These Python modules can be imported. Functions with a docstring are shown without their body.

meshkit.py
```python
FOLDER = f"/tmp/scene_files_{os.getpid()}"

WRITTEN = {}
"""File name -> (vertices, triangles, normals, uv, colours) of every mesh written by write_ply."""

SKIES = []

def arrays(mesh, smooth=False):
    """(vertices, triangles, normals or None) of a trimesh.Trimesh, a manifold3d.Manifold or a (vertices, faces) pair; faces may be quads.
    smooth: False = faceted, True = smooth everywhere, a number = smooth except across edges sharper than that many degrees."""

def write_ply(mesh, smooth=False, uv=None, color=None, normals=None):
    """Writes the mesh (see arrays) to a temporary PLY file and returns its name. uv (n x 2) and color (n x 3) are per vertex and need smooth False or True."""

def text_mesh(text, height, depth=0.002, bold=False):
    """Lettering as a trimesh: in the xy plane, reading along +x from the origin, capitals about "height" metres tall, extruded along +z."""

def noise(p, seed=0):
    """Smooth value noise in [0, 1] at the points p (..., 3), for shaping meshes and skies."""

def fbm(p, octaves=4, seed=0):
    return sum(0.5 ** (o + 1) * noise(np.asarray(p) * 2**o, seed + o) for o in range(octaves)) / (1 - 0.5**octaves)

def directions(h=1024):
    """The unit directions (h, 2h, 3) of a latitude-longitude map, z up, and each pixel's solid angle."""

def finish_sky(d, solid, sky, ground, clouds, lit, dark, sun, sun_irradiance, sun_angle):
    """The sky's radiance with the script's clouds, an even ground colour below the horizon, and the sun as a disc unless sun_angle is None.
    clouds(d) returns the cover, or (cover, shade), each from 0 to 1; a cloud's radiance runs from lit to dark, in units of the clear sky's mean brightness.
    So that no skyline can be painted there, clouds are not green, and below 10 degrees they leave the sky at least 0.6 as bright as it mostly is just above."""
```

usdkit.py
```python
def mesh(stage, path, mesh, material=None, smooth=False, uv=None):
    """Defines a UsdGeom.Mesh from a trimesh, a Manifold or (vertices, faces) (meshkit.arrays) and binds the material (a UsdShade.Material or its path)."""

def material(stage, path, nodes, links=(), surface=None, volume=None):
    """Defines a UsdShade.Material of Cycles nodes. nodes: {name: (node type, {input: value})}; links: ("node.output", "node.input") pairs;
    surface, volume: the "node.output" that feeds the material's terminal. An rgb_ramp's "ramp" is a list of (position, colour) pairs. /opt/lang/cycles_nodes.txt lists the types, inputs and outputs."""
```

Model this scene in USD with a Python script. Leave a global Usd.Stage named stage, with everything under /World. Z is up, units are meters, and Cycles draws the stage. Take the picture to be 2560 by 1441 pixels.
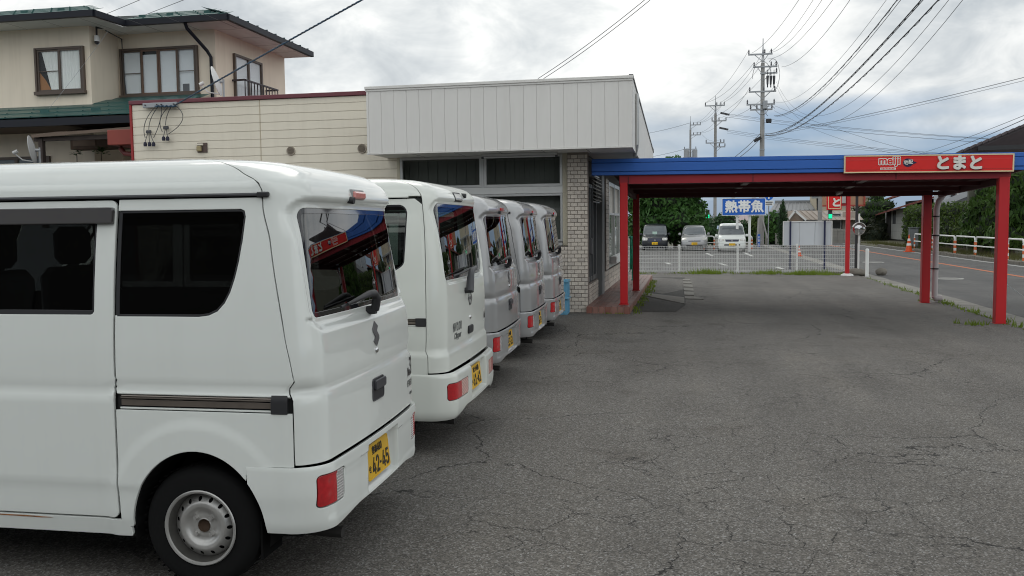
import math, random
import numpy as np
import trimesh, manifold3d, shapely, usdkit, meshkit
from scipy.spatial import Delaunay
from scipy.interpolate import PchipInterpolator
from shapely.geometry import Polygon, LineString, Point, box as sbox
from shapely import affinity
from pxr import Usd, UsdGeom, UsdLux, UsdShade, Sdf, Gf, Vt

stage = Usd.Stage.CreateInMemory()
UsdGeom.SetStageUpAxis(stage, 'Z')
UsdGeom.Xform.Define(stage, '/World')
UsdGeom.Scope.Define(stage, '/World/Looks')
random.seed(7)
RNG = np.random.default_rng(11)
PI = math.pi

# ------------------------------------------------------------------ camera, sky, sun, exposure
CAM_F, CAM_YAW, CAM_PITCH, CAM_ROLL, CAM_H = 2193.2, .1991, .0720, .0111, 1.5624     # focal length in photograph pixels, radians, metres
_f = np.array([-math.sin(CAM_YAW) * math.cos(CAM_PITCH), math.cos(CAM_YAW) * math.cos(CAM_PITCH), -math.sin(CAM_PITCH)])
_r = np.cross(_f, [0, 0, 1.0]); _r /= np.linalg.norm(_r)
_d = np.cross(_f, _r)
_c, _s = math.cos(CAM_ROLL), math.sin(CAM_ROLL)
CAM_M = np.array([_c * _r + _s * _d, -_s * _r + _c * _d, _f])                       # rows: right, down, forward
cam = UsdGeom.Camera.Define(stage, '/World/camera')
cam.CreateHorizontalApertureAttr(36.0)
cam.CreateVerticalApertureAttr(36.0 * 576 / 1024)
cam.CreateFocalLengthAttr(36.0 * CAM_F / 2560)
cam.CreateClippingRangeAttr(Gf.Vec2f(0.05, 5000))
cam.CreateExposureAttr(0.15)
_m = np.eye(4)
_m[0, :3], _m[1, :3], _m[2, :3], _m[3, :3] = CAM_M[0], -CAM_M[1], -CAM_M[2], (0, 0, CAM_H)
cam.AddTransformOp().Set(Gf.Matrix4d(*_m.ravel().tolist()))

SUN_EL, SUN_AZ = math.radians(48), math.radians(-24)         # behind the cloud, ahead and to the left
SUN_DIR = np.array([math.sin(SUN_AZ) * math.cos(SUN_EL), math.cos(SUN_AZ) * math.cos(SUN_EL), math.sin(SUN_EL)])
SKY_STRENGTH = 0.1
dome = UsdLux.DomeLight.Define(stage, '/World/sky')
dome.CreateIntensityAttr(1.0)
GLOW = np.array([-0.29, 0.93, 0.235]); GLOW /= np.linalg.norm(GLOW)
sky_mat = usdkit.material(stage, '/World/Looks/sky', {
    'tc': ('texture_coordinate', {}),
    'sky': ('sky_texture', {'sky_type': 'single_scattering', 'sun_disc': False, 'sun_elevation': SUN_EL, 'sun_rotation': SUN_AZ}),
    'sep': ('separate_xyz', {}),
    'zz': ('math', {'math_type': 'maximum', 'value2': 0.0}),
    'pv': ('vector_math', {'math_type': 'multiply', 'vector2': (2.3, 2.3, 4.4)}),
    'n1': ('noise_texture', {'scale': 1.55, 'detail': 8.0, 'roughness': 0.56, 'distortion': 0.5}),
    'n2': ('noise_texture', {'scale': 4.2, 'detail': 7.0, 'roughness': 0.6, 'distortion': 0.6}),
    'off': ('vector_math', {'math_type': 'add', 'vector2': (4.3, 7.1, 2.0)}),
    'nm': ('mix_float', {'fac': 0.32}),
    'cl': ('rgb_ramp', {'ramp': [(0.32, (3.4, 3.85, 4.3)), (0.42, (4.9, 5.35, 5.7)), (0.49, (6.3, 6.65, 6.85)), (0.55, (8.0, 8.2, 8.2)), (0.64, (10.2, 10.2, 10.0))]}),
    # the thin bright part of the cloud round the hidden sun
    'gd': ('vector_math', {'math_type': 'dot_product', 'vector2': tuple(GLOW)}),
    'gp': ('map_range', {'from_min': 0.94, 'from_max': 1.0, 'to_min': 0.0, 'to_max': 1.0, 'clamp': True}),
    'gm': ('math', {'math_type': 'multiply'}),
    'glow': ('mix', {'mix_type': 'add', 'color2': (3.6, 3.4, 3.0), 'fac': 1.0}),
    # clear sky shows low down where the cloud sheet ends
    'blue': ('mix', {'mix_type': 'mix', 'fac': 0.8, 'color2': (1.7, 2.9, 4.7)}),
    'n3': ('noise_texture', {'scale': 0.9, 'detail': 3.0, 'roughness': 0.5}),
    'sv': ('vector_math', {'math_type': 'multiply', 'vector2': (3.0, 3.0, 16.0)}),
    'n4': ('math', {'math_type': 'multiply_add', 'value2': 0.32, 'value3': -0.10}),
    'gap': ('map_range', {'from_min': 0.055, 'from_max': -0.02, 'to_min': 0.0, 'to_max': 1.0, 'clamp': True}),
    'zd': ('math', {'math_type': 'subtract'}),
    'hd': ('vector_math', {'math_type': 'dot_product', 'vector2': (0.2276, 0.9701, 0.0841)}), 'hm': ('map_range', {'from_min': 0.975, 'from_max': 0.998, 'to_min': 0.0, 'to_max': 0.034, 'clamp': True}), 'ha': ('math', {'math_type': 'add'}),
    'mixs': ('mix', {'mix_type': 'mix'}),
    'bg': ('background_shader', {'strength': SKY_STRENGTH}),
}, [('tc.generated', 'sep.vector'), ('sep.z', 'zz.value1'), ('tc.generated', 'pv.vector1'),
    ('pv.vector', 'n1.vector'), ('pv.vector', 'off.vector1'), ('off.vector', 'n2.vector'), ('n1.fac', 'nm.a'), ('n2.fac', 'nm.b'), ('nm.result', 'cl.fac'),
    ('tc.generated', 'gd.vector1'), ('gd.value', 'gp.value'), ('gp.result', 'gm.value1'), ('nm.result', 'gm.value2'), ('gm.value', 'glow.fac'), ('cl.color', 'glow.color1'),
    ('sky.color', 'blue.color1'), ('tc.generated', 'sv.vector1'), ('sv.vector', 'n3.vector'), ('n3.fac', 'n4.value1'),
    ('zz.value', 'zd.value1'), ('ha.value', 'zd.value2'), ('tc.generated', 'hd.vector1'), ('hd.value', 'hm.value'), ('n4.value', 'ha.value1'), ('hm.result', 'ha.value2'), ('zd.value', 'gap.value'),
    ('gap.result', 'mixs.fac'), ('glow.color', 'mixs.color1'), ('blue.color', 'mixs.color2'), ('mixs.color', 'bg.color')], surface='bg.background')
UsdShade.MaterialBindingAPI.Apply(dome.GetPrim()).Bind(sky_mat)
dome.GetPrim().SetCustomDataByKey('kind', 'structure')
dome.GetPrim().SetCustomDataByKey('label', 'cloudy grey and white sky with a blue gap low down')
sun = UsdLux.DistantLight.Define(stage, '/World/sun')
sun.CreateIntensityAttr(0.13)
sun.CreateAngleAttr(30.0)
sun.CreateColorAttr(Gf.Vec3f(1.0, 0.95, 0.88))
sun.GetPrim().CreateAttribute('inputs:normalize', Sdf.ValueTypeNames.Bool).Set(True)
_z = SUN_DIR; _x = np.cross([0, 0, 1.0], _z); _x /= np.linalg.norm(_x); _y = np.cross(_z, _x)
_m = np.eye(4); _m[0, :3], _m[1, :3], _m[2, :3] = _x, _y, _z
sun.AddTransformOp().Set(Gf.Matrix4d(*_m.ravel().tolist()))

# ------------------------------------------------------------------ placing: real points on planes of the place
def ray(px, py):
    return CAM_M.T @ np.array([(px - 1280) / CAM_F, (py - 720.5) / CAM_F, 1.0])
def onZ(px, py, z=0.0):
    d = ray(px, py); return d * ((z - CAM_H) / d[2]) + [0, 0, CAM_H]
def onY(px, py, Y):
    d = ray(px, py); return d * (Y / d[1]) + [0, 0, CAM_H]
def onX(px, py, X):
    d = ray(px, py); return d * (X / d[0]) + [0, 0, CAM_H]

# ------------------------------------------------------------------ prims
USED = {}
def numbered(parent, name):
    k = (parent, name); n = USED.get(k, -1) + 1; USED[k] = n
    return f'{parent}/{name}' if n == 0 else f'{parent}/{name}_{n:03d}'
def tag(path, label=None, cat=None, group=None, kind=None):
    p = stage.GetPrimAtPath(path)
    for k, v in (('label', label), ('category', cat), ('group', group), ('kind', kind)):
        if v: p.SetCustomDataByKey(k, v)
    return path
def place(path, loc, rz=0.0, rx=0.0, ry=0.0):
    x = UsdGeom.Xformable(stage.GetPrimAtPath(path)); x.ClearXformOpOrder()
    x.AddTranslateOp().Set(Gf.Vec3d(*map(float, loc)))
    if rz: x.AddRotateZOp().Set(math.degrees(rz))
    if ry: x.AddRotateYOp().Set(math.degrees(ry))
    if rx: x.AddRotateXOp().Set(math.degrees(rx))
def thing(name, label, cat, loc=(0, 0, 0), rz=0.0, group=None, kind=None):
    p = numbered('/World', name); UsdGeom.Xform.Define(stage, p)
    if tuple(loc) != (0, 0, 0) or rz: place(p, loc, rz)
    return tag(p, label, cat, group, kind)
def part(parent, name, mesh, mat=None, smooth=False, label=None, kind=None, normals=None):
    if hasattr(mesh, 'arrays'): mesh = mesh.arrays()
    p = numbered(parent, name)
    m = usdkit.mesh(stage, p, mesh, mat, smooth)
    if normals is not None:
        m.CreateNormalsAttr(Vt.Vec3fArray.FromNumpy(np.asarray(normals, np.float32))); m.SetNormalsInterpolation('vertex')
    return tag(p, label, None, None, kind)
def single(name, mesh, mat, label, cat, group=None, kind=None, smooth=False):
    return tag(part('/World', name, mesh, mat, smooth), label, cat, group, kind)
def copy_of(src, label, loc, rz=0.0, group=None, cat=None):
    s = stage.GetPrimAtPath(src); base = src.rsplit('/', 1)[1]
    p = numbered('/World', base); x = UsdGeom.Xform.Define(stage, p).GetPrim()
    x.GetReferences().AddInternalReference(Sdf.Path(src)); x.SetInstanceable(True)
    place(p, loc, rz)
    return tag(p, label, cat or s.GetCustomDataByKey('category'), group or s.GetCustomDataByKey('group'))

# ------------------------------------------------------------------ mesh collecting
class MB:
    def __init__(self): self.v, self.f, self.n = [], [], 0
    def add(self, v, f):
        v = np.asarray(v, float).reshape(-1, 3); f = np.asarray(f, int)
        if f.shape[1] == 4: f = np.vstack([f[:, [0, 1, 2]], f[:, [0, 2, 3]]])
        self.v.append(v); self.f.append(f + self.n); self.n += len(v); return self
    def arrays(self): return np.vstack(self.v), np.vstack(self.f)
    def box(self, x0, y0, z0, x1, y1, z1, bev=0.0):
        lo = np.minimum([x0, y0, z0], [x1, y1, z1]); hi = np.maximum([x0, y0, z0], [x1, y1, z1])
        if bev <= 0:
            v = np.array([[a, b, c] for c in (lo[2], hi[2]) for a, b in ((lo[0], lo[1]), (hi[0], lo[1]), (hi[0], hi[1]), (lo[0], hi[1]))])
            return self.add(v, [[3, 2, 1, 0], [4, 5, 6, 7], [0, 1, 5, 4], [1, 2, 6, 5], [2, 3, 7, 6], [3, 0, 4, 7]])
        b = min(bev, *((hi - lo) * .49))
        pts = []
        for s in np.ndindex(2, 2, 2):
            c = np.where(s, hi, lo)
            for k in range(3):
                o = np.where(s, -b, b).astype(float); o[k] = 0; pts.append(c + o)
        h = trimesh.convex.convex_hull(np.array(pts)); return self.add(h.vertices, h.faces)
    def obox(self, c, ax, ay, az, h):
        ax, ay, az = (np.asarray(a, float) / np.linalg.norm(a) for a in (ax, ay, az)); c = np.asarray(c, float)
        v = np.array([c + sx * h[0] * ax + sy * h[1] * ay + sz * h[2] * az for sz in (-1, 1) for sx, sy in ((-1, -1), (1, -1), (1, 1), (-1, 1))])
        return self.add(v, [[3, 2, 1, 0], [4, 5, 6, 7], [0, 1, 5, 4], [1, 2, 6, 5], [2, 3, 7, 6], [3, 0, 4, 7]])
    def bar(self, p0, p1, w, h=None, up=(0, 0, 1)):
        p0, p1 = np.asarray(p0, float), np.asarray(p1, float); d = p1 - p0; L = np.linalg.norm(d); d /= L
        u = np.asarray(up, float)
        if abs(d @ u) > .98: u = np.array([1.0, 0, 0])
        a = np.cross(d, u); a /= np.linalg.norm(a); b = np.cross(a, d)
        return self.obox((p0 + p1) / 2, d, a, b, (L / 2, w / 2, (h or w) / 2))
    def tube(self, pts, r, n=8, cap=True):
        p = np.asarray(pts, float); t = np.gradient(p, axis=0); t /= np.linalg.norm(t, axis=1, keepdims=True) + 1e-12
        ref = np.array([0, 0, 1.0]) if np.abs(t[:, 2]).mean() < .8 else np.array([1.0, 0, 0])
        a = np.cross(t, ref); a /= np.linalg.norm(a, axis=1, keepdims=True) + 1e-12; b = np.cross(t, a)
        th = np.arange(n) * 2 * PI / n; r = np.broadcast_to(np.asarray(r, float), (len(p),))
        v = p[:, None] + r[:, None, None] * (np.cos(th)[None, :, None] * a[:, None] + np.sin(th)[None, :, None] * b[:, None])
        i, j = np.meshgrid(np.arange(len(p) - 1), np.arange(n), indexing='ij')
        q = np.stack([i * n + j, (i + 1) * n + j, (i + 1) * n + (j + 1) % n, i * n + (j + 1) % n], -1).reshape(-1, 4)
        v = v.reshape(-1, 3); self.add(v, q)
        if cap:
            for k, e in ((0, p[0]), (len(p) - 1, p[-1])):
                ring = v[k * n:(k + 1) * n]; vv = np.vstack([ring, e]); f = [[m, (m + 1) % n, n] for m in range(n)]
                self.add(vv, f if k == 0 else [x[::-1] for x in f])
        return self
    def cyl(self, p0, p1, r0, r1=None, n=12): return self.tube([p0, p1], [r0, r0 if r1 is None else r1], n)
    def lathe(self, prof, n=24, c=(0, 0, 0), axis='z'):
        prof = np.asarray(prof, float); th = np.arange(n) * 2 * PI / n
        v = np.stack([prof[:, 0, None] * np.cos(th), prof[:, 0, None] * np.sin(th), np.broadcast_to(prof[:, 1, None], (len(prof), n))], -1)
        if axis == 'y': v = np.stack([v[..., 0], v[..., 2], -v[..., 1]], -1)
        if axis == 'x': v = np.stack([v[..., 2], v[..., 0], v[..., 1]], -1)
        i, j = np.meshgrid(np.arange(len(prof) - 1), np.arange(n), indexing='ij')
        q = np.stack([i * n + j, i * n + (j + 1) % n, (i + 1) * n + (j + 1) % n, (i + 1) * n + j], -1).reshape(-1, 4)
        return self.add(v.reshape(-1, 3) + np.asarray(c, float), q)
    def quad(self, a, b, c, d): return self.add([a, b, c, d], [[0, 1, 2, 3]])
    def prism(self, poly, fn, d0, d1):
        """A shapely polygon, its (u, v) sent by fn(u, v, w) to space, from w = d0 to w = d1."""
        for g in getattr(poly, 'geoms', [poly]):
            v, f = tri2d(g)
            self.add([fn(a, b, d1) for a, b in v], f)
            self.add([fn(a, b, d0) for a, b in v], np.asarray(f)[:, ::-1])
            for r in [g.exterior, *g.interiors]:
                c = np.array(r.coords)[:-1]; n = len(c)
                vv = [fn(a, b, d0) for a, b in c] + [fn(a, b, d1) for a, b in c]
                self.add(vv, [[k, (k + 1) % n, n + (k + 1) % n, n + k] for k in range(n)])
        return self

def tri2d(g):
    g = shapely.geometry.polygon.orient(g)
    rings = [np.array(r.coords)[:-1] for r in [g.exterior, *g.interiors]]
    f = manifold3d.triangulate([r.astype(np.float64) for r in rings], 1e-9)
    return np.vstack(rings), np.asarray(f)

GLYPHS = {'熱':[[[3,89,4,99,18,107,9,109,5,115,6,131,17,135,13,140,13,157,16,160,41,161,44,173,66,174,70,169,71,161,95,161,99,158,101,146,117,146,119,148,120,172,123,175,143,175,147,170,147,146,175,146,178,143,179,82,188,80,200,68,199,49,195,34,189,27,176,24,196,-5,197,-15,180,-23,172,-23,169,-20,159,-2,144,17,144,23,147,27,163,33,158,41,155,55,146,55,136,63,127,46,114,29,126,29,130,26,142,-7,140,-17,117,-21,114,-18,103,21,98,23,89,33,53,29,56,22,55,17,47,1,29,-22,20,-23,6,-17,3,-8,18,8,26,25,7,26,3,46,8,52,40,54,42,60,12,62,10,81],[144,94,151,90,150,119,145,118],[107,119,107,116,117,114,116,119],[99,62,103,60,110,75,112,82,108,86,105,86,101,81,101,65],[70,59,81,58,82,60,71,61],[79,86,70,91,70,86],[55,109,55,101,59,101,59,109],[37,88,41,86,42,89,39,90]],[[66,-19,62,23,69,27,83,28,89,24,94,-3,94,-15,91,-19,74,-22]]],'帯':[[[3,132,4,151,8,154,35,154,36,169,40,174,62,173,65,154,84,154,85,170,88,174,109,175,114,170,115,154,135,154,138,173,160,174,165,168,166,154,193,154,197,150,197,131,194,128,165,126,164,97,187,97,192,91,192,49,188,43,172,42,172,11,168,-1,155,-8,126,-9,122,-6,115,10,114,-19,112,-22,108,-24,88,-23,85,-19,85,36,61,37,59,-6,55,-9,34,-8,31,-4,31,42,13,43,9,47,9,93,13,97,37,97,36,126,8,127],[114,64,162,63,163,70,115,71],[114,13,116,12,121,18,143,18,143,36,114,37],[114,122,135,121,136,126,115,127],[37,64,84,63,85,70,38,71],[65,122,84,121,85,126,65,127]]],'魚':[[[1,-6,18,10,29,31,26,35,26,90,15,91,2,105,2,111,36,139,63,176,85,173,89,170,91,163,127,163,137,157,142,150,133,130,171,130,176,126,176,34,173,30,199,-5,200,-12,197,-16,180,-24,175,-23,160,1,143,20,141,30,130,29,145,-10,139,-18,120,-21,116,-17,102,23,102,30,90,29,96,-9,95,-16,92,-19,70,-21,67,-18,62,30,57,29,57,22,47,2,26,-23,19,-24,3,-15],[114,58,146,57,147,66,115,67],[115,103,115,93,147,94,146,103],[71,136,69,130,95,130,98,135],[55,58,84,57,85,66,56,67],[56,103,56,93,85,94,84,103]]],'と':[[[35,30,36,47,42,62,49,72,68,89,42,144,41,152,43,154,60,161,66,159,79,126,91,104,138,129,152,139,159,136,168,121,167,116,83,70,65,50,62,33,65,26,72,21,94,15,132,16,170,22,173,19,172,-5,125,-11,92,-11,69,-7,55,-1,44,8,38,18]]],'ま':[[[31,18,35,36,47,48,66,55,94,57,93,72,40,74,32,78,32,97,35,100,72,96,93,97,92,114,35,118,33,121,34,141,92,138,93,162,96,164,117,164,119,162,119,139,162,144,172,142,172,122,170,120,118,114,119,97,167,102,174,99,174,80,172,77,119,71,120,50,148,39,178,17,178,12,167,-4,162,-5,144,11,122,22,119,5,107,-9,89,-15,64,-14,42,-5,34,5],[56,19,61,12,67,10,88,10,95,18,95,31,75,33,66,31,57,25]]],'宅':[[[7,37,6,56,10,58,78,66,77,86,31,80,23,100,12,101,11,149,13,152,85,152,80,168,89,173,103,175,117,152,187,152,189,150,190,105,187,100,165,101,164,127,147,128,146,125,159,112,156,106,104,91,105,68,185,78,191,75,193,65,193,56,191,54,104,43,104,8,107,6,160,6,165,11,167,34,169,36,173,37,191,29,189,2,186,-6,179,-14,162,-19,108,-19,91,-16,83,-10,79,-2,78,41,11,33],[36,106,44,105,89,113,121,121,134,127,37,128]]],'配':[[[6,146,6,161,9,165,104,165,106,163,189,164,191,161,191,66,188,63,170,63,167,65,165,77,132,77,131,7,133,5,170,5,174,16,175,37,182,39,197,32,199,28,197,7,192,-9,185,-16,177,-19,125,-19,116,-16,110,-10,106,7,106,97,109,101,166,101,167,139,109,140,105,144,79,141,80,129,98,129,101,127,101,-16,98,-18,82,-18,79,-15,78,-7,35,-7,32,-20,13,-20,11,-16,11,125,14,129,34,129,35,141,9,142],[35,27,35,15,79,16,78,27],[37,50,38,48,78,48,79,55,65,57,59,61,56,82,48,62],[76,106,75,76,78,75,79,105],[34,87,37,87,36,106,34,105]]],'豊':[[[9,-13,10,2,60,3,52,20,35,21,36,63,165,63,166,21,148,20,140,3,192,1,191,-14],[53,36,146,35,147,47,54,48],[74,20,82,2,119,2,128,19]],[[12,84,188,85,189,70,12,70]],[[29,91,29,156,69,156,71,171,86,171,88,156,111,156,113,171,129,171,131,156,172,156,173,92],[130,107,154,106,155,115,153,117,131,117],[130,132,154,131,155,140,131,141],[87,107,111,106,112,116,88,117],[87,132,111,131,112,140,88,141],[46,132,69,131,70,140,47,141],[47,116,47,106,70,107,68,117]]],'橋':[[[4,34,20,65,33,106,32,109,9,109,8,125,9,127,35,128,35,170,46,171,53,169,54,127,72,127,74,137,111,138,112,146,80,145,77,159,133,162,170,168,180,157,178,153,134,147,130,138,191,137,191,121,163,120,174,107,196,94,196,91,186,79,167,90,165,71,98,71,97,90,82,80,77,79,67,89,67,92,87,105,97,115,98,121,76,121,74,109,54,109,53,96,74,65,188,66,188,-8,184,-14,171,-18,152,-18,147,-5,147,1,120,1,118,-8,104,-7,105,43,159,43,160,3,154,-1,170,-1,169,50,93,50,93,-18,75,-17,74,54,65,47,57,64,53,65,52,-18,35,-17,35,56,32,55,28,43,15,20,12,20],[115,86,147,85,148,97,116,98],[118,114,119,112,146,113,141,121,123,121],[119,16,143,15,144,28,120,29]]],'せ':[[[7,101,50,105,50,150,71,149,71,107,129,113,129,156,149,157,149,115,185,117,186,97,148,96,145,52,139,44,134,42,100,45,101,63,116,60,127,62,129,94,71,89,70,30,75,18,87,14,130,14,164,18,164,-2,124,-6,89,-6,66,-1,56,8,52,19,50,85,9,82]]],'ら':[[[34,46,44,124,50,125,64,123,65,121,58,72,76,82,97,89,109,91,138,89,155,81,167,68,172,55,172,37,169,26,160,12,137,-3,106,-10,64,-10,58,5,59,11,75,9,107,10,126,15,141,23,151,40,150,56,144,65,135,70,124,73,110,73,94,70,75,62,63,53,52,36,35,39]],[[61,141,65,159,70,159,105,150,145,144,146,138,143,126,140,124,65,139]]],'わ':[[[9,31,43,75,53,91,54,96,53,107,16,103,14,123,56,127,56,161,77,161,79,159,75,130,82,121,72,105,73,101,94,113,111,119,131,122,144,121,155,118,169,110,181,96,187,81,187,55,178,32,164,17,155,11,128,0,112,-3,104,16,128,21,150,32,163,48,167,60,168,70,164,84,156,95,141,102,124,103,107,99,81,85,70,75,71,-10,50,-9,50,52,23,14,19,14]]],'富':[[[14,153,87,154,83,168,97,172,104,170,113,154,186,154,186,112,168,112,166,137,34,137,33,113,15,112]],[[28,58,173,58,174,-17,157,-18,154,-12,47,-12,45,-19,29,-19],[108,5,154,4,155,15,109,16],[108,32,110,30,154,30,155,41,109,42],[46,5,89,4,90,15,47,16],[46,31,88,30,90,41,47,42]],[[41,114,41,129,159,129,160,127,159,114]],[[41,106,158,107,158,66,42,65],[60,92,60,80,140,81,139,92]]],'士':[[[9,106,89,107,90,169,109,170,110,107,192,106,191,88,110,88,110,13,180,12,181,-6,21,-7,21,12,90,13,90,87,9,88]]],'山':[[[20,128,39,128,39,17,89,16,90,167,109,168,110,17,160,16,161,128,179,129,181,127,181,-16,179,-18,162,-18,160,-3,20,-3]]],'自':[[[31,143,81,143,90,171,110,168,103,143,172,143,173,-16,171,-18,153,-17,152,-7,51,-7,50,-18,31,-18],[50,56,152,55,153,79,51,80],[51,37,51,11,153,12,152,37],[51,125,51,98,153,99,153,123,151,125]]],'転':[[[6,33,44,35,43,46,14,46,14,120,43,120,44,131,10,132,9,148,43,149,45,170,62,169,63,149,97,149,98,147,97,132,62,131,63,120,93,120,93,47,63,46,63,34,97,34,99,18,106,27,127,78,96,79,97,97,193,97,194,95,193,79,149,79,133,38,120,14,121,12,164,15,164,20,152,48,168,54,184,21,195,-9,194,-13,182,-18,177,-17,171,-1,96,-11,91,7,99,15,98,17,63,17,62,-17,45,-18,44,17,6,17],[61,62,77,61,77,76,61,76],[61,92,77,91,77,105,61,105],[30,62,45,61,45,76,30,76],[30,92,45,91,45,105,30,105]],[[104,153,186,154,186,136,105,136]]],'車':[[[9,28,90,30,89,41,30,41,30,123,89,124,90,133,16,134,15,152,89,152,90,170,109,170,110,152,185,152,184,134,109,133,110,124,171,123,171,42,110,41,109,30,191,29,191,11,110,11,109,-18,91,-19,89,11,9,11],[109,59,151,58,152,73,110,74],[109,91,151,90,152,106,110,107],[48,59,89,58,90,73,49,74],[48,91,89,90,90,106,49,107]]],'歩':[[[26,-2,79,7,100,15,114,23,129,37,141,58,155,55,134,76,135,79,146,86,152,85,160,78,179,59,191,43,189,39,175,31,165,46,159,50,149,31,129,10,107,-3,85,-11,34,-20]],[[9,90,10,107,39,108,40,155,58,154,58,107,91,107,91,170,110,170,111,147,172,146,171,129,111,129,111,107,191,106,191,89,110,89,109,35,104,29,94,26,67,26,61,41,62,43,91,45,90,89]],[[11,44,35,64,51,86,70,80,51,53,29,32,25,31,11,41]]],'行':[[[76,86,77,103,193,102,193,85,163,84,163,-2,158,-13,148,-17,113,-18,107,-3,108,1,136,0,144,3,144,84]],[[85,158,187,158,187,140,86,140]],[[3,66,32,90,60,127,78,121,55,88,54,-19,36,-18,36,65,20,52,14,50,3,63]],[[5,126,28,143,53,171,70,164,59,148,18,111,14,111]]],'者':[[[5,48,5,52,39,65,78,86,9,89,10,106,78,107,78,128,27,128,27,145,77,145,78,170,97,169,98,145,146,145,148,142,167,164,182,156,182,153,170,138,140,107,190,106,190,88,114,88,92,72,166,71,167,-16,165,-18,148,-18,146,-12,71,-12,68,-19,53,-19,51,-18,51,49,17,35],[70,6,146,5,147,21,71,22],[71,54,71,38,147,39,146,54],[98,128,98,106,108,106,132,127]]],'専':[[[9,29,9,46,128,47,127,58,29,58,28,127,89,128,90,136,15,137,13,139,14,154,89,154,91,170,108,170,110,154,187,154,186,137,109,136,110,128,173,127,173,59,147,58,146,47,192,45,191,29,146,29,146,-8,141,-15,125,-19,100,-19,94,-5,95,-2,128,-1,127,29,59,29,60,25,86,3,85,-1,71,-10,55,8,39,20,45,29],[109,74,153,73,154,85,110,86],[109,101,153,100,154,112,110,113],[46,101,89,100,90,112,47,113],[47,85,47,73,90,74,89,86]]],'用':[[[4,-7,19,16,27,47,29,156,179,156,179,-4,175,-12,162,-17,129,-17,124,-3,125,1,160,1,160,43,111,43,110,-17,92,-17,91,-15,90,43,46,43,37,9,21,-18,16,-19],[111,62,159,61,161,90,112,91],[111,110,159,109,161,137,112,138],[47,62,90,61,91,90,48,91],[48,110,90,109,91,137,48,138]]]}
def glyph(ch, h):
    """A character as a shapely shape about h high, its foot at y = 0."""
    s = h / 176.0
    ps = [Polygon(np.array(q[0]).reshape(-1, 2), [np.array(x).reshape(-1, 2) for x in q[1:]]) for q in GLYPHS[ch]]
    g = shapely.union_all([p.buffer(0) for p in ps])
    return affinity.scale(affinity.translate(g, 0, 16), s, s, origin=(0, 0))
def latin(text, h, bold=False):
    m = meshkit.text_mesh(text, h, .002, bold); f = m.faces[m.face_normals[:, 2] > .5]
    return shapely.union_all([Polygon(m.vertices[t][:, :2]).buffer(1e-6) for t in f]).simplify(h * .004)
def rrect(x0, y0, x1, y1, r, q=6):
    return sbox(x0 + r, y0 + r, x1 - r, y1 - r).buffer(r, quad_segs=q)
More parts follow.
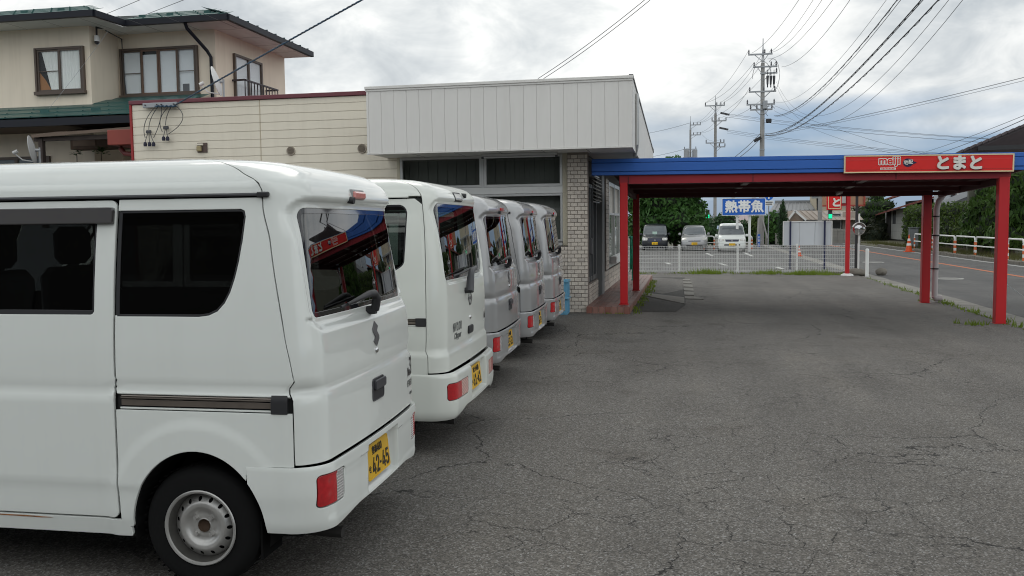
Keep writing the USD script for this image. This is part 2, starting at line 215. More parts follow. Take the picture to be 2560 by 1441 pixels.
# ------------------------------------------------------------------ materials
MATS = {}
def M(name, col, rough=.55, metal=0.0, coat=0.0, var=.10, vs=1.3, bump=0.0, bs=60.0, spec=.5, fine=0.0, dirt=0.0):
    """A painted or raw surface: base colour broken up by two noises, fine relief by a third. vs, bs: scales per metre."""
    if name in MATS: return MATS[name]
    c = np.asarray(col, float)
    nodes = {'g': ('geometry', {}), 'n': ('noise_texture', {'scale': vs, 'detail': 5.0, 'roughness': .6}),
             'r': ('rgb_ramp', {'ramp': [(.25, tuple(c * (1 - var))), (.5, tuple(c)), (.78, tuple(np.minimum(c * (1 + var), .95)))]}),
             'p': ('principled_bsdf', {'roughness': rough, 'metallic': metal, 'coat_weight': coat, 'coat_roughness': .04, 'specular_ior_level': spec})}
    links = [('g.position', 'n.vector'), ('n.fac', 'r.fac')]
    out = 'r.color'
    if fine:
        nodes['n2'] = ('noise_texture', {'scale': bs * 1.7, 'detail': 2.0}); nodes['m2'] = ('mix', {'mix_type': 'multiply', 'fac': fine})
        nodes['r2'] = ('rgb_ramp', {'ramp': [(.3, (.45, .45, .45)), (.7, (1.35, 1.35, 1.35))]})
        links += [('g.position', 'n2.vector'), ('n2.fac', 'r2.fac'), (out, 'm2.color1'), ('r2.color', 'm2.color2')]; out = 'm2.color'
    if dirt:
        nodes['sv'] = ('vector_math', {'math_type': 'multiply', 'vector2': (5.0, 5.0, .5)})
        nodes['n3'] = ('noise_texture', {'scale': 1.0, 'detail': 6.0, 'roughness': .7}); nodes['r3'] = ('rgb_ramp', {'ramp': [(.48, (1, 1, 1)), (.75, (.55, .52, .47))]})
        nodes['m3'] = ('mix', {'mix_type': 'multiply', 'fac': dirt})
        links += [('g.position', 'sv.vector1'), ('sv.vector', 'n3.vector'), ('n3.fac', 'r3.fac'), (out, 'm3.color1'), ('r3.color', 'm3.color2')]; out = 'm3.color'
    links.append((out, 'p.base_color'))
    if bump:
        nodes['nb'] = ('noise_texture', {'scale': bs, 'detail': 3.0}); nodes['b'] = ('bump', {'strength': bump, 'distance': .004})
        links += [('g.position', 'nb.vector'), ('nb.fac', 'b.height'), ('b.normal', 'p.normal')]
    MATS[name] = usdkit.material(stage, f'/World/Looks/{name}', nodes, links, surface='p.BSDF')
    return MATS[name]
def glass(name, tint, ior=1.5, rough=0.0, gloss=(1, 1, 1)):
    if name in MATS: return MATS[name]
    MATS[name] = usdkit.material(stage, f'/World/Looks/{name}', {
        't': ('transparent_bsdf', {'color': tint}), 'g': ('glossy_bsdf', {'roughness': rough, 'color': gloss}), 'f': ('fresnel', {'IOR': ior}), 'ge': ('geometry', {}), 'iv': ('math', {'math_type': 'subtract', 'value1': 1.0}), 'mu': ('math', {'math_type': 'multiply'}), 'm': ('mix_closure', {})},
        [('ge.backfacing', 'iv.value2'), ('f.fac', 'mu.value1'), ('iv.value', 'mu.value2'), ('mu.value', 'm.fac'), ('t.BSDF', 'm.closure1'), ('g.BSDF', 'm.closure2')], surface='m.closure')
    return MATS[name]
def emit(name, col, strength):
    if name not in MATS: MATS[name] = usdkit.material(stage, f'/World/Looks/{name}', {'e': ('emission', {'color': col, 'strength': strength})}, [], surface='e.emission')
    return MATS[name]
def leaf(name, cols, trans=.25, rough=.55):
    if name in MATS: return MATS[name]
    MATS[name] = usdkit.material(stage, f'/World/Looks/{name}', {
        'g': ('geometry', {}), 'n': ('noise_texture', {'scale': 1.1, 'detail': 3.0}), 'a': ('math', {'math_type': 'multiply_add', 'value2': .45}), 'h': ('math', {'math_type': 'multiply', 'value2': .6}),
        'r': ('rgb_ramp', {'ramp': list(zip(np.linspace(.12, .88, len(cols)), cols))}),
        'p': ('principled_bsdf', {'roughness': rough, 'specular_ior_level': .3}), 't': ('translucent_bsdf', {}), 'm': ('mix_closure', {'fac': trans})},
        [('g.random_per_island', 'a.value1'), ('g.position', 'n.vector'), ('n.fac', 'h.value1'), ('h.value', 'a.value3'), ('a.value', 'r.fac'), ('r.color', 'p.base_color'), ('r.color', 't.color'),
         ('p.BSDF', 'm.closure1'), ('t.BSDF', 'm.closure2')], surface='m.closure')
    return MATS[name]
def asphalt(name, base, chips, crack, scale=1.0, tint=(1.0, .93, .835)):
    """Worn asphalt: stone chips in a dark binder, stains, and where crack > 0 cracks that run in patches."""
    t = np.array(tint)
    nodes = {'g': ('geometry', {}),
        'v': ('voronoi_texture', {'scale': 125.0 * scale, 'feature': 'f1'}), 'bw': ('rgb_to_bw', {}),
        'cr': ('rgb_ramp', {'ramp': [(.0, tuple(t * base * .42)), (.35, tuple(t * base * .8)), (.62, tuple(t * base * 1.12)), (.76, tuple(t * base * 1.5)), (.84, tuple(np.array([1, .98, .95]) * chips))]}),
        'n0': ('noise_texture', {'scale': 38.0 * scale, 'detail': 4.0, 'roughness': .7}), 'r0': ('rgb_ramp', {'ramp': [(.32, (.62, .62, .62)), (.68, (1.3, 1.3, 1.3))]}),
        'm0': ('mix', {'mix_type': 'multiply', 'fac': .6}),
        'n1': ('noise_texture', {'scale': .55, 'detail': 6.0, 'roughness': .62, 'distortion': .4}), 'r1': ('rgb_ramp', {'ramp': [(.3, (.80, .79, .78)), (.55, (1.0, 1.0, 1.0)), (.75, (1.13, 1.11, 1.06))]}),
        'm1': ('mix', {'mix_type': 'multiply', 'fac': 1.0}),
        'ns': ('noise_texture', {'scale': 1.15, 'detail': 4.0, 'roughness': .55}), 'rs': ('rgb_ramp', {'ramp': [(.60, (1, 1, 1)), (.70, (.74, .72, .70))]}), 'm2': ('mix', {'mix_type': 'multiply', 'fac': 1.0}),
        'tv': ('vector_math', {'math_type': 'multiply', 'vector2': (1.6, .16, 1.0)}), 'nt': ('noise_texture', {'scale': 1.0, 'detail': 5.0, 'roughness': .6}), 'rt': ('rgb_ramp', {'ramp': [(.35, (.88, .88, .88)), (.5, (1, 1, 1)), (.68, (1.14, 1.13, 1.11))]}), 'm3': ('mix', {'mix_type': 'multiply', 'fac': 1.0}),
        'p': ('principled_bsdf', {'roughness': .8, 'specular_ior_level': .35}),
        'b': ('bump', {'strength': .6, 'distance': .004}), 'hb': ('mix_float', {'fac': .5})}
    links = [('g.position', 'v.vector'), ('v.color', 'bw.color'), ('bw.val', 'cr.fac'), ('g.position', 'n0.vector'), ('n0.fac', 'r0.fac'), ('cr.color', 'm0.color1'), ('r0.color', 'm0.color2'),
             ('g.position', 'n1.vector'), ('n1.fac', 'r1.fac'), ('m0.color', 'm1.color1'), ('r1.color', 'm1.color2'), ('v.distance', 'hb.a'), ('n0.fac', 'hb.b'), ('hb.result', 'b.height'), ('b.normal', 'p.normal')]
    links += [('g.position', 'ns.vector'), ('ns.fac', 'rs.fac'), ('m1.color', 'm2.color1'), ('rs.color', 'm2.color2'), ('g.position', 'tv.vector1'), ('tv.vector', 'nt.vector'), ('nt.fac', 'rt.fac'), ('m2.color', 'm3.color1'), ('rt.color', 'm3.color2')]
    out = 'm3.color'
    if crack:
        for k, (sc, wd, lo, hi, nseed, ns) in enumerate([(.62, .0036, .42, .50, 3.0, .45), (3.0, .0080, .48, .55, 17.0, .24)]):
            nodes |= {f'o{k}': ('vector_math', {'math_type': 'add', 'vector2': (nseed, nseed * 2, 0)}),
                f'd{k}': ('noise_texture', {'scale': 2.2 * (1 + k), 'detail': 5.0, 'roughness': .65}), f'ds{k}': ('vector_math', {'math_type': 'scale', 'scale': .40 / (1 + k)}), f'da{k}': ('vector_math', {'math_type': 'add'}),
                f've{k}': ('voronoi_texture', {'scale': sc, 'feature': 'distance_to_edge'}), f'w{k}': ('noise_texture', {'scale': 1.7, 'detail': 4.0}), f'wm{k}': ('map_range', {'from_min': .3, 'from_max': .7, 'to_min': wd * .15, 'to_max': wd * 1.5}),
                f'lt{k}': ('math', {'math_type': 'less_than'}), f'mk{k}': ('noise_texture', {'scale': ns, 'detail': 3.0}), f'mr{k}': ('map_range', {'from_min': lo, 'from_max': hi, 'to_min': 0.0, 'to_max': 1.0, 'clamp': True}),
                f'mu{k}': ('math', {'math_type': 'multiply'}), f'mf{k}': ('math', {'math_type': 'multiply', 'value2': crack}), f'mx{k}': ('mix', {'mix_type': 'mix', 'color2': (.014, .013, .012)})}
            links += [('g.position', f'o{k}.vector1'), (f'o{k}.vector', f'd{k}.vector'), (f'd{k}.color', f'ds{k}.vector1'), (f'ds{k}.vector', f'da{k}.vector1'), (f'o{k}.vector', f'da{k}.vector2'), (f'da{k}.vector', f've{k}.vector'),
                (f'o{k}.vector', f'w{k}.vector'), (f'w{k}.fac', f'wm{k}.value'), (f've{k}.distance', f'lt{k}.value1'), (f'wm{k}.result', f'lt{k}.value2'), (f'o{k}.vector', f'mk{k}.vector'), (f'mk{k}.fac', f'mr{k}.value'),
                (f'lt{k}.value', f'mu{k}.value1'), (f'mr{k}.result', f'mu{k}.value2'), (f'mu{k}.value', f'mf{k}.value1'), (f'mf{k}.value', f'mx{k}.fac'), (out, f'mx{k}.color1')]
            out = f'mx{k}.color'
    links.append((out, 'p.base_color'))
    MATS[name] = usdkit.material(stage, f'/World/Looks/{name}', nodes, links, surface='p.BSDF')
    return MATS[name]

# vehicles
WHITE_PAINT = M('white_paint', (.725, .748, .712), .28, 0, 1.0, .02, .7, dirt=.07)
CREAM_PAINT = M('cream_white_paint', (.70, .72, .665), .30, 0, .9, .02, .7)
SILVER_PAINT = M('silver_paint', (.37, .37, .37), .36, .6, 1.0, .02, .7)
BLACK_PAINT = M('black_paint', (.006, .007, .010), .3, 0, .35, .05, 1)
RUBBER = M('rubber', (.005, .005, .005), .85, spec=.2, bump=.3, bs=90)
RIM_SHADE = M('rim_barrel_shade', (.13, .125, .115), .5, .5, var=.25, vs=12)  # barrel darker than the wheel steel: deep dish shade put into the colour
DARK_PLASTIC = M('dark_plastic', (.018, .018, .020), .5, var=.15, vs=8)
GREY_PLASTIC = M('grey_plastic', (.06, .06, .065), .45)
LINER = M('dark_trim', (.010, .010, .010), .8)
INTERIOR = M('grey_interior_trim', (.14, .15, .145), .8)
STEEL = M('wheel_steel', (.52, .51, .49), .38, .75, 0, .18, 14, dirt=.3)
BADGE = M('badge_metal', (.24, .24, .25), .3, .9)
CHROME = M('chrome', (.75, .75, .75), .12, 1.0, var=.03)
BRUSHED = M('rail_metal', (.30, .26, .23), .28, .9, var=.1, vs=20)
RED_LENS = M('red_lens', (.36, .008, .012), .18, 0, 1.0, .25, 40)
CLEAR_LENS = M('clear_lens', (.42, .41, .40), .2, .2, .8, .3, 60)
LIT_LOOK_LENS = M('red_lens_lit_look', (.62, .25, .22), .15, 0, 1.0, .15, 60)  # red high lamp lens, its pale white-lit look put into the colour
AMBER_LENS = M('ribbed_pink_lens', (.50, .27, .22), .2, 0, .8, .3, 80)
PLATE_Y = M('plate_yellow', (.80, .47, .012), .4, 0, .3, .03)
PLATE_INK = M('plate_black', (.016, .013, .012), .5)
PRIVACY = glass('privacy_glass', (.15, .155, .155), 2.1)
PRIVACY_SIDE = glass('privacy_side_glass', (.10, .105, .105), 1.55)
SIDE_GLASS = glass('dark_side_glass', (.6, .64, .62), 1.5)
TINT = glass('green_tint_glass', (.34, .42, .38), 2.2)
CURTAIN_GLASS = glass('thin_pane', (.96, .97, .97), 1.28)
CLEAR = glass('window_glass', (.84, .87, .86), 1.5)
# buildings
SIDING = M('cream_siding', (.77, .705, .58), .7, var=.04, vs=.8, bump=.35, bs=45, dirt=.15)
MORTAR_LINE = M('siding_joint', (.34, .28, .20), .85)
FASCIA = M('grey_white_panel', (.675, .655, .62), .5, var=.03, vs=.6, dirt=.12)
ALU = M('silver_aluminium', (.55, .55, .54), .35, .65, var=.08)
MAROON = M('maroon_trim', (.14, .035, .045), .45)
SOFFIT = M('soffit_board', (.76, .76, .73), .7, dirt=.15)
BRICK = [M(f'wall_tile_{a}', c, .5, var=.12, vs=9, bump=.25, bs=120, fine=.25) for a, c in (('cream', (.60, .535, .46)), ('pale', (.56, .50, .435)), ('greyish', (.47, .42, .37)), ('brownish', (.42, .365, .315)))]
GROUT = M('tile_grout', (.22, .19, .165), .9, bump=.3)
TERRA = [M(f'porch_tile_{a}', c, .45, var=.14, vs=7, bump=.2, bs=90, fine=.2) for a, c in (('red', (.20, .085, .065)), ('brown', (.155, .075, .06)), ('dusty', (.24, .125, .10)))]
CONCRETE = M('concrete', (.25, .238, .212), .85, var=.2, vs=2.2, bump=.5, bs=70, fine=.3)
STUCCO = M('beige_stucco', (.82, .72, .58), .85, var=.05, vs=.7, bump=.5, bs=80, dirt=.22)
STUCCO_W = M('pale_stucco', (.62, .60, .55), .85, var=.06, vs=.8, bump=.4, dirt=.3)
BLACK_GUTTER = M('black_gutter', (.008, .009, .014), .5, spec=.3)
GREEN_ROOF = M('green_metal_roof', (.007, .060, .053), .45, .1, .1, .18, 2.0)
BRONZE = M('bronze_frame', (.10, .075, .06), .45, .3)
CURTAIN = M('white_curtain', (.88, .88, .85), .9, var=.06, vs=3)
BLIND = M('grey_blind', (.84, .86, .88), .8, var=.03)
WOOD = M('brown_wood', (.11, .068, .045), .75, var=.25, vs=6, bump=.3)
RED_BOX = M('red_brown_panel', (.25, .045, .03), .6)
# canopy and street
BLUE = M('blue_fascia', (.022, .115, .43), .45, 0, .3, .05)
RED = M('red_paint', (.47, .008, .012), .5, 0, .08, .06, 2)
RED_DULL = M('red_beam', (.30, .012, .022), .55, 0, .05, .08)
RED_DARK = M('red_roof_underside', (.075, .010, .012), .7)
SIGN_RED = M('sign_red', (.66, .011, .007), .45, 0, .1, .02)
SIGN_CREAM = M('sign_cream', (.74, .60, .36), .45)
WHITE = M('white_coating', (.72, .72, .70), .45, var=.05, vs=3, dirt=.15)
LETTER_W = M('white_letter', (.72, .70, .64), .5)
LETTER_SH = M('letter_shadow', (.05, .03, .03), .6)
NAVY = M('navy_paint', (.010, .013, .05), .45)
SIGN_BLUE = M('sign_blue', (.010, .115, .50), .4, 0, .2, .03)
POLE_CON = M('pole_concrete', (.30, .29, .275), .85, var=.12, vs=3, bump=.3, dirt=.2)
GALV = M('galvanised_steel', (.34, .35, .36), .45, .6, var=.12, vs=5)
WIRE = M('cable_black', (.045, .048, .055), .6)
WIRE_BLUE = M('cable_blue', (.02, .055, .10), .5)
ORANGE = M('orange_paint', (.62, .075, .012), .55)
STONE = M('grey_stone', (.17, .155, .13), .9, var=.3, vs=6, bump=.8, bs=25)
BARK = M('bark', (.075, .055, .04), .9, var=.3, vs=8, bump=.8, bs=30)
EARTH = M('earth', (.17, .14, .10), .95, var=.3, vs=1.5, bump=.8, bs=20, fine=.4)
# ------------------------------------------------------------------ ground, road, yard
def sst(x):
    x = np.clip(x, 0, 1); return x * x * (3 - 2 * x)
def gz(x, y):
    """Height of the yard: a rise towards the porch, a fall towards the road, small dips."""
    x, y = np.asarray(x, float), np.asarray(y, float)
    z = .085 * sst((y - 11.5) / 2.6) * sst((1.2 - x) / 2.6) * (1 - .9 * sst((y - 22) / 5)) - .055 * sst((x - 2.0) / 2.6) * (1 - .6 * sst((y - 19) / 6))
    return z + .010 * np.sin(x * .9 + 1.3) * np.sin(y * .55) * sst((x + .9) / 1.5) * sst((y - 3) / 3)
def grid_sheet(x0, x1, y0, y1, st, zf):
    xs = np.linspace(x0, x1, max(2, int(round((x1 - x0) / st)) + 1)); ys = np.linspace(y0, y1, max(2, int(round((y1 - y0) / st)) + 1))
    a, b = np.meshgrid(xs, ys, indexing='ij'); v = np.stack([a, b, zf(a, b)], -1).reshape(-1, 3); n = len(ys)
    i, j = np.meshgrid(np.arange(len(xs) - 1), np.arange(n - 1), indexing='ij')
    q = np.stack([i * n + j, (i + 1) * n + j, (i + 1) * n + j + 1, i * n + j + 1], -1).reshape(-1, 4)
    return v, q
ROAD_Z = -.062
ASPH = asphalt('yard_asphalt', .148, .30, .9)
ASPH_R = asphalt('road_asphalt', .112, .26, .25, 1.3, (1, .985, .96))
ASPH_B = asphalt('parking_asphalt', .150, .30, .35, 1.2, (1, .985, .95))
ASPH_D = asphalt('patch_asphalt', .062, .16, .8, 1.2)
single('ground', grid_sheet(-900, 900, -500, 1300, 300, lambda a, b: np.full_like(a, -.17)), M('bare_ground', (.12, .115, .085), .95, var=.35, vs=.3, fine=.4, bs=6), 'bare earth and grass beyond the paved places', None, kind='structure')
single('yard_asphalt', grid_sheet(-24, 4.86, -9, 28.02, .3, gz), ASPH, 'cracked grey asphalt yard behind the parked vans', None, kind='structure', smooth=True)
single('road', grid_sheet(5.42, 11.5, -60, 190, 50, lambda a, b: np.full_like(a, ROAD_Z)), ASPH_R, 'grey asphalt road with an orange centre line', None, kind='structure')
single('parking_lot', grid_sheet(-26, 4.9, 28.3, 56, 30, lambda a, b: np.full_like(a, -.05)), ASPH_B, 'pale worn parking lot beyond the white mesh fence', None, kind='structure')
single('cross_street', grid_sheet(-60, 5.42, 57.5, 62.5, 70, lambda a, b: np.full_like(a, -.058)), ASPH_R, 'side street crossing behind the three parked cars', None, kind='structure')
single('verge', grid_sheet(11.5, 40, -40, 190, 12, lambda a, b: np.where(a > 12, .03, -.05)), M('verge_earth', (.13, .125, .075), .95, var=.4, vs=1.2, bump=.9, bs=15, fine=.5), 'earth verge along the far side of the road', None, kind='structure')
OLINE = M('orange_line', (.60, .17, .06), .7, var=.2, vs=5); WLINE = M('white_line', (.55, .55, .52), .7, var=.25, vs=4, fine=.3)
def strip(name, pts, w, z, mat, label, group=None):
    b = MB(); p = np.array(pts, float); d = np.diff(p, axis=0); d = np.vstack([d, d[-1:]]); d /= np.linalg.norm(d, axis=1, keepdims=True); nrm = np.stack([-d[:, 1], d[:, 0]], -1) * w / 2
    for k in range(len(p) - 1): b.quad([*(p[k] - nrm[k]), z], [*(p[k + 1] - nrm[k + 1]), z], [*(p[k + 1] + nrm[k + 1]), z], [*(p[k] + nrm[k]), z])
    return single(name, b, mat, label, 'road marking', group, kind='structure')
strip('centre_line', [(9.23, -60), (9.23, 30), (9.27, 60), (9.3, 190)], .15, ROAD_Z + .004, OLINE, 'orange centre line running along the road')
strip('edge_line', [(11.18, -60), (11.18, 190)], .13, ROAD_Z + .004, WLINE, 'white edge line along the far side of the road')
# parking bay marks behind the fence
for k, (a, c) in enumerate([((1766, 633), (1781, 640)), ((1861, 632), (1881, 641)), ((1799, 659), (1817, 664)), ((1664, 657), (1676, 661)), ((1941, 668), (1957, 673)), ((2010, 650), (2034, 650)), ((2046, 660), (2078, 661))]):
    p, q = onZ(*a, -.046), onZ(*c, -.046)
    strip('bay_mark', [p[:2], q[:2]], .16, -.046, WLINE, 'short worn white bay mark on the parking lot', 'worn bay marks on the parking lot')
# concrete gutter slabs between the yard and the road, one by one
kerb = thing('kerb', 'weathered concrete gutter slabs between the yard and the road', None, kind='structure')
part(kerb, 'bed', MB().box(4.87, -40, -.4, 5.41, 120, -.085), CONCRETE)
for k in range(46):
    y0 = 4.0 + k * .6; b = MB(); dz = random.uniform(-.006, .006)
    b.box(4.875 + random.uniform(0, .008), y0 + .006, -.2, 5.405, y0 + .594, -.052 + dz, .008)
    part(kerb, 'slab', b, CONCRETE)
b = MB().box(4.875, -40, -.2, 5.405, 3.99, -.052).box(4.875, 31.61, -.2, 5.405, 120, -.055)
part(kerb, 'far_slabs', b, CONCRETE, kind='stuff')
far = thing('far_kerb', 'low weathered stone kerb below the guard rails', None, kind='structure')
for k in range(40):
    y0 = 18 + k * 1.0; part(far, 'kerb_stone', MB().box(11.5, y0 + .01, -.2, 11.72 + random.uniform(-.02, .02), y0 + .98, .075 + random.uniform(-.02, .02), .02), STONE)
for a, lab in (((2370, 697), 'round manhole cover in the near lane behind the drainpipe'), ((2183, 656), 'round manhole cover in the road beyond the white bollard')):
    p = onZ(*a, ROAD_Z); m = thing('manhole_cover', lab, 'manhole cover', (p[0], p[1], ROAD_Z))
    part(m, 'frame', MB().lathe([(0, .004), (.40, .004), (.40, 0)], 28), M('pale_iron', (.46, .45, .42), .6, .2, var=.2, vs=9))
    r = MB()
    for q in range(-3, 4): r.box(-.28, q * .08 - .02, .0045, .28, q * .08 + .02, .010)
    part(m, 'ribs', r, M('worn_iron', (.32, .31, .29), .5, .4))
# darker patch, concrete slabs by the porch
pp = [onZ(x, y, .07) for x, y in ((1600, 690), (1712, 690), (1714, 760), (1690, 778), (1588, 781), (1578, 778), (1600, 735))]
v, f = tri2d(Polygon([p[:2] for p in pp]))
single('asphalt_patch', ([(a, c, float(gz(a, c)) + .0045) for a, c in v], f), ASPH_D, 'dark patch of newer asphalt beside the porch', None, kind='structure')
def slab(px, label):
    q = [onZ(x, y, .075) for x, y in px]; b = MB()
    b.prism(Polygon([p[:2] for p in q]), lambda u, w, d: (u, w, float(gz(u, w)) + d), -.02, .016)
    single('concrete_slab', b, CONCRETE, label, 'slab', 'concrete slabs by the porch')
slab([(1596, 738), (1606, 733.5), (1711, 741), (1711, 757)], 'wide pale concrete slab sunk beside the porch')
for px, lab in (([(1712, 738), (1736, 738), (1759, 743), (1713, 744)], 'long pointed concrete slab at the near end of the slab row'), ([(1710, 726), (1734, 726), (1735, 734.5), (1711, 734.5)], 'large square slab second in the row by the porch'),
    ([(1709, 718), (1733, 718), (1734, 723.5), (1710, 723.5)], 'third slab in the row beside the porch'), ([(1708, 709.5), (1731, 709.5), (1732, 714.5), (1709, 714.5)], 'fourth slab in the row beside the porch'),
    ([(1708, 702), (1728, 702), (1729, 706), (1708, 706)], 'fifth slab in the row beside the porch'), ([(1707, 695.5), (1725, 695.5), (1726, 699), (1707, 699)], 'farthest slab of the row, nearest the fence')):
    slab(px, lab)
# ------------------------------------------------------------------ the shop
shop = thing('shop_building', 'single storey shop with cream siding and a grey white fascia', 'shop')
WY = 14.77
b = MB()
b.box(-10.11, WY, -.1, -5.02, 24, 3.84)                                          # left block behind the siding
b.box(-5.02, 19.0, -.1, -1.70, 24, 3.84)                                         # rear block behind the room
b.box(-5.02, WY, 2.78, -1.66, 19.0, 3.5)                                         # above the window
b.box(-5.02, WY, -.1, -2.05, WY + .14, 1.24)                                     # below the window
part(shop, 'wall', b, STUCCO_W)
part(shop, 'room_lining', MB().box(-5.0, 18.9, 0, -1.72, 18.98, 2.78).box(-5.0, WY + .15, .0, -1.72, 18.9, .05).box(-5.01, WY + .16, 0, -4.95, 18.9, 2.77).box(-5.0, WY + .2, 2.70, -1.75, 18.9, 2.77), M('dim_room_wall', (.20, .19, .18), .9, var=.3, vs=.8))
b = MB()
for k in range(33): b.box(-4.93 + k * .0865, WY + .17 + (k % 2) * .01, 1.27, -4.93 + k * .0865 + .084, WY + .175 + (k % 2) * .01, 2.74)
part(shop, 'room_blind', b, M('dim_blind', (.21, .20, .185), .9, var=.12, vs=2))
for r in range(25):                                                              # siding planks
    z1 = 3.887 - r * .1475; z0 = z1 - .1475
    if z0 < .15: break
    for x0, x1 in ((-10.12, -7.572), (-7.556, -5.0)):
        part(shop, 'siding_plank', MB().box(x0, WY - .022 - random.uniform(0, .001), z0 + .0015, x1, WY - .001, min(z1, 3.85) - .0025, .004), SIDING)
part(shop, 'siding_backing', MB().box(-10.1, WY - .006, .1, -5.01, WY - .0015, 3.84), MORTAR_LINE)
part(shop, 'joint_strip', MB().box(-7.571, WY - .020, .2, -7.557, WY - .002, 3.85), M('cream_sealant', (.50, .42, .30), .7))
part(shop, 'parapet_cap', MB().box(-10.17, WY - .055, 3.852, -5.0, 24.1, 3.925, .008), MAROON)
part(shop, 'corner_trim', MB().box(-10.165, WY - .045, .2, -10.122, WY + .1, 3.851, .004), M('red_trim', (.30, .02, .02), .5))
# fascia
FY, FX0, FX1, FZ0, FZ1 = 13.85, -5.205, -.868, 2.752, 3.765
xs = [FX0, -5.165] + [-5.165 + .2155 * k for k in range(1, 20)] + [FX1]
for k in range(len(xs) - 1):
    part(shop, 'fascia_panel', MB().box(xs[k] + .0012, FY - random.uniform(0, .0025), FZ0 + .012, xs[k + 1] - .0012, FY + .03, FZ1, .002), FASCIA)
part(shop, 'fascia_backing', MB().box(FX0 + .01, FY + .012, FZ0 + .01, FX1 - .012, FY + .05, FZ1 + .05), M('panel_joint', (.44, .43, .41), .8))
part(shop, 'fascia_cap', MB().box(FX0 - .01, FY - .012, FZ1 + .002, FX1 + .008, FY + .06, FZ1 + .034, .003).box(FX0 - .02, FY - .024, FZ1 + .036, FX1 + .016, FY + .09, FZ1 + .082, .004), FASCIA)
part(shop, 'fascia_drip', MB().box(FX0 - .008, FY - .016, FZ0 - .012, FX1 + .01, FY + .04, FZ0 + .010, .003), FASCIA)
side = MB(); zt = lambda y: 3.845 - .0655 * (y - 13.9); zb = lambda y: 2.752 - .02 * (y - 13.9)
ys = np.linspace(13.91, 22.2, 12)
for k in range(11):
    y0, y1 = ys[k] + .004, ys[k + 1] - .004; q = MB()
    q.add([(FX1 - .03, y0, zb(y0)), (FX1, y0, zb(y0)), (FX1, y1, zb(y1)), (FX1 - .03, y1, zb(y1)), (FX1 - .03, y0, zt(y0)), (FX1, y0, zt(y0)), (FX1, y1, zt(y1)), (FX1 - .03, y1, zt(y1))],
        [[3, 2, 1, 0], [4, 5, 6, 7], [0, 1, 5, 4], [1, 2, 6, 5], [2, 3, 7, 6], [3, 0, 4, 7]])
    part(shop, 'side_panel', q, FASCIA)
part(shop, 'side_cap', MB().bar((FX1 - .02, 13.94, zt(13.94) + .02), (FX1 - .02, 22.25, zt(22.25) + .02), .07, .035), M('dark_cap', (.14, .14, .14), .5))
part(shop, 'side_pipe', MB().tube([(FX1 + .03, 14.75, 3.69), (FX1 + .03, 14.75, 2.86), (FX1 - .02, 15.0, 2.70)], .030, 8), ALU, smooth=40)
part(shop, 'roof', MB().box(-5.15, 13.95, 3.5, -.92, 24, 3.53), M('roof_sheet', (.25, .25, .25), .6))
part(shop, 'soffit', MB().box(FX0 + .03, FY + .045, FZ0 - .004, FX1 - .02, WY + .02, FZ0 + .006).box(-1.70, WY + .024, FZ0 - .006, FX1 - .035, 22.2, FZ0 + .004), SOFFIT)
b = MB()
for k in range(1, 6): b.box(FX0 + k * .72, FY + .05, FZ0 - .0065, FX0 + k * .72 + .006, WY - .03, FZ0 - .0045)
part(shop, 'soffit_joint', b, M('soffit_gap', (.10, .10, .10), .9))
lamp = part(shop, 'tube_lamp', MB().box(-3.40, 14.36, 2.70, -2.12, 14.47, 2.745, .006), ALU)
part(lamp, 'tube', MB().cyl((-3.36, 14.40, 2.685), (-2.16, 14.40, 2.685), .013, n=8), WHITE)
part(lamp, 'socket', MB().box(-3.40, 14.38, 2.665, -3.365, 14.42, 2.70)); part(lamp, 'socket', MB().box(-2.155, 14.38, 2.665, -2.12, 14.42, 2.70))
for k in range(8):
    pass
# windows of the front
def frame(x0, z0, x1, z1, y, w, d): return MB().box(x0, y, z0, x0 + w, y + d, z1, .003).box(x1 - w, y, z0, x1, y + d, z1, .003).box(x0 + w, y + .001, z0, x1 - w, y + d - .001, z0 + w, .003).box(x0 + w, y + .001, z1 - w, x1 - w, y + d - .001, z1, .003)
for x0, x1, lab in ((-4.94, -3.475, 'left transom window'), (-3.44, -2.085, 'right transom window')):
    w = part(shop, 'window', frame(x0, 2.205, x1, 2.745, WY - .045, .045, .07), ALU)
    part(w, 'pane', MB().box(x0 + .047, WY - .016, 2.252, x1 - .047, WY - .011, 2.698), CLEAR)
for x0, x1 in ((-4.94, -3.475), (-3.44, -2.085)):
    w = part(shop, 'window', frame(x0, 1.27, x1, 2.085, WY - .045, .04, .07), ALU)
    part(w, 'pane', MB().box(x0 + .042, WY - .016, 1.312, x1 - .042, WY - .011, 2.043), CLEAR)
part(shop, 'window_rail', MB().box(-4.95, WY - .055, 2.088, -2.08, WY + .03, 2.202, .004), WHITE)
part(shop, 'mullion', MB().box(-3.474, WY - .05, 1.26, -3.441, WY + .03, 2.75, .003), ALU)
part(shop, 'window_post', MB().box(-5.0, WY - .035, 1.22, -4.945, WY + .03, 2.77, .004).box(-2.082, WY - .06, 1.20, -2.0, WY + .05, 2.77, .004), M('cream_post', (.55, .50, .38), .6))
part(shop, 'sill', MB().box(-5.0, WY - .09, 1.20, -2.083, WY + .02, 1.255, .006), ALU)
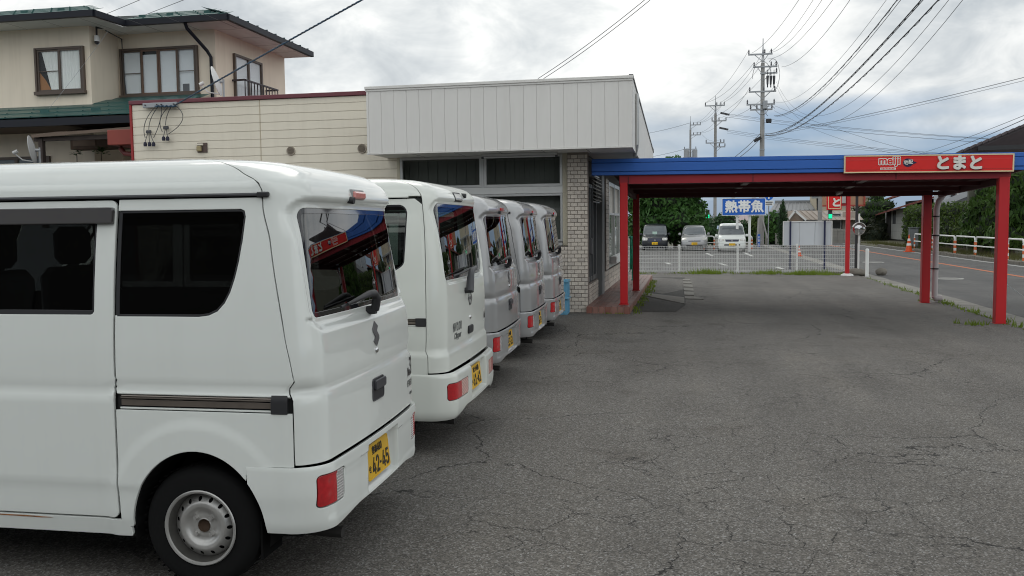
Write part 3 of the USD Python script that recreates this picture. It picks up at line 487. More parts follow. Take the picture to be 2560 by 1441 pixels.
# tiled pillar and the tiled wall below the window
pil = part(shop, 'pillar', MB().box(-1.985, 14.612, .0, -1.652, WY + .05, 2.75).box(-2.4, 14.618, .0, -1.986, WY - .002, 1.19), GROUT)
def brick_face(parent, x0, x1, y, z0, z1, bw=.107, bh=.0575, j=.0085):
    r, z = 0, z0
    while z + bh <= z1 + .01:
        x = x0 - (bw / 2 + j / 2 if r % 2 else 0)
        while x < x1 - .012:
            a, c = max(x, x0), min(x + bw, x1)
            if c - a > .018:
                part(parent, 'brick', MB().box(a, y - .010 - random.uniform(0, .003), z, c, y + .004, min(z + bh, z1), .0025), random.choices(BRICK, (5, 3, 1.6, .7))[0])
            x += bw + j
        z += bh + j; r += 1
brick_face(pil, -1.985, -1.652, 14.612, .075, 2.745)
brick_face(pil, -2.27, -1.99, 14.618, .075, 1.18)
def brick_side(parent, x, y0, y1, z0, z1, bw=.107, bh=.0575, j=.0085):
    r, z = 0, z0
    while z + bh <= z1 + .01:
        y = y0 - (bw / 2 if r % 2 else 0)
        while y < y1 - .012:
            a, c = max(y, y0), min(y + bw, y1)
            if c - a > .018: part(parent, 'brick', MB().box(x - .004, a, z, x + .010, c, min(z + bh, z1), .0025), random.choices(BRICK, (5, 3, 1.6, .7))[0])
            y += bw + j
        z += bh + j; r += 1
# east front, seen edge on: low tiled walls, doors, louvre, piers
EX = -1.652
low = part(shop, 'low_wall', MB().box(EX - .12, WY + .06, .1, EX - .005, 16.3, .55), GROUT)
brick_side(low, EX - .005, WY + .06, 16.3, .2, .55)
low2 = part(shop, 'low_wall', MB().box(EX - .12, 17.45, .1, EX - .005, 21.6, .60), GROUT)
brick_side(low2, EX - .005, 17.45, 21.6, .2, .60, .215, .09)
d = part(shop, 'door', MB().box(EX - .10, 14.90, .56, EX - .02, 14.96, 2.25).box(EX - .10, 15.25, .56, EX - .02, 15.31, 2.25).box(EX - .10, 15.62, .56, EX - .02, 15.70, 2.25).box(EX - .10, 16.2, .56, EX - .02, 16.3, 2.25).box(EX - .10, 14.96, 2.19, EX - .03, 16.3, 2.25).box(EX - .1, 14.96, .56, EX - .03, 16.3, .64), M('grey_steel', (.10, .105, .11), .45, .4))
for y0, y1 in ((14.965, 15.245), (15.315, 15.615), (15.705, 16.195)): part(d, 'pane', MB().box(EX - .062, y0, .645, EX - .056, y1, 2.185), CLEAR)
part(d, 'handle', MB().box(EX - .02, 15.26, 1.02, EX + .015, 15.29, 1.22, .004), GREY_PLASTIC)
lv = part(shop, 'louvre', MB().box(EX - .06, 15.68, 1.95, EX - .01, 16.75, 1.97).box(EX - .06, 15.68, 2.42, EX - .01, 16.75, 2.44), ALU)
for k in range(7): part(lv, 'slat', MB().obox((EX + .0, 16.2, 2.0 + k * .065), (0, 1, 0), (1, 0, -.7), (.7, 0, 1), (.52, .035, .004)), ALU)
part(shop, 'door_post', MB().box(EX - .10, 16.95, .1, EX + .02, 17.4, 2.7, .01), M('grey_post', (.20, .205, .205), .5))
part(shop, 'meter_box', MB().box(EX - .02, 14.82, 1.05, EX + .05, 14.92, 1.32, .01), GREY_PLASTIC)
pr = part(shop, 'pier', MB().box(EX - .12, 17.9, .6, EX - .002, 18.5, 2.5), GROUT)
brick_side(pr, EX - .002, 17.9, 18.5, .62, 2.5, .14, .08)
w = part(shop, 'window', MB().box(EX - .08, 18.65, .62, EX, 18.75, 2.45).box(EX - .08, 20.1, .62, EX, 20.2, 2.45).box(EX - .08, 21.5, .62, EX, 21.6, 2.45).box(EX - .08, 18.75, .62, EX - .005, 21.5, .70).box(EX - .08, 18.75, 2.37, EX - .005, 21.5, 2.45).box(EX - .08, 18.75, 1.75, EX - .005, 21.5, 1.80), ALU)
part(w, 'pane', MB().box(EX - .045, 18.76, .71, EX - .04, 20.09, 1.74)); part(w, 'pane', MB().box(EX - .045, 20.21, .71, EX - .04, 21.49, 1.74))
for c in ('pane', 'pane_001'): UsdShade.MaterialBindingAPI.Apply(stage.GetPrimAtPath(f'{w}/{c}')).Bind(CLEAR)
for c in ('socket', 'socket_001'): UsdShade.MaterialBindingAPI.Apply(stage.GetPrimAtPath(f'{lamp}/{c}')).Bind(GREY_PLASTIC)
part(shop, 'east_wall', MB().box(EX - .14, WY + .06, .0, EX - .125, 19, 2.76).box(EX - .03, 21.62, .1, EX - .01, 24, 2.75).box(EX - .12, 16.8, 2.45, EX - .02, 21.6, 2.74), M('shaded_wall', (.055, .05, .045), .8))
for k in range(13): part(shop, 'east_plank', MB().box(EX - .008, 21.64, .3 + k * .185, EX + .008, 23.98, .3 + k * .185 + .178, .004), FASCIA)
part(shop, 'window_box', MB().box(EX, 18.9, .70, EX + .14, 21.3, .86, .01), WHITE)
# things fixed to the siding
for px, py in ((727, 378), (905, 372)):
    p = onY(px, py, WY - .03); v = part(shop, 'vent', MB().lathe([(0, 0), (.062, 0), (.066, -.012), (.078, -.018), (.084, -.01), (.084, 0)], 24, (p[0], WY - .022, p[2]), 'y'), M('vent_cream', (.36, .31, .25), .6), smooth=40)
    for k in range(-4, 5): hw = math.sqrt(max(.06 ** 2 - (k * .0128) ** 2, 0)); part(v, 'slat', MB().obox((p[0], WY - .030, p[2] + k * .0128), (1, 0, 0), (0, 1, .8), (0, -.8, 1), (hw, .006, .0012)), M('vent_dark', (.30, .25, .20), .6))
p = onY(506, 370, WY - .03)
mt = part(shop, 'meter', MB().box(p[0] - .10, WY - .040, p[2] - .085, p[0] + .10, WY - .0225, p[2] + .09, .004), M('meter_board', (.10, .07, .06), .8, var=.4, vs=20))
part(mt, 'gauge', MB().box(p[0] - .085, WY - .10, p[2] - .065, p[0] + .0, WY - .041, p[2] + .03, .012), M('meter_brass', (.34, .28, .15), .5)); part(mt, 'cover', MB().box(p[0] - .09, WY - .075, p[2] + .04, p[0] + .03, WY - .041, p[2] + .075, .006), SIDING)
A0, A1 = onY(356, 264, WY - .12), onY(441, 263, WY - .12)
br = part(shop, 'cable_bracket', MB().box(A0[0], WY - .12, A0[2] - .045, A1[0], WY - .06, A0[2] + .04, .006).box(A0[0] + .1, WY - .061, A0[2] - .02, A0[0] + .14, WY - .0225, A0[2] + .02).box(A1[0] - .14, WY - .061, A0[2] - .02, A1[0] - .1, WY - .0225, A0[2] + .02), GALV)
for x in (A0[0] + .06, A0[0] + .30, A1[0] - .30, A1[0] - .05): part(br, 'bolt', MB().cyl((x, WY - .122, A0[2]), (x, WY - .14, A0[2]), .012, n=6), DARK_PLASTIC)
for px, n3, offs in ((372, 3, (-9, 2, 12)), (415, 2, (-6, 4))):
    c = onY(px, 330 if px == 372 else 320, WY - .09)
    cl = part(shop, 'cable_clamp', MB().box(c[0] - .055, WY - .11, c[2] - .03, c[0] + .05, WY - .065, c[2] + .03, .012), GREY_PLASTIC)
    for o in offs:
        e = onY(px + o, 360 if px == 372 else 346, WY - .10); part(cl, 'end_cap', MB().lathe([(0, -.045), (.028, -.045), (.032, -.01), (.026, .025), (.008, .035), (0, .04)], 10, (e[0], e[1], e[2])), M('cap_black', (.012, .012, .03), .5), smooth=40)
        part(cl, 'lead', MB().tube([(e[0], e[1], e[2] + .03), ((e[0] + c[0]) / 2 + o * .0012, e[1], (e[2] + c[2]) / 2), (c[0] + o * .002, WY - .09, c[2] - .02)], .006, 5), WIRE)
def sagline(p, q, sag, n=14, side=(0, 0, 0)):
    t = np.linspace(0, 1, n)[:, None]; return np.asarray(p) * (1 - t) + np.asarray(q) * t - np.array([0, 0, 1]) * sag * 4 * t * (1 - t) + np.asarray(side) * 4 * t * (1 - t)
for (ax, ay), (bx, by), off in (((392, 264), (363, 345), -.10), ((398, 264), (372, 325), -.04), ((404, 264), (384, 345), .06), ((425, 264), (406, 330), -.10), ((430, 264), (414, 314), -.02), ((441, 266), (420, 336), .22)):
    part(shop, 'lead', MB().tube(sagline(onY(ax, ay, WY - .1), onY(bx, by, WY - .085), 0, 12, (off, -.02, 0)), .0065, 5), WIRE)
part(shop, 'cable_binding', MB().tube([onY(388 + k * 4, 266 + 1.5 * math.sin(k * 2.4), WY - .14 + .02 * math.cos(k * 2.4)) for k in range(14)], .016, 6), WIRE_BLUE)
# porch, tile by tile as far as the joints show
porch = thing('porch', 'red brown tiled porch step along the shop front under the canopy', 'porch', kind='structure')
PX0, PX1, PZ = -1.66, -.945, .195
part(porch, 'base', MB().box(PX0, 14.43, -.1, PX1 - .012, 23.6, PZ - .010), M('porch_mortar', (.30, .24, .20), .9))
nx, tw = 7, (PX1 - PX0) / 7
for k in range(nx):
    part(porch, 'riser_tile', MB().box(PX0 + k * tw + .004, 14.418, .07, PX0 + (k + 1) * tw - .004, 14.432, PZ - .004, .003), random.choice(TERRA))
    for r in range(20):
        y0 = 14.42 + r * .212; part(porch, 'tile', MB().box(PX0 + k * tw + .004, y0 + .004, PZ - .012, PX0 + (k + 1) * tw - .004, y0 + .208, PZ + random.uniform(0, .002), .002), random.choice(TERRA))
b = MB()
for k in range(nx):
    for r in range(23): b.box(PX0 + k * tw + .004, 18.665 + r * .212, PZ - .012, PX0 + (k + 1) * tw - .004, 18.665 + r * .212 + .204, PZ)
part(porch, 'far_tiles', b, TERRA[2], kind='stuff')
b = MB()
for r in range(43): b.box(PX1 - .012, 14.44 + r * .212, .0, PX1 + .003, 14.44 + r * .212 + .205, PZ - .013)
part(porch, 'edge_tiles', b, TERRA[0], kind='stuff')
# blue crates stacked between the last van and the wall
CR = M('crate_blue', (.14, .36, .52), .5, 0, .2, .06)
def crate(z, label):
    t = thing('crate', label, 'crate', (-2.14, 14.28, z), .02, 'blue crates stacked by the pillar')
    b = MB().box(-.20, -.15, 0, .20, .15, .012)
    for x in (-.20, .185): b.box(x, -.15, .012, x + .015, .15, .27)
    for y in (-.15, .135): b.box(-.185, y, .012, .185, y + .015, .27)
    part(t, 'body', b, CR); part(t, 'rim', MB().box(-.22, -.17, .25, .22, -.15, .285, .005).box(-.22, .15, .25, .22, .17, .285, .005).box(-.22, -.15, .25, -.2, .15, .285, .005).box(.2, -.15, .25, .22, .15, .285, .005), CR)
    r = MB()
    for x in (-.15, -.05, .05, .15): r.box(x - .008, -.165, .02, x + .008, -.15, .25)
    for y in (-.1, 0, .1): r.box(.2, y - .008, .02, .212, y + .008, .25)
    part(t, 'ribs', r, CR); part(t, 'grip', MB().box(.2005, -.04, .17, .2035, .04, .21), M('crate_dark', (.06, .17, .27), .6))
g0 = float(gz(-2.14, 14.28)) + .004
for k, lab in enumerate(('pale blue plastic crate at the bottom of the stack by the pillar', 'pale blue plastic crate on top of the stack by the pillar')): crate(g0 + k * .277, lab)
# garden hose hanging at the far end of the porch
h = thing('garden_hose', 'coiled green garden hose hanging by the far canopy post', 'hose', (-1.33, 21.4, .195))
pts = []
for k in range(160):
    a = k / 160 * 2 * PI * 6; pts.append((.05 * math.sin(k * .13) + .02 * math.sin(a * .5), .15 * math.sin(a) + .015 * math.sin(k * .31), .62 + .40 * math.cos(a) + .05 * math.sin(k * .09)))
part(h, 'coil', MB().tube(pts, .013, 6), M('hose_green', (.015, .26, .15), .45), smooth=True)
part(h, 'hanger', MB().box(-.02, -.18, 0, .02, .18, .03).box(-.02, -.015, 0, .02, .015, 1.02).box(-.09, -.06, 1.0, .09, .06, 1.06, .02), M('hose_teal', (.02, .22, .16), .5))
# ------------------------------------------------------------------ the house behind the shop
house = thing('house', 'two storey beige stucco house with a green metal roof behind the shop', 'house')
RX0, RX1, RY, RYB, LX, LY = -13.0, -10.53, 18.5, 22.0, -12.99, 17.5
b = MB().box(RX0 - 7, RY, 0, RX1, RYB, 6.07).box(-21, LY, 0, LX, RY + .01, 6.06)
part(house, 'wall', b, STUCCO)
b = MB().box(-21.6, 16.82, 6.045, LX + .62, 18.6, 6.06).box(LX + .6, 17.82, 6.05, RX1 + .68, 22.1, 6.062)
part(house, 'soffit', b, SOFFIT)
b = MB()
for k in range(12): b.box(-20 + k * .91, 16.85, 6.0435, -19.992 + k * .91, 18.5 if k < 8 else RY, 6.046)
for k in range(4): b.box(RX1 + .0, 18.6 + k * .91, 6.048, RX1 + .66, 18.608 + k * .91, 6.0505)
part(house, 'soffit_joint', b, M('soffit_gap2', (.2, .2, .2), .9))
# eaves: fascia and half round gutter
gut = [((-21.6, 16.76, 6.11), (LX + .68, 16.76, 6.11)), ((LX + .68, 16.76, 6.11), (LX + .72, 17.76, 6.11)), ((LX + .72, 17.76, 6.115), (RX1 + .74, 17.76, 6.115)), ((RX1 + .74, 17.76, 6.115), (RX1 + .74, 22.12, 6.115))]
for p, q in gut: part(house, 'gutter', MB().bar(p, q, .09, .13), BLACK_GUTTER)
# roof: overlapping metal sheets, each its own piece, with snow stops
def roof_rows(parent, x0, X1, y_eave, z_eave, slope, rows, run, wid, mat, hip=0.0, stops=True):
    for r in range(rows):
        ya, yb = y_eave + r * run, y_eave + (r + 1) * run + .03; za, zb_ = z_eave + r * run * slope, z_eave + (r + 1) * run * slope + .008
        k0 = 0; x1 = X1 - hip * r * run
        x = x0 - (wid / 2 if r % 2 else 0)
        while x < x1 - .02:
            a, c = max(x, x0) + .004, min(x + wid, x1) - .004
            if c - a > .05:
                m = MB(); th = .016
                m.add([(a, ya, za), (c, ya, za), (c, yb, zb_), (a, yb, zb_), (a, ya, za + th), (c, ya, za + th), (c, yb, zb_ + .004), (a, yb, zb_ + .004)], [[3, 2, 1, 0], [4, 5, 6, 7], [0, 1, 5, 4], [1, 2, 6, 5], [2, 3, 7, 6], [3, 0, 4, 7]])
                m.box(c - .012, ya + .0, za + th, c + .006, ya + .05, za + th + .016)
                part(parent, 'roof_sheet', m, mat)
                if stops and r == 1 and k0 % 2 == 0: part(parent, 'snow_stop', MB().box(a + wid * .25, ya + .05, za + .02, a + wid * .6, ya + .07, za + .075), mat)
                k0 += 1
            x += wid
roof_rows(house, -21.6, LX + .70, 16.74, 6.17, .36, 4, .30, .46, GREEN_ROOF, 1.0)
roof_rows(house, LX + .72, RX1 + .72, 17.74, 6.18, .36, 4, .30, .46, GREEN_ROOF, 1.0)
# hip on the right
for r in range(3):
    for k in range(11):
        y0 = 17.80 + k * .455 + r * .25
        if y0 > 21.7 : continue
        xa, xb = RX1 + .74 - r * .30, RX1 + .74 - (r + 1) * .30 - .03; za, zb_ = 6.18 + r * .108, 6.18 + (r + 1) * .108 + .008
        m = MB().add([(xa, y0, za), (xa, y0 + .447, za), (xb, y0 + .447, zb_), (xb, y0, zb_), (xa, y0, za + .018), (xa, y0 + .447, za + .018), (xb, y0 + .447, zb_ + .004), (xb, y0, zb_ + .004)], [[3, 2, 1, 0], [4, 5, 6, 7], [0, 1, 5, 4], [1, 2, 6, 5], [2, 3, 7, 6], [3, 0, 4, 7]])
        m.box(xa - .06, y0 + .43, za + .016, xa + .005, y0 + .45, za + .05); part(house, 'roof_sheet', m, M('dark_roof_edge', (.02, .05, .055), .4))
part(house, 'roof_core', MB().add([(-21.5, 17.9, 6.53), (RX1 - .2, 18.95, 6.53), (RX1 - .2, 22.4, 6.5), (-21.5, 22.4, 7.4), (RX1 - 2, 22.0, 7.3)], [[0, 1, 4], [0, 4, 3], [1, 2, 4]]), GREEN_ROOF)
# downpipe
part(house, 'downpipe', MB().tube([(RX1 - .30, 17.80, 6.05), (RX1 - .30, 17.86, 5.95), (RX1 - .12, 18.35, 5.55), (RX1 - .08, 18.44, 5.42), (RX1 - .07, 18.44, 3.9)], .038, 8), BLACK_GUTTER, smooth=50)
part(house, 'wall_cable', MB().tube([(RX0 + .18, 17.84, 6.0), (RX0 + .14, 18.46, 5.94), (RX0 + .17, 18.46, 5.0), (RX0 + .22, 18.46, 4.4)], .014, 5), WIRE)
def house_window(name, x0, x1, z0, z1, y, splits, inner, mid=None, pull=None):
    w = part(house, 'window', MB().box(x0, y - .07, z0, x0 + .05, y + .02, z1, .004).box(x1 - .05, y - .07, z0, x1, y + .02, z1, .004).box(x0 + .06, y - .068, z1 - .05, x1 - .06, y + .02, z1, .004).box(x0 - .02, y - .10, z0, x1 + .02, y + .02, z0 + .075, .004), BRONZE, label=name)
    xs = [x0 + .06] + [x0 + (x1 - x0) * s for s in splits] + [x1 - .06]
    for k, (a, c) in enumerate(zip(xs[:-1], xs[1:])):
        o = -.058 if k % 2 else -.044
        s = part(w, 'sash', MB().box(a, y + o, z0 + .076, a + .035, y + o + .025, z1 - .051).box(c - .035, y + o, z0 + .076, c, y + o + .025, z1 - .051).box(a + .035, y + o + .001, z0 + .076, c - .035, y + o + .024, z0 + .115).box(a + .035, y + o + .001, z1 - .085, c - .035, y + o + .024, z1 - .051), BRONZE if k in (0, len(xs) - 2) else M('brown_sash', (.13, .075, .05), .5))
        part(w, 'pane', MB().box(a + .036, y + o + .008, z0 + .116, c - .036, y + o + .013, z1 - .086), CURTAIN_GLASS)
        if mid and k in mid: part(w, 'glazing_bar', MB().box(a + .036, y + o - .002, (z0 + z1) / 2 - .008, c - .036, y + o + .007, (z0 + z1) / 2 + .008), BRONZE)
    return w, xs
def curtain(parent, x0, x1, z0, z1, y, mat, slant=0.0, folds=9, amp=.012):
    us = np.linspace(0, 1, 60); vs = np.linspace(0, 1, 7)
    a, c = np.meshgrid(us, vs, indexing='ij')
    x = x0 + (x1 - x0) * a + slant * (1 - c) * (1 - a); z = z0 + (z1 - z0) * c
    yy = y + amp * np.sin(a * folds * 2 * PI + .6 * np.sin(c * 3)) * (1 - .3 * c)
    v = np.stack([x, yy, z], -1).reshape(-1, 3); n = len(vs); i, j = np.meshgrid(np.arange(59), np.arange(n - 1), indexing='ij')
    part(parent, 'curtain', (v, np.stack([i * n + j, (i + 1) * n + j, (i + 1) * n + j + 1, i * n + j + 1], -1).reshape(-1, 4)), mat, smooth=True)
w, xs = house_window('two pane window with white curtains drawn to one side', -14.36, -13.12, 4.57, 5.61, LY, [.5], 0, mid=[0])
curtain(w, -14.20, -13.74, 4.66, 5.55, LY - .019, CURTAIN, .22, 5); curtain(w, -13.72, -13.19, 4.66, 5.55, LY - .019, CURTAIN, 0, 7)
part(w, 'backing', MB().box(-14.30, LY - .0065, 4.64, -13.18, LY - .004, 5.56), M('room_dark', (.03, .03, .032), .9))
part(w, 'board', MB().prism(Polygon([(-14.29, 4.65), (-13.97, 4.65), (-14.12, 4.9), (-14.26, 5.07), (-14.29, 5.08)]), lambda u, v_, d: (u, LY - .012 + d, v_), -.003, 0), M('brown_board', (.36, .16, .06), .7))
w, xs = house_window('wide four pane window with white blinds', -12.93, -10.95, 4.575, 5.71, RY, [.28, .5, .74], 0, mid=[0, 3])
part(w, 'blind', MB().box(-12.86, RY - .008, 4.66, -11.0, RY - .004, 5.65), BLIND)
part(w, 'blind_gap', MB().box(-12.36, RY - .0095, 5.56, -11.96, RY - .0085, 5.64), M('room_dark2', (.03, .03, .03), .9))
part(w, 'object', MB().box(-11.36, RY - .016, 4.68, -11.2, RY - .0095, 4.86), M('grey_thing', (.12, .12, .13), .6))
# east window and its iron rail
y0, y1 = onX(583, 180, RX1)[1], onX(652, 190, RX1)[1]; z0, z1 = 4.45, onX(583, 134, RX1)[2]
w = part(house, 'window', MB().box(RX1 - .02, y0, z0, RX1 + .06, y0 + .06, z1).box(RX1 - .02, y1 - .06, z0, RX1 + .06, y1, z1).box(RX1 - .02, y0 + .06, z1 - .05, RX1 + .058, y1 - .06, z1).box(RX1 - .02, (y0 + y1) / 2 - .03, z0, RX1 + .055, (y0 + y1) / 2 + .03, z1 - .05), BRONZE)
part(w, 'blind', MB().box(RX1 + .002, y0 + .06, z0, RX1 + .008, y1 - .06, z1 - .05), BLIND); part(w, 'pane', MB().box(RX1 + .025, y0 + .06, z0, RX1 + .03, y1 - .06, z1 - .05), CURTAIN_GLASS)
ry0, ry1 = y0 - .05, y1 + .25
rail = part(house, 'balcony_rail', MB().bar((RX1 + .32, ry0, 5.02), (RX1 + .32, ry1, 5.02), .05, .035).bar((RX1 + .32, ry0, 4.36), (RX1 + .32, ry1, 4.36), .03).bar((RX1, ry0, 5.02), (RX1 + .32, ry0, 5.02), .04).bar((RX1, ry1, 5.02), (RX1 + .32, ry1, 5.02), .04), M('iron_rail', (.05, .04, .045), .5, .4))
for k in range(12): yb = ry0 + (ry1 - ry0) * k / 11; part(rail, 'baluster', MB().bar((RX1 + .32, yb, 4.36), (RX1 + .32, yb, 5.0), .018), MATS['iron_rail'])
# camera under the eave
p = np.array([LX + .10, 17.62, 5.72])
cm = thing('security_camera', 'small white dome camera under the eave corner of the beige house', 'camera', p)
part(cm, 'bracket', MB().bar((0, 0, .12), (0, 0, .33), .03).bar((0, 0, .3), (0, .25, .34), .03), DARK_PLASTIC)
part(cm, 'body', MB().lathe([(0, .14), (.05, .13), (.062, .08), (.06, .0), (.0, .0)], 16), WHITE, smooth=40); part(cm, 'dome', MB().lathe([(.058, .0), (.05, -.04), (.03, -.062), (0, -.07)], 16), M('smoked_dome', (.015, .015, .018), .1, 0, 1), smooth=True)
# lower roof and what stands under it
roof_rows(house, -21.0, -10.6, 16.28, 3.92, .335, 4, .42, .62, GREEN_ROOF)
part(house, 'lower_roof_core', MB().add([(-21, 16.3, 3.90), (-10.6, 16.3, 3.90), (-10.6, 18.4, 4.60), (-21, 18.4, 4.60)], [[0, 1, 2], [0, 2, 3]]), GREEN_ROOF)
part(house, 'lower_gutter', MB().bar((-21, 16.24, 3.80), (-10.6, 16.24, 3.80), .11, .15), BLACK_GUTTER)
part(house, 'lower_soffit', MB().box(-21, 16.3, 3.74, -10.62, LY - .005, 3.755), M('brown_soffit', (.14, .10, .075), .8, var=.2, vs=4))
part(house, 'lower_window', MB().box(-18, LY - .06, 2.75, -14.1, LY - .01, 2.82).box(-18, LY - .06, 3.16, -14.1, LY - .01, 3.22).box(-15.9, LY - .06, 2.82, -15.82, LY - .01, 3.16).box(-15.0, LY - .06, 2.82, -14.92, LY - .01, 3.16).box(-14.2, LY - .06, 2.82, -14.1, LY - .01, 3.16), BRONZE)
part(house, 'lower_pane', MB().box(-18, LY - .03, 2.82, -14.2, LY - .02, 3.16), M('dim_pane', (.12, .13, .125), .15, var=.4, vs=3))
# lean-to awning
awn = thing('lean_to', 'brown timber lean-to with a sloped roof between house and shop', 'lean-to')
a0, a1, a2 = onY(78, 341, 15.6), onY(332, 318, 15.6), onY(190, 318, 16.9)
part(awn, 'roof_board', MB().add([(a0[0], 15.6, a0[2] - .03), (-10.2, 15.6, a1[2] - .03), (-10.2, 16.9, a1[2] + .10), (a0[0] + .2, 16.9, a0[2] + .22), (a0[0], 15.6, a0[2] + .03), (-10.2, 15.6, a1[2] + .03), (-10.2, 16.9, a1[2] + .16), (a0[0] + .2, 16.9, a0[2] + .28)], [[3, 2, 1, 0], [4, 5, 6, 7], [0, 1, 5, 4], [1, 2, 6, 5], [2, 3, 7, 6], [3, 0, 4, 7]]), M('lean_to_roof', (.13, .09, .065), .7, var=.2, vs=3))
pa = onY(103, 350, 15.7)
part(awn, 'post', MB().box(pa[0] - .04, 15.66, 1.6, pa[0] + .05, 15.75, pa[2] + .02), M('dark_timber', (.035, .024, .02), .8, var=.3, vs=8))
part(awn, 'beam', MB().box(pa[0] - .15, 15.68, pa[2] - .03, -10.2, 15.74, pa[2] + .06), MATS['dark_timber'])
part(awn, 'rail', MB().bar((pa[0], 15.75, 2.84), (-11.8, 16.6, 2.75), .05), MATS['dark_timber'])
q0, q1 = onY(178, 340, 16.9), onY(275, 372, 16.9)
part(awn, 'shutter_box', MB().box(q0[0], 16.85, q1[2], q1[0] + 1.0, 17.2, q0[2], .01), WOOD); part(awn, 'panel', MB().box(q0[0] + .08, 16.835, q1[2] + .07, q1[0] - .3, 16.85, q0[2] - .03), M('brown_panel', (.20, .135, .095), .7, var=.2, vs=4))
rb = thing('red_gutter_box', 'red brown sheet metal rain box on the left corner of the shop', 'rain box')
p0, p1 = onY(271, 326, 15.0), onY(331, 362, 15.0)
part(rb, 'box', MB().box(p0[0], 14.95, p1[2], -10.17, 15.6, p0[2], .01), RED_BOX); part(rb, 'pipe', MB().tube([onY(304, 362, 15.2), onY(302, 372, 15.2), onY(312, 384, 15.2), (-10.14, 15.1, onY(333, 391, 15.1)[2])], .05, 10), M('red_pipe', (.13, .025, .022), .5), smooth=40)
yard_wall = thing('block_wall', 'grey garden wall in the gap between house and shop', 'wall')
part(yard_wall, 'wall', MB().box(-20, 16.5, 0, -10.2, 16.62, 2.55), M('grey_wall', (.22, .225, .235), .8, var=.15)); part(yard_wall, 'coping', MB().box(-20, 16.46, 2.555, -10.2, 16.66, 2.60), M('grey_coping', (.30, .30, .30), .8))
part(yard_wall, 'pipe', MB().tube([(-17, 16.42, 2.68), (-10.3, 16.42, 2.78)], .025, 6), M('green_pipe', (.05, .28, .14), .5))
rng = random.Random(5)
def small_plant(name, x, y, z, label, n=60, s=.16, mat=None, lf=.05):
    b = MB()
    for k in range(n):
        a, e, r = rng.uniform(0, 2 * PI), rng.uniform(-.2, 1.2), rng.uniform(.3, 1) * s
        c = np.array([x + r * math.cos(a) * math.cos(e), y + r * math.sin(a) * math.cos(e), z + s * .6 + r * math.sin(e)]); d = np.array([math.cos(a), math.sin(a), rng.uniform(-.5, .6)]) * lf; w = np.array([-math.sin(a), math.cos(a), rng.uniform(-.4, .4)]) * lf * .35
        b.add([c - d, c + w, c + d, c - w], [[0, 1, 2], [0, 2, 3]])
    t = thing(name, label, 'plant'); part(t, 'foliage', b, mat or leaf('pot_leaf', [(.03, .07, .02), (.07, .13, .03), (.13, .16, .05)])); part(t, 'stem', MB().cyl((x, y, z - .3), (x, y, z + s * .6), .008, n=5), BARK); return t
pq = onY(253, 385, 16.4); small_plant('potted_plant', pq[0], 16.4, pq[2] - .08, 'straggly green plant above the grey wall between house and shop', 70, .17)
pq = onY(192, 388, 16.4); small_plant('potted_plant', pq[0], 16.4, pq[2] - .06, 'thin dry looking plant left of the green one above the grey wall', 26, .14)
def dish(loc, rz, label, r=.24, tilt=.5, pole=.5, mat=WHITE):
    t = thing('satellite_dish', label, 'satellite dish', loc, rz)
    prof = [(r * k / 8, .22 * r * (k / 8) ** 2) for k in range(9)]
    b = MB().lathe(prof + [(r * 1.0, .22 * r - .01)] + [(r * k / 8, .22 * r * (k / 8) ** 2 - .012) for k in range(8, -1, -1)], 28)
    ct, st = math.cos(tilt), math.sin(tilt); v, f = b.arrays(); y, z = v[:, 1] * 1.1, v[:, 2]
    v = np.stack([v[:, 0], -z * ct * 1.0 + y * st * 0 - y * st, y * ct - z * st * -1 * 0 + z * st], -1)
    part(t, 'reflector', (v, f[:, ::-1]), mat, smooth=40)
    part(t, 'arm', MB().tube([(0, .0, -r * .9), (0, -.22, -r * .75), (0, -.36, -.06)], .012, 6), mat); part(t, 'receiver', MB().cyl((0, -.38, -.06), (0, -.30, -.02), .035, n=10), mat)
    part(t, 'mast', MB().cyl((0, .08, .05), (0, .08, -pole), .022, n=8).cyl((0, 0, 0), (0, .09, 0), .03, n=8), GALV); return t
p = onY(87, 376, 14.9); dish(p, -1.10, 'pale satellite dish on a mast beside the timber lean-to', .25, .15, .6, M('dish_grey', (.42, .42, .41), .5))
p = onY(548, 205, 16.2); dish(p, -1.28, 'white satellite dish seen edge on, on the shop roof before the house corner', .27, .25, p[2] - 3.84)
# ------------------------------------------------------------------ the canopy
CY0, CY1 = 14.9, 18.4
can = thing('carport_canopy', 'blue and red steel canopy on four red posts across the yard', 'canopy')
XL, XR = onY(1560, 600, CY0)[0], onY(2503, 620, CY0)[0]; XRB = onZ(2313, 750, 0)[0] * .995; XLB = XL + .02
def slab8(a, dy0, dy1, dz0, dz1):
    """A straight member from a to b with its y and z extent given at both ends."""
def post(x, y, z0, z1, w, lab=None):
    h = w / 2; p = part(can, 'post', MB().box(x - h, y - h, z0 + .012, x + h, y + h, z1, .006), RED, label=lab)
    part(p, 'base_plate', MB().box(x - h - .02, y - h - .02, z0, x + h + .02, y + h + .02, z0 + .012, .003), RED)
post(XL, CY0, PZ, 2.25, .125); post(XR, CY0, float(gz(XR, CY0)) - .01, 2.215, .15)
post(XLB, CY1 - .35, PZ, 2.15, .125, 'far post in the shade'); post(XRB, CY1, float(gz(XRB, CY1)) - .01, 2.10, .15)
bx0, bx1 = -1.60, 5.35
def tilt(m):                                                        # the whole beam falls 1 in 110 towards the road
    v, f = m.arrays(); v[:, 2] -= (v[:, 0] - bx0) * .0090; return v, f
for k, (z0, z1, o) in enumerate(((2.372, 2.428, .0), (2.434, 2.572, -.006), (2.578, 2.642, .0))):
    part(can, 'fascia_strip', tilt(MB().box(bx0, CY0 - .11 + o, z0, bx1, CY0 - .085 + o, z1, .006)), BLUE)
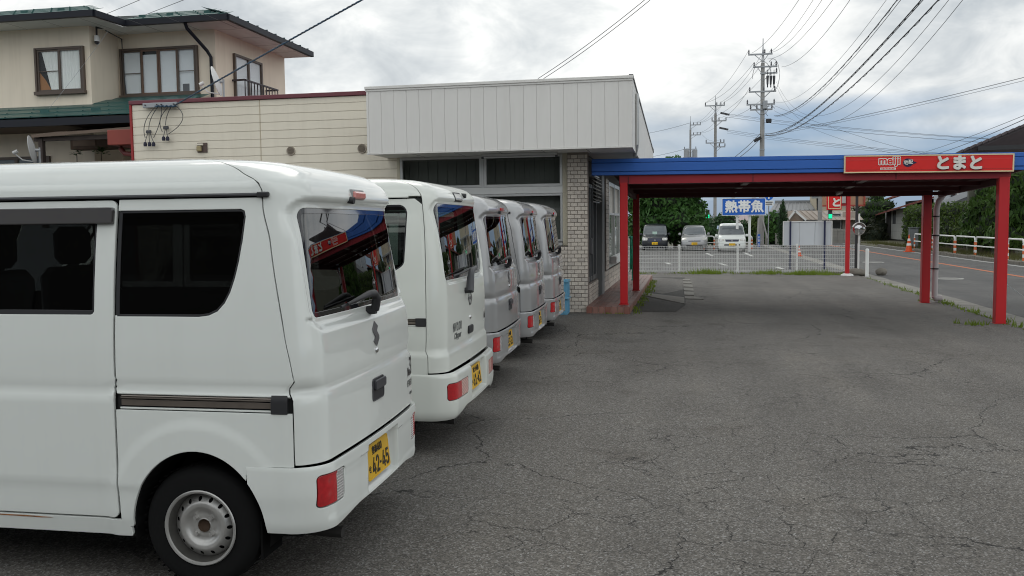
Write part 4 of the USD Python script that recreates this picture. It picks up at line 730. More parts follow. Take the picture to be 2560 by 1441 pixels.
part(can, 'fascia_back', tilt(MB().box(bx0, CY0 - .094, 2.368, bx1, CY0 - .07, 2.645)), M('blue_groove', (.008, .03, .11), .6))
part(can, 'fascia_return', tilt(MB().box(bx0 - .002, CY0 - .085, 2.372, bx0 + .02, CY0 + .3, 2.642)), BLUE)
b = MB().box(XL - .07, CY0 - .062, 2.232, XR + .09, CY0 - .052, 2.366).box(XL - .07, CY0 - .062, 2.222, XR + .09, CY0 + .06, 2.232).box(XL - .07, CY0 - .05, 2.34, XR + .09, CY0 + .06, 2.35)
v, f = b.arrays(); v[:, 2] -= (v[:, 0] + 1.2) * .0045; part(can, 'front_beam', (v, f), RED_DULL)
for x in (XL + .08, 1.02, 3.2): part(can, 'beam_joint', MB().box(x - .006, CY0 - .068, 2.215, x + .006, CY0 - .0625, 2.345), RED_DARK)
# corrugated roof, sloping back
n = 180; xs = np.linspace(-1.25, 5.02, n); zz = .016 * np.sign(np.sin(np.arange(n) * PI / 3)) * np.minimum(1, np.abs(np.sin(np.arange(n) * PI / 3)) * 1.4)
v = []
for y, z in ((CY0 - .06, 2.385), (CY1 + .25, 2.205)): v += [(x, y, z + a - (x + 1.2) * .007) for x, a in zip(xs, zz)]
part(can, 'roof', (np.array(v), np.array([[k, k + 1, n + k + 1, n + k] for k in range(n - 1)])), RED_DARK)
part(can, 'roof_top', (np.array(v) + [0, 0, .004], np.array([[n + k, n + k + 1, k + 1, k] for k in range(n - 1)])), M('roof_blue_grey', (.12, .13, .15), .5))
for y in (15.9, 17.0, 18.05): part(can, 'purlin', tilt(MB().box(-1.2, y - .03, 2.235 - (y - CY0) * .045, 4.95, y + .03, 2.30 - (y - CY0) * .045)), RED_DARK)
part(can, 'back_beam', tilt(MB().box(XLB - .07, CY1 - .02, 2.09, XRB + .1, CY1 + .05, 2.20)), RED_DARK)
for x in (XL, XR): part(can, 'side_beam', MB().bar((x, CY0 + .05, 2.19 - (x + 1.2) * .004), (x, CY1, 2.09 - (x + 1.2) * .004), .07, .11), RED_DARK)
part(can, 'edge_trim', MB().bar((5.03, CY0 - .05, 2.33), (5.03, CY1 + .25, 2.15), .02, .05), M('pale_trim', (.42, .38, .36), .5)); part(can, 'edge_trim', MB().bar((-1.10, CY1 + .28, 2.185), (-.55, CY1 + .28, 2.185), .02, .03), MATS['pale_trim'])
for (a0, a1), lab in ((((1866, 455), (1836, 477)), None), (((2172, 444), (2090, 482)), None)):
    p = onY(*a0, 15.05); q = onX(*a1, p[0]); q = p + (q - p) * min(1, (18.0 - 15.05) / max(q[1] - 15.05, .1))
    part(can, 'lamp_rail', MB().bar(p, q, .10, .05), M('lamp_grey', (.34, .31, .30), .5))
    e = p + (q - p) * .9; part(can, 'lamp', MB().cyl(e + [-.02, -.2, -.05], e + [-.02, .35, -.06], .025, n=8).box(e[0] - .05, e[1] - .05, e[2] - .06, e[0] + .03, e[1] + .06, e[2] + .02), WHITE)
for x0, x1 in ((-.9, 1.0), (1.1, 3.1), (3.2, 4.6)): part(can, 'tie_rod', MB().cyl((x0, CY0 + .2, 2.27), (x1, CY1 - .3, 2.15), .006, n=5).cyl((x1, CY0 + .2, 2.26), (x0, CY1 - .3, 2.16), .006, n=5), RED_DARK)
part(can, 'pale_strip', tilt(MB().box(-.6, 16.3, 2.205, .9, 16.36, 2.225).box(1.0, 16.3, 2.205, 2.9, 16.36, 2.225).box(3.2, 16.3, 2.205, 4.3, 16.36, 2.225)), M('dusty_strip', (.30, .25, .24), .7))
# drainpipe at the far right post
dp = thing('drainpipe', 'pale plastic drainpipe beside the far right canopy post', 'drainpipe')
bx = onZ(2338, 751, 0); x, y = bx[0] + .01, CY1 + .06
part(dp, 'pipe', MB().tube([(x, y, .05), (x, y, 1.7), (x, y, 1.78), (x + .03, y - .02, 1.93), (x + .09, y - .06, 2.03), (x + .15, y - .1, 2.14)], .054, 14), M('pale_pvc', (.46, .41, .41), .5, dirt=.3), smooth=50)
part(dp, 'elbow', MB().tube([(x, y, .16), (x, y, .07), (x + .03, y, .03), (x + .13, y, .03)], .062, 12), MATS['pale_pvc'], smooth=50)
for z in (.60, 1.25, 1.62): part(dp, 'clip', MB().cyl((x, y, z), (x, y, z + .025), .062, n=14).box(x - .12, y - .01, z, x, y + .01, z + .022), DARK_PLASTIC)
# red shop sign on the canopy front
SX0, SX1 = onY(2110, 410, CY0 - .14)[0], onY(2535, 400, CY0 - .14)[0]
sg = thing('shop_sign', 'long red sign with cream border and white lettering on the canopy front', 'sign')
SY = CY0 - .15; sz = lambda x: -(x - SX0) * .012
def board(x0, x1, z0, z1, y0, y1): m = MB().box(x0, y0, z0, x1, y1, z1); v, f = m.arrays(); v[:, 2] += sz(v[:, 0]); return v, f
Z0, Z1 = 2.318, 2.594
part(sg, 'board', board(SX0 + .02, SX1 - .02, Z0 + .02, Z1 - .02, SY, SY + .04), SIGN_RED)
for nm, q in (('border', (SX0, SX1, Z0, Z0 + .019)), ('border', (SX0, SX1, Z1 - .019, Z1)), ('border', (SX0, SX0 + .02, Z0 + .0195, Z1 - .0195)), ('border', (SX1 - .02, SX1, Z0 + .0195, Z1 - .0195))): part(sg, nm, board(*q, SY - .006, SY + .045), SIGN_CREAM)
part(sg, 'lower_band', board(SX0 + .03, SX1 - .03, Z0 + .045, Z0 + .052, SY - .0015, SY), M('sign_dark_red', (.38, .02, .012), .4)); part(sg, 'upper_band', board(SX0 + .03, SX1 - .03, Z1 - .075, Z1 - .068, SY - .0015, SY), M('sign_light_red', (.66, .05, .05), .4))
def on_sign(shape, px, py, depth=.012):
    """Sign coordinates: the shape's origin goes to the photograph's point on the board."""
    p = onY(px, py, SY); return lambda u, w, d: (p[0] + u, SY - d, p[2] + w + sz(p[0] + u) - sz(p[0]))
def lettering(parent, name, shape, fn, mat, d0, d1): return part(parent, name, MB().prism(shape, lambda u, w, d: fn(u, w, d), d0, d1), mat)
g = latin('meiji', .105, True); off = affinity.translate(g.buffer(.013), 0, 0)
f = on_sign(None, 2196, 411)
lettering(sg, 'logo_outline', off, f, LETTER_W, -.001, .003); lettering(sg, 'logo_word', g, f, SIGN_RED, .0031, .006)
f = on_sign(None, 2200, 425); lettering(sg, 'logo_strip', rrect(0, 0, .235, .034, .012), f, LETTER_W, -.001, .003)
bar = shapely.union_all([sbox(.02 + k * .022, .009, .034 + k * .022, .025) for k in range(9)]); lettering(sg, 'strip_print', bar, f, SIGN_RED, .0031, .0045)
f = on_sign(None, 2270, 407); bub = Point(0, 0).buffer(.075).union(Polygon([(.055, .04), (.13, -.002), (.055, -.04)]))
lettering(sg, 'bubble', affinity.scale(bub, 1.0, .88), f, NAVY, -.001, .003)
gl = shapely.union_all([affinity.translate(glyph('宅', .062), -.066, -.03), affinity.translate(glyph('配', .062), .004, -.02)]); lettering(sg, 'bubble_text', gl, f, LETTER_W, .0031, .006)
for px, ch in ((2336, 'と'), (2377, 'ま'), (2418, 'と')):
    f = on_sign(None, px, 424); gs = affinity.scale(glyph(ch, .200), 1.0, 1.0, origin=(0, 0)).buffer(.006)
    lettering(sg, 'letter', gs, f, LETTER_W, -.001, .03); lettering(sg, 'letter_side', affinity.translate(gs, .009, -.004), f, LETTER_SH, -.0015, .012)
# ------------------------------------------------------------------ mesh fence
FNY = 28.0
fx = [onZ(p, 684, -.0)[0] * FNY / onZ(p, 684, 0)[1] for p in (1698, 1844, 1992, 2143)]; fx = [fx[0] - 1.93] + fx
ztop = onY(1845, 615, FNY)[2]; zbot = -.02
fen = thing('mesh_fence', 'low white wire mesh fence along the back of the yard', 'fence')
for k, x in enumerate(fx): part(fen, 'post', MB().cyl((x, FNY + .03, -.1), (x, FNY + .03, ztop + .03), .032, n=10).lathe([(.032, ztop + .03), (.03, ztop + .045), (0, ztop + .05)], 10, (x, FNY + .03, 0)), WHITE)
for k in range(len(fx) - 1):
    a, c = fx[k] + .01, fx[k + 1] - .01; v = MB(); h = MB(); zs = [zbot + .05, zbot + .10, zbot + .20] + list(np.linspace(.32, ztop - .16, 4)) + [ztop - .12, ztop - .06, ztop]
    for q, z in enumerate(zs): h.bar((a, FNY - (.035 if q in (1, 8) else 0), z), (c, FNY - (.035 if q in (1, 8) else 0), z), .0095)
    for x in np.arange(a + .02, c, .05):
        pts = [(x, FNY, zbot + .0), (x, FNY, zs[0]), (x, FNY - .03, zs[1]), (x, FNY, zs[2]), (x, FNY, ztop - .12), (x, FNY - .03, ztop - .06), (x, FNY, ztop)]
        for p, q in zip(pts[:-1], pts[1:]): v.bar(p, q, .0044, up=(0, 1, 0))
    part(fen, 'mesh_wires', v, M('mesh_white', (.72, .72, .70), .5), kind='stuff'); part(fen, 'mesh_rails', h, MATS['mesh_white'])
part(fen, 'footing', MB().box(fx[0] - .1, FNY - .02, -.3, fx[-1] + .05, FNY + .16, -.015, .01), CONCRETE)
# ------------------------------------------------------------------ signs and posts by the road
def at(px, py, z=0): return onZ(px, py, z)
sp = at(2112, 687, -.02); x, y = sp[0], 27.0
st = thing('sign_post', 'red square post holding the small red sign at the end of the fence', 'sign post')
part(st, 'post', MB().box(x - .058, y - .058, .03, x + .058, y + .058, 3.0, .008), RED); part(st, 'footing', MB().lathe([(.19, -.05), (.17, .01), (.10, .035), (0, .035)], 14, (x, y, 0)), WHITE)
part(st, 'bracket', MB().box(x - .24, y - .03, 2.02, x - .06, y + .03, 2.46).box(x - .24, y - .05, 2.46, x - .058, y + .05, 2.62), RED)
part(st, 'plate', MB().box(x - .2, y - .075, 2.08, x - .08, y - .055, 2.44), M('grey_plate', (.42, .40, .38), .5))
q0, q1 = onY(2067, 482, y), onY(2103, 525, y)
sb = thing('small_sign', 'small red sign with one white character hung on the red post', 'sign')
part(sb, 'board', MB().box(q0[0], y - .08, q1[2], q1[0], y + .08, 2.66, .006), SIGN_RED); b = MB().box(q0[0] + .03, y - .088, q1[2] + .03, q0[0] + .05, y - .081, 2.64).box(q1[0] - .05, y - .088, q1[2] + .03, q1[0] - .03, y - .081, 2.64).box(q0[0] + .05, y - .087, q1[2] + .03, q1[0] - .05, y - .081, q1[2] + .05)
part(sb, 'border', b, SIGN_CREAM)
pc = onY(2078, 517, y - .08); part(sb, 'letter', MB().prism(glyph('と', .24).buffer(.008), lambda u, w, d: (pc[0] + u, y - .081 - d, pc[2] + w), 0, .012), LETTER_W)
q0, q1 = onY(2056, 480, 29.4), onY(2160, 514, 29.4)
bb = thing('brown_signboard', 'large brown backed signboard behind the small red sign', 'signboard')
part(bb, 'board', MB().box(q0[0], 29.36, q1[2], q1[0], 29.46, 3.6, .01), M('brown_board2', (.36, .20, .12), .7, var=.12)); part(bb, 'frame', MB().bar((q0[0], 29.34, q1[2]), (q1[0] + .02, 29.34, q1[2]), .05).bar((q1[0], 29.34, q1[2]), (q1[0], 29.34, 3.6), .05), M('rust_frame', (.30, .05, .03), .6))
bp = at(2143, 688, -.03)
bk = thing('black_pole', 'slim black pole with a lamp behind the fence corner', 'pole')
part(bk, 'pole', MB().box(bp[0] - .035, 27.55, -.1, bp[0] + .035, 27.62, 2.75), M('pole_black', (.025, .024, .026), .5)); part(bk, 'lamp', MB().box(bp[0] - .10, 27.5, 2.42, bp[0] + .03, 27.66, 2.56, .02).tube([(bp[0] - .08, 27.55, 2.5), (bp[0] - .3, 27.5, 2.56), (bp[0] - .42, 27.5, 2.52)], .015, 6), GALV)
mx = onY(2147, 573, 27.2)
mr = thing('convex_mirror', 'round convex road mirror on a thin white post', 'mirror', (mx[0], 27.2, 0))
part(mr, 'post', MB().cyl((.02, .06, -.1), (.02, .06, mx[2] + .45), .02, n=8), WHITE)
part(mr, 'mirror', MB().lathe([(0, -.05), (.06, -.046), (.12, -.032), (.165, -.010), (.172, 0)], 28, (0, 0, mx[2]), 'y'), M('mirror_face', (.75, .76, .77), .03, 1.0, var=.01), smooth=40)
part(mr, 'rim', MB().lathe([(.166, -.012), (.178, -.014), (.185, 0), (.178, .03), (0, .04)], 28, (0, 0, mx[2]), 'y'), M('mirror_rim', (.30, .27, .25), .5), smooth=40); part(mr, 'hood', MB().prism(Point(0, 0).buffer(.192).difference(Point(0, 0).buffer(.180)).intersection(sbox(-.2, .06, .2, .3)), lambda u, w, d: (u, -d, mx[2] + w), -.03, .12), WHITE)
bo = at(2167, 691, -.02); t = thing('bollard', 'short white bollard at the fence end by the road', 'bollard', (bo[0], bo[1], -.03))
part(t, 'post', MB().cyl((0, 0, 0), (0, 0, .74), .05, n=14), WHITE); part(t, 'cap', MB().lathe([(.052, .74), (.05, .775), (.03, .80), (0, .805)], 14), WHITE, smooth=40)
def rock(px, py, r, label, sq=.6, z=-.03):
    p = at(px, py, z); m = trimesh.creation.icosphere(2, 1.0); v = m.vertices * np.array([r, r * .8, r * sq]); v = v * (1 + .35 * (meshkit.fbm(m.vertices * 1.7 + px, 3)[:, None] - .5))
    single('rock', (v + [p[0], p[1], z + r * sq * .55], m.faces), STONE, label, 'rock', smooth=35)
rock(2140, 688, .36, 'flat dark rock at the foot of the red sign post', .35); rock(2203, 686, .17, 'grey block of stone beside the road past the bollard', .75); rock(2090, 684, .22, 'pale flat stone beside the red post footing', .22)
# chain barrier at the right edge
c0, c1 = onZ(2518, 712, .35), onZ(2562, 745, .30); b = MB(); L = np.linspace(0, 1, 46)
for k in range(45):
    p = c0 + (c1 - c0) * (k + .5) / 45 * 1.6; th = k % 2
    b.obox(p, (c1 - c0), (0, 0, 1) if th else (1, 1, 0), (1, 1, 0) if th else (0, 0, 1), (.018, .010, .004))
single('chain', b, GALV, 'thin steel chain slung beside the near right canopy post', 'chain')
# white notice panel on two navy posts
q0, q1 = onY(1960, 556, 31.0), onY(2078, 613, 31.0)
wp = thing('blank_signboard', 'blank white panelled board on two navy posts beyond the fence', 'signboard')
for k, (a, c) in enumerate(((0, .325), (.33, .655), (.66, .995))): part(wp, 'panel', MB().box(q0[0] + (q1[0] - q0[0]) * a, 31.0, q1[2], q0[0] + (q1[0] - q0[0]) * c, 31.03, q0[2], .004), M('panel_pale', (.60, .63, .66), .45, var=.03))
part(wp, 'frame', MB().box(q0[0] - .03, 30.985, q1[2], q0[0] - .001, 31.05, q0[2] + .035).box(q1[0], 30.985, q1[2], q1[0] + .03, 31.05, q0[2] + .035).box(q0[0], 30.985, q0[2] + .001, q1[0], 31.05, q0[2] + .035), WHITE)
for px in (1976, 2062): p = onY(px, 560, 30.93); part(wp, 'post', MB().box(p[0] - .028, 30.9, -.1, p[0] + .028, 30.96, q0[2] + .03), NAVY)
# blue tropical fish sign
sy = onZ(1874, 630, -.05)[1]
q0, q1 = onY(1806, 498, sy), onY(1912, 537, sy)
fs = thing('blue_sign', 'blue sign with three white characters on two white posts', 'sign')
for px in (1843, 1874): p = onY(px, 560, sy + .12); part(fs, 'post', MB().box(p[0] - .07, sy + .05, -.1, p[0] + .07, sy + .19, q0[2] - .02), WHITE)
part(fs, 'board', MB().box(q0[0], sy - .05, q1[2], q1[0], sy + .05, q0[2], .01), SIGN_BLUE)
part(fs, 'edge', MB().box(q0[0] - .03, sy - .06, q1[2] - .03, q1[0] + .03, sy + .04, q1[2]).box(q0[0] - .03, sy - .06, q0[2], q1[0] + .03, sy + .04, q0[2] + .03).box(q0[0] - .03, sy - .06, q1[2], q0[0], sy + .04, q0[2]).box(q1[0], sy - .06, q1[2], q1[0] + .03, sy + .04, q0[2]), WHITE)
W_, H_ = q1[0] - q0[0], q0[2] - q1[2]
for k, ch in enumerate('熱帯魚'):
    g = affinity.scale(glyph(ch, H_ * .68), 1, 1); x0 = q0[0] + W_ * (.06 + .305 * k)
    part(fs, 'letter', MB().prism(g, lambda u, w, d: (x0 + u, sy - .051 - d, q1[2] + H_ * .17 + w), 0, .02), M('sign_white', (.78, .78, .76), .5))
for px in (1833, 1884): p = onY(px, 492, sy - .35); l = part(fs, 'lamp_arm', MB().tube([(p[0], sy, q0[2]), (p[0], sy - .15, p[2] + .05), (p[0], sy - .35, p[2] + .04)], .02, 6), DARK_PLASTIC); part(l, 'lamp', MB().lathe([(0, .08), (.07, .06), (.12, -.03), (.10, -.07), (0, -.09)], 14, (p[0], sy - .37, p[2])), WHITE, smooth=40)
# round blue sign with a plate
p = onY(1922, 490, 58.0); t = thing('arrow_sign', 'round blue road sign with a white arrow above a small plate', 'road sign', (p[0], 58.0, p[2]))
part(t, 'disc', MB().lathe([(0, -.012), (.27, -.012), (.28, 0), (0, 0)], 28, (0, 0, 0), 'y'), SIGN_BLUE); part(t, 'arrow', MB().box(-.05, -.02, -.2, .05, -.0125, .08).prism(Polygon([(-.15, .06), (.15, .06), (0, .22)]), lambda u, w, d: (u, -.0125 - d, w), 0, .0075), WHITE)
part(t, 'plate', MB().box(-.28, -.012, -.62, .3, 0, -.32), WHITE); part(t, 'plate_print', MB().box(-.22, -.0135, -.44, .24, -.0121, -.38).box(-.22, -.0135, -.56, .2, -.0121, -.50), M('print_black', (.05, .05, .05), .6)); part(t, 'post', MB().cyl((0, .03, -p[2] - .1), (0, .03, .3), .035, n=8), GALV)
# ------------------------------------------------------------------ vehicles: a curved shell cut into panels
class Shell:
    """A body as nested rounded outlines. q runs round the outline from the middle of one end (rear 1, front -1), t runs up the body and over the roof."""
    def __init__(s, knots, W=1.475, C=.25, bulge=.03, disp=None):
        k = np.array(knots, float); s.W, s.C, s.bulge, s.disp, s.T = W, C, bulge, disp, k[-1, 0]
        s.z, s.ys, s.xr, s.xf, s.rx, s.ry = (PchipInterpolator(k[:, 0], k[:, i]) for i in range(1, 7))
    def base(s, q, t, e):
        h = s.W / 2; ys, rx, ry = s.ys(t), s.rx(t), s.ry(t); xe = s.xr(t) if e > 0 else s.xf(t)
        hw = h - ys - ry; a = np.abs(q); th = np.clip((a - hw) / s.C, 0, 1) * PI / 2; over = np.maximum(a - hw - s.C, 0)
        yo = np.where(a < hw, a, hw + ry * np.sin(th)); x = xe - e * (rx * (1 - np.cos(th)) + over) + e * s.bulge * (1 - (yo / h) ** 2)
        return np.stack([x, h + np.sign(q) * yo, s.z(t)], -1)
    def raw_n(s, q, t, e):
        d = 2e-3; n = np.cross(s.base(q + d, t, e) - s.base(q - d, t, e), s.base(q, np.minimum(t + d, s.T), e) - s.base(q, t - d, e)) * e
        return n / (np.linalg.norm(n, axis=-1, keepdims=True) + 1e-15)
    def S(s, q, t, e=1, off=0.0):
        q, t = np.asarray(q, float), np.minimum(np.asarray(t, float), s.T); p = s.base(q, t, e); n = s.raw_n(q, t, e)
        o = off + (s.disp(p, q, t, e) if s.disp else 0.0)
        return p + n * np.asarray(o)[..., None]
    def N(s, q, t, e=1):
        d = 2.5e-3; q, t = np.asarray(q, float), np.minimum(np.asarray(t, float), s.T - 3e-3)
        n = np.cross(s.S(q + d, t, e) - s.S(q - d, t, e), s.S(q, t + d, e) - s.S(q, t - d, e)) * e
        return n / (np.linalg.norm(n, axis=-1, keepdims=True) + 1e-15)
    def q_side(s, x, t, e=1, side=-1):
        h = s.W / 2; ys, rx, ry = s.ys(t), s.rx(t), s.ry(t); xe = s.xr(t) if e > 0 else s.xf(t)
        d = e * (xe - x) + s.bulge * (1 - ((h - ys) / h) ** 2); th = np.arccos(np.clip(1 - d / rx, 0, 1))
        return side * (h - ys - ry + np.where(d < rx, s.C * th / (PI / 2), s.C + d - rx))
    def q_rear(s, y, t):
        h = s.W / 2; yo = np.abs(y - h); hw = h - s.ys(t) - s.ry(t); th = np.arcsin(np.clip((yo - hw) / s.ry(t), 0, 1))
        return np.sign(y - h) * np.where(yo < hw, yo, hw + s.C * th / (PI / 2))
    def mapped(s, g, fn, step=.02):
        def r(ring): c = np.array(shapely.segmentize(ring, step).coords); return np.stack([fn(c[:, 0], c[:, 1]), c[:, 1]], -1)
        return Polygon(r(g.exterior), [r(i) for i in g.interiors]).buffer(0)
    def side(s, g, e=1, side=-1): return s.mapped(g, lambda x, t: s.q_side(x, t, e, side))
    def rear(s, g): return s.mapped(g, lambda y, t: s.q_rear(y, t))
    def panel(s, poly, h=.03, e=1, off=0.0, thick=.014, lip=.0028, fine=None):
        """Triangles, vertices and normals of one panel with a rounded edge."""
        V, F, NN, n0 = [], [], [], 0
        for g in getattr(poly, 'geoms', [poly]):
            if g.is_empty or g.area < 1e-6: continue
            inner = g.buffer(-lip)
            for g1 in getattr(inner, 'geoms', [inner]):
                if g1.is_empty or g1.area < 1e-6: continue
                g1 = shapely.geometry.polygon.orient(g1)
                rings = [np.array(shapely.segmentize(r.simplify(.0004), .016).coords)[:-1] for r in [g1.exterior, *g1.interiors]]
                x0, y0, x1, y1 = g1.bounds
                a, b = np.meshgrid(np.arange(x0 + h / 2, x1, h), np.arange(y0 + h / 2, y1, h)); a = a + (np.arange(a.shape[0]) % 2)[:, None] * h / 2
                P = np.stack([a.ravel(), b.ravel()], -1); shapely.prepare(g1)
                P = P[shapely.contains_xy(g1, P[:, 0], P[:, 1])]
                if fine is not None:
                    a, b = np.meshgrid(np.arange(fine[0], fine[2], fine[4]), np.arange(fine[1], fine[3], fine[4])); Q = np.stack([a.ravel(), b.ravel()], -1)
                    P = P[~((P[:, 0] > fine[0]) & (P[:, 0] < fine[2]) & (P[:, 1] > fine[1]) & (P[:, 1] < fine[3]))]; P = np.vstack([P, Q[shapely.contains_xy(g1, Q[:, 0], Q[:, 1])]])
                ed = shapely.distance(shapely.points(P), g1.boundary) if len(P) else np.zeros(0); P = P[ed > .006]
                A = np.vstack(rings + [P]); tr = Delaunay(A).simplices
                c = A[tr].mean(1); tr = tr[shapely.contains_xy(g1, c[:, 0], c[:, 1])]
                ar = np.cross(np.c_[A[tr[:, 1]] - A[tr[:, 0]], np.zeros(len(tr))], np.c_[A[tr[:, 2]] - A[tr[:, 0]], np.zeros(len(tr))])[:, 2]
                tr = tr[np.abs(ar) > 1e-9]; ar = ar[np.abs(ar) > 1e-9]; tr[ar < 0] = tr[ar < 0][:, ::-1]
                if e < 0: tr = tr[:, ::-1]
                n = s.N(A[:, 0], A[:, 1], e); V.append(s.S(A[:, 0], A[:, 1], e, off)); NN.append(n); F.append(tr + n0); k0 = 0
                base = n0; n0 += len(A)
                for r in rings:
                    m = len(r); d = np.roll(r, -1, 0) - np.roll(r, 1, 0); o = np.stack([d[:, 1], -d[:, 0]], -1); o /= np.linalg.norm(o, axis=1, keepdims=True) + 1e-12
                    r2 = r + o * lip; nr = n[k0:k0 + m]; lat = s.S(r2[:, 0], r2[:, 1], e) - s.S(r[:, 0], r[:, 1], e); lat /= np.linalg.norm(lat, axis=1, keepdims=True) + 1e-12
                    n2 = nr * .6 + lat; n2 /= np.linalg.norm(n2, axis=1, keepdims=True)
                    V += [s.S(r2[:, 0], r2[:, 1], e, off - lip * .8), s.S(r2[:, 0], r2[:, 1], e, off - lip * .8), s.S(r2[:, 0], r2[:, 1], e, off - thick)]; NN += [n2, lat, lat]
                    i = np.arange(m); j = (i + 1) % m; q1 = np.stack([base + k0 + i, n0 + i, n0 + j, base + k0 + j], -1); q2 = np.stack([n0 + m + i, n0 + 2 * m + i, n0 + 2 * m + j, n0 + m + j], -1)
                    for q in (q1, q2):
                        if e < 0: q = q[:, ::-1]
                        F += [q[:, [0, 1, 2]], q[:, [0, 2, 3]]]
                    n0 += 3 * m; k0 += m
        return np.vstack(V), np.vstack(F), np.vstack(NN)
def shell_part(parent, name, sh, poly, mat, label=None, **k):
    v, f, n = sh.panel(poly, **k); return part(parent, name, (v, f), mat, normals=n, label=label)
def decal(sh, shape, y0, t0, off, depth=.0012, mirror=1):
    """A flat shape laid on the rear face with its origin at y0, t0; extruded by depth."""
    def fn(u, w, d): t = t0 + w; return sh.S(sh.q_rear(np.array(y0 + mirror * u), np.array(t)), np.array(t), 1, off + d)
    return MB().prism(shape.simplify(.0004), fn, 0, depth)
def mb_normals(b): return b.arrays()

def steel_wheel(parent, x, y, z, out, R=.268, rim=.163, dark=False):
    """out: -1 faces low y. Tyre, rim and pressed steel disc with holes, nuts and a hub opening."""
    mat = DARK_PLASTIC if dark else STEEL
    w = part(parent, 'wheel', MB().lathe([(rim - .004, -.07), (rim + .012, -.074), (R - .045, -.076), (R - .018, -.068), (R - .004, -.05), (R, -.03), (R, .03), (R - .004, .05), (R - .02, .066), (rim, .07)], 56, (x, y, z), 'y') , RUBBER, smooth=40)
    gr = MB()
    for k in range(48):
        a = k * 2 * PI / 48; gr.obox((x + (R + .000) * math.cos(a), y, z + (R + .000) * math.sin(a)), (-math.sin(a), 0, math.cos(a)), (.25, 1, 0), (math.cos(a), 0, math.sin(a)), (.0045, .05, .0012))
    part(w, 'tread', gr, RUBBER)
    Y = lambda d: y + out * d
    fl = [(rim - .002, .071), (rim + .004, .078), (rim, .082), (rim - .008, .080), (rim - .011, .074)]; fl2 = [(rim - .0105, .075), (rim - .014, .060), (rim - .017, .035), (rim - .022, .025), (rim - .024, .0)]
    b = MB().lathe([(r, out * d) for r, d in fl], 56, (x, y, z), 'y'); part(w, 'rim_lip', b, mat, smooth=45); part(w, 'rim', MB().lathe([(r, out * d) for r, d in fl2], 56, (x, y, z), 'y'), RIM_SHADE if not dark else mat, smooth=45)
    prof = PchipInterpolator([.0, .026, .030, .042, .055, .070, .085, .100, .118, .132, .141], [.052, .052, .046, .046, .044, .050, .062, .064, .052, .040, .030])
    g = Point(0, 0).buffer(.1405, quad_segs=20).difference(Point(0, 0).buffer(.029, quad_segs=8))
    for k in range(15): a = k * 2 * PI / 15; g = g.difference(affinity.rotate(affinity.scale(Point(.121, 0).buffer(.0095), 1.0, .85), math.degrees(a), origin=(0, 0)))
    rings = [np.array(shapely.segmentize(r, .008).coords)[:-1] for r in [g.exterior, *g.interiors]]
    rr, aa = np.meshgrid([.036, .042, .050, .058, .066, .074, .082, .09, .097, .104, .111, .131, .136], np.arange(72) * 2 * PI / 72); P = np.stack([(rr * np.cos(aa)).ravel(), (rr * np.sin(aa)).ravel()], -1)
    P = P[shapely.contains_xy(g.buffer(-.003), P[:, 0], P[:, 1])]; A = np.vstack(rings + [P]); tr = Delaunay(A).simplices; c = A[tr].mean(1); tr = tr[shapely.contains_xy(g, c[:, 0], c[:, 1])]
    rad = np.linalg.norm(A, axis=1); v = np.stack([x + A[:, 0], Y(prof(rad) - .004), z + A[:, 1]], -1); dp = prof(rad, 1)
    n = np.stack([-dp * A[:, 0] / rad, np.full(len(A), out * 1.0), -dp * A[:, 1] / rad], -1); n /= np.linalg.norm(n, axis=1, keepdims=True)
    nn = np.cross(v[tr[:, 1]] - v[tr[:, 0]], v[tr[:, 2]] - v[tr[:, 0]])[:, 1] * out; tr[nn < 0] = tr[nn < 0][:, ::-1]
    part(w, 'disc', (v, tr), mat, normals=n)
    part(w, 'drum', MB().lathe([(0, out * .018), (.135, out * .016), (.138, -out * .03)], 24, (x, y, z), 'y'), M('brake_drum', (.022, .022, .024), .8))
    part(w, 'hub', MB().lathe([(0, out * .030), (.022, out * .034), (.028, out * .046), (.029, out * .040)], 16, (x, y, z), 'y'), M('rusty_hub', (.06, .035, .02), .8))
    for k in range(4):
        a = PI / 4 + k * PI / 2; cx, cz = x + .050 * math.cos(a), z + .050 * math.sin(a); part(w, 'wheel_nut', MB().cyl((cx, Y(.038), cz), (cx, Y(.057), cz), .0115, .0095, 6).cyl((cx, Y(.037), cz), (cx, Y(.043), cz), .017, .014, 12), mat)
    return w

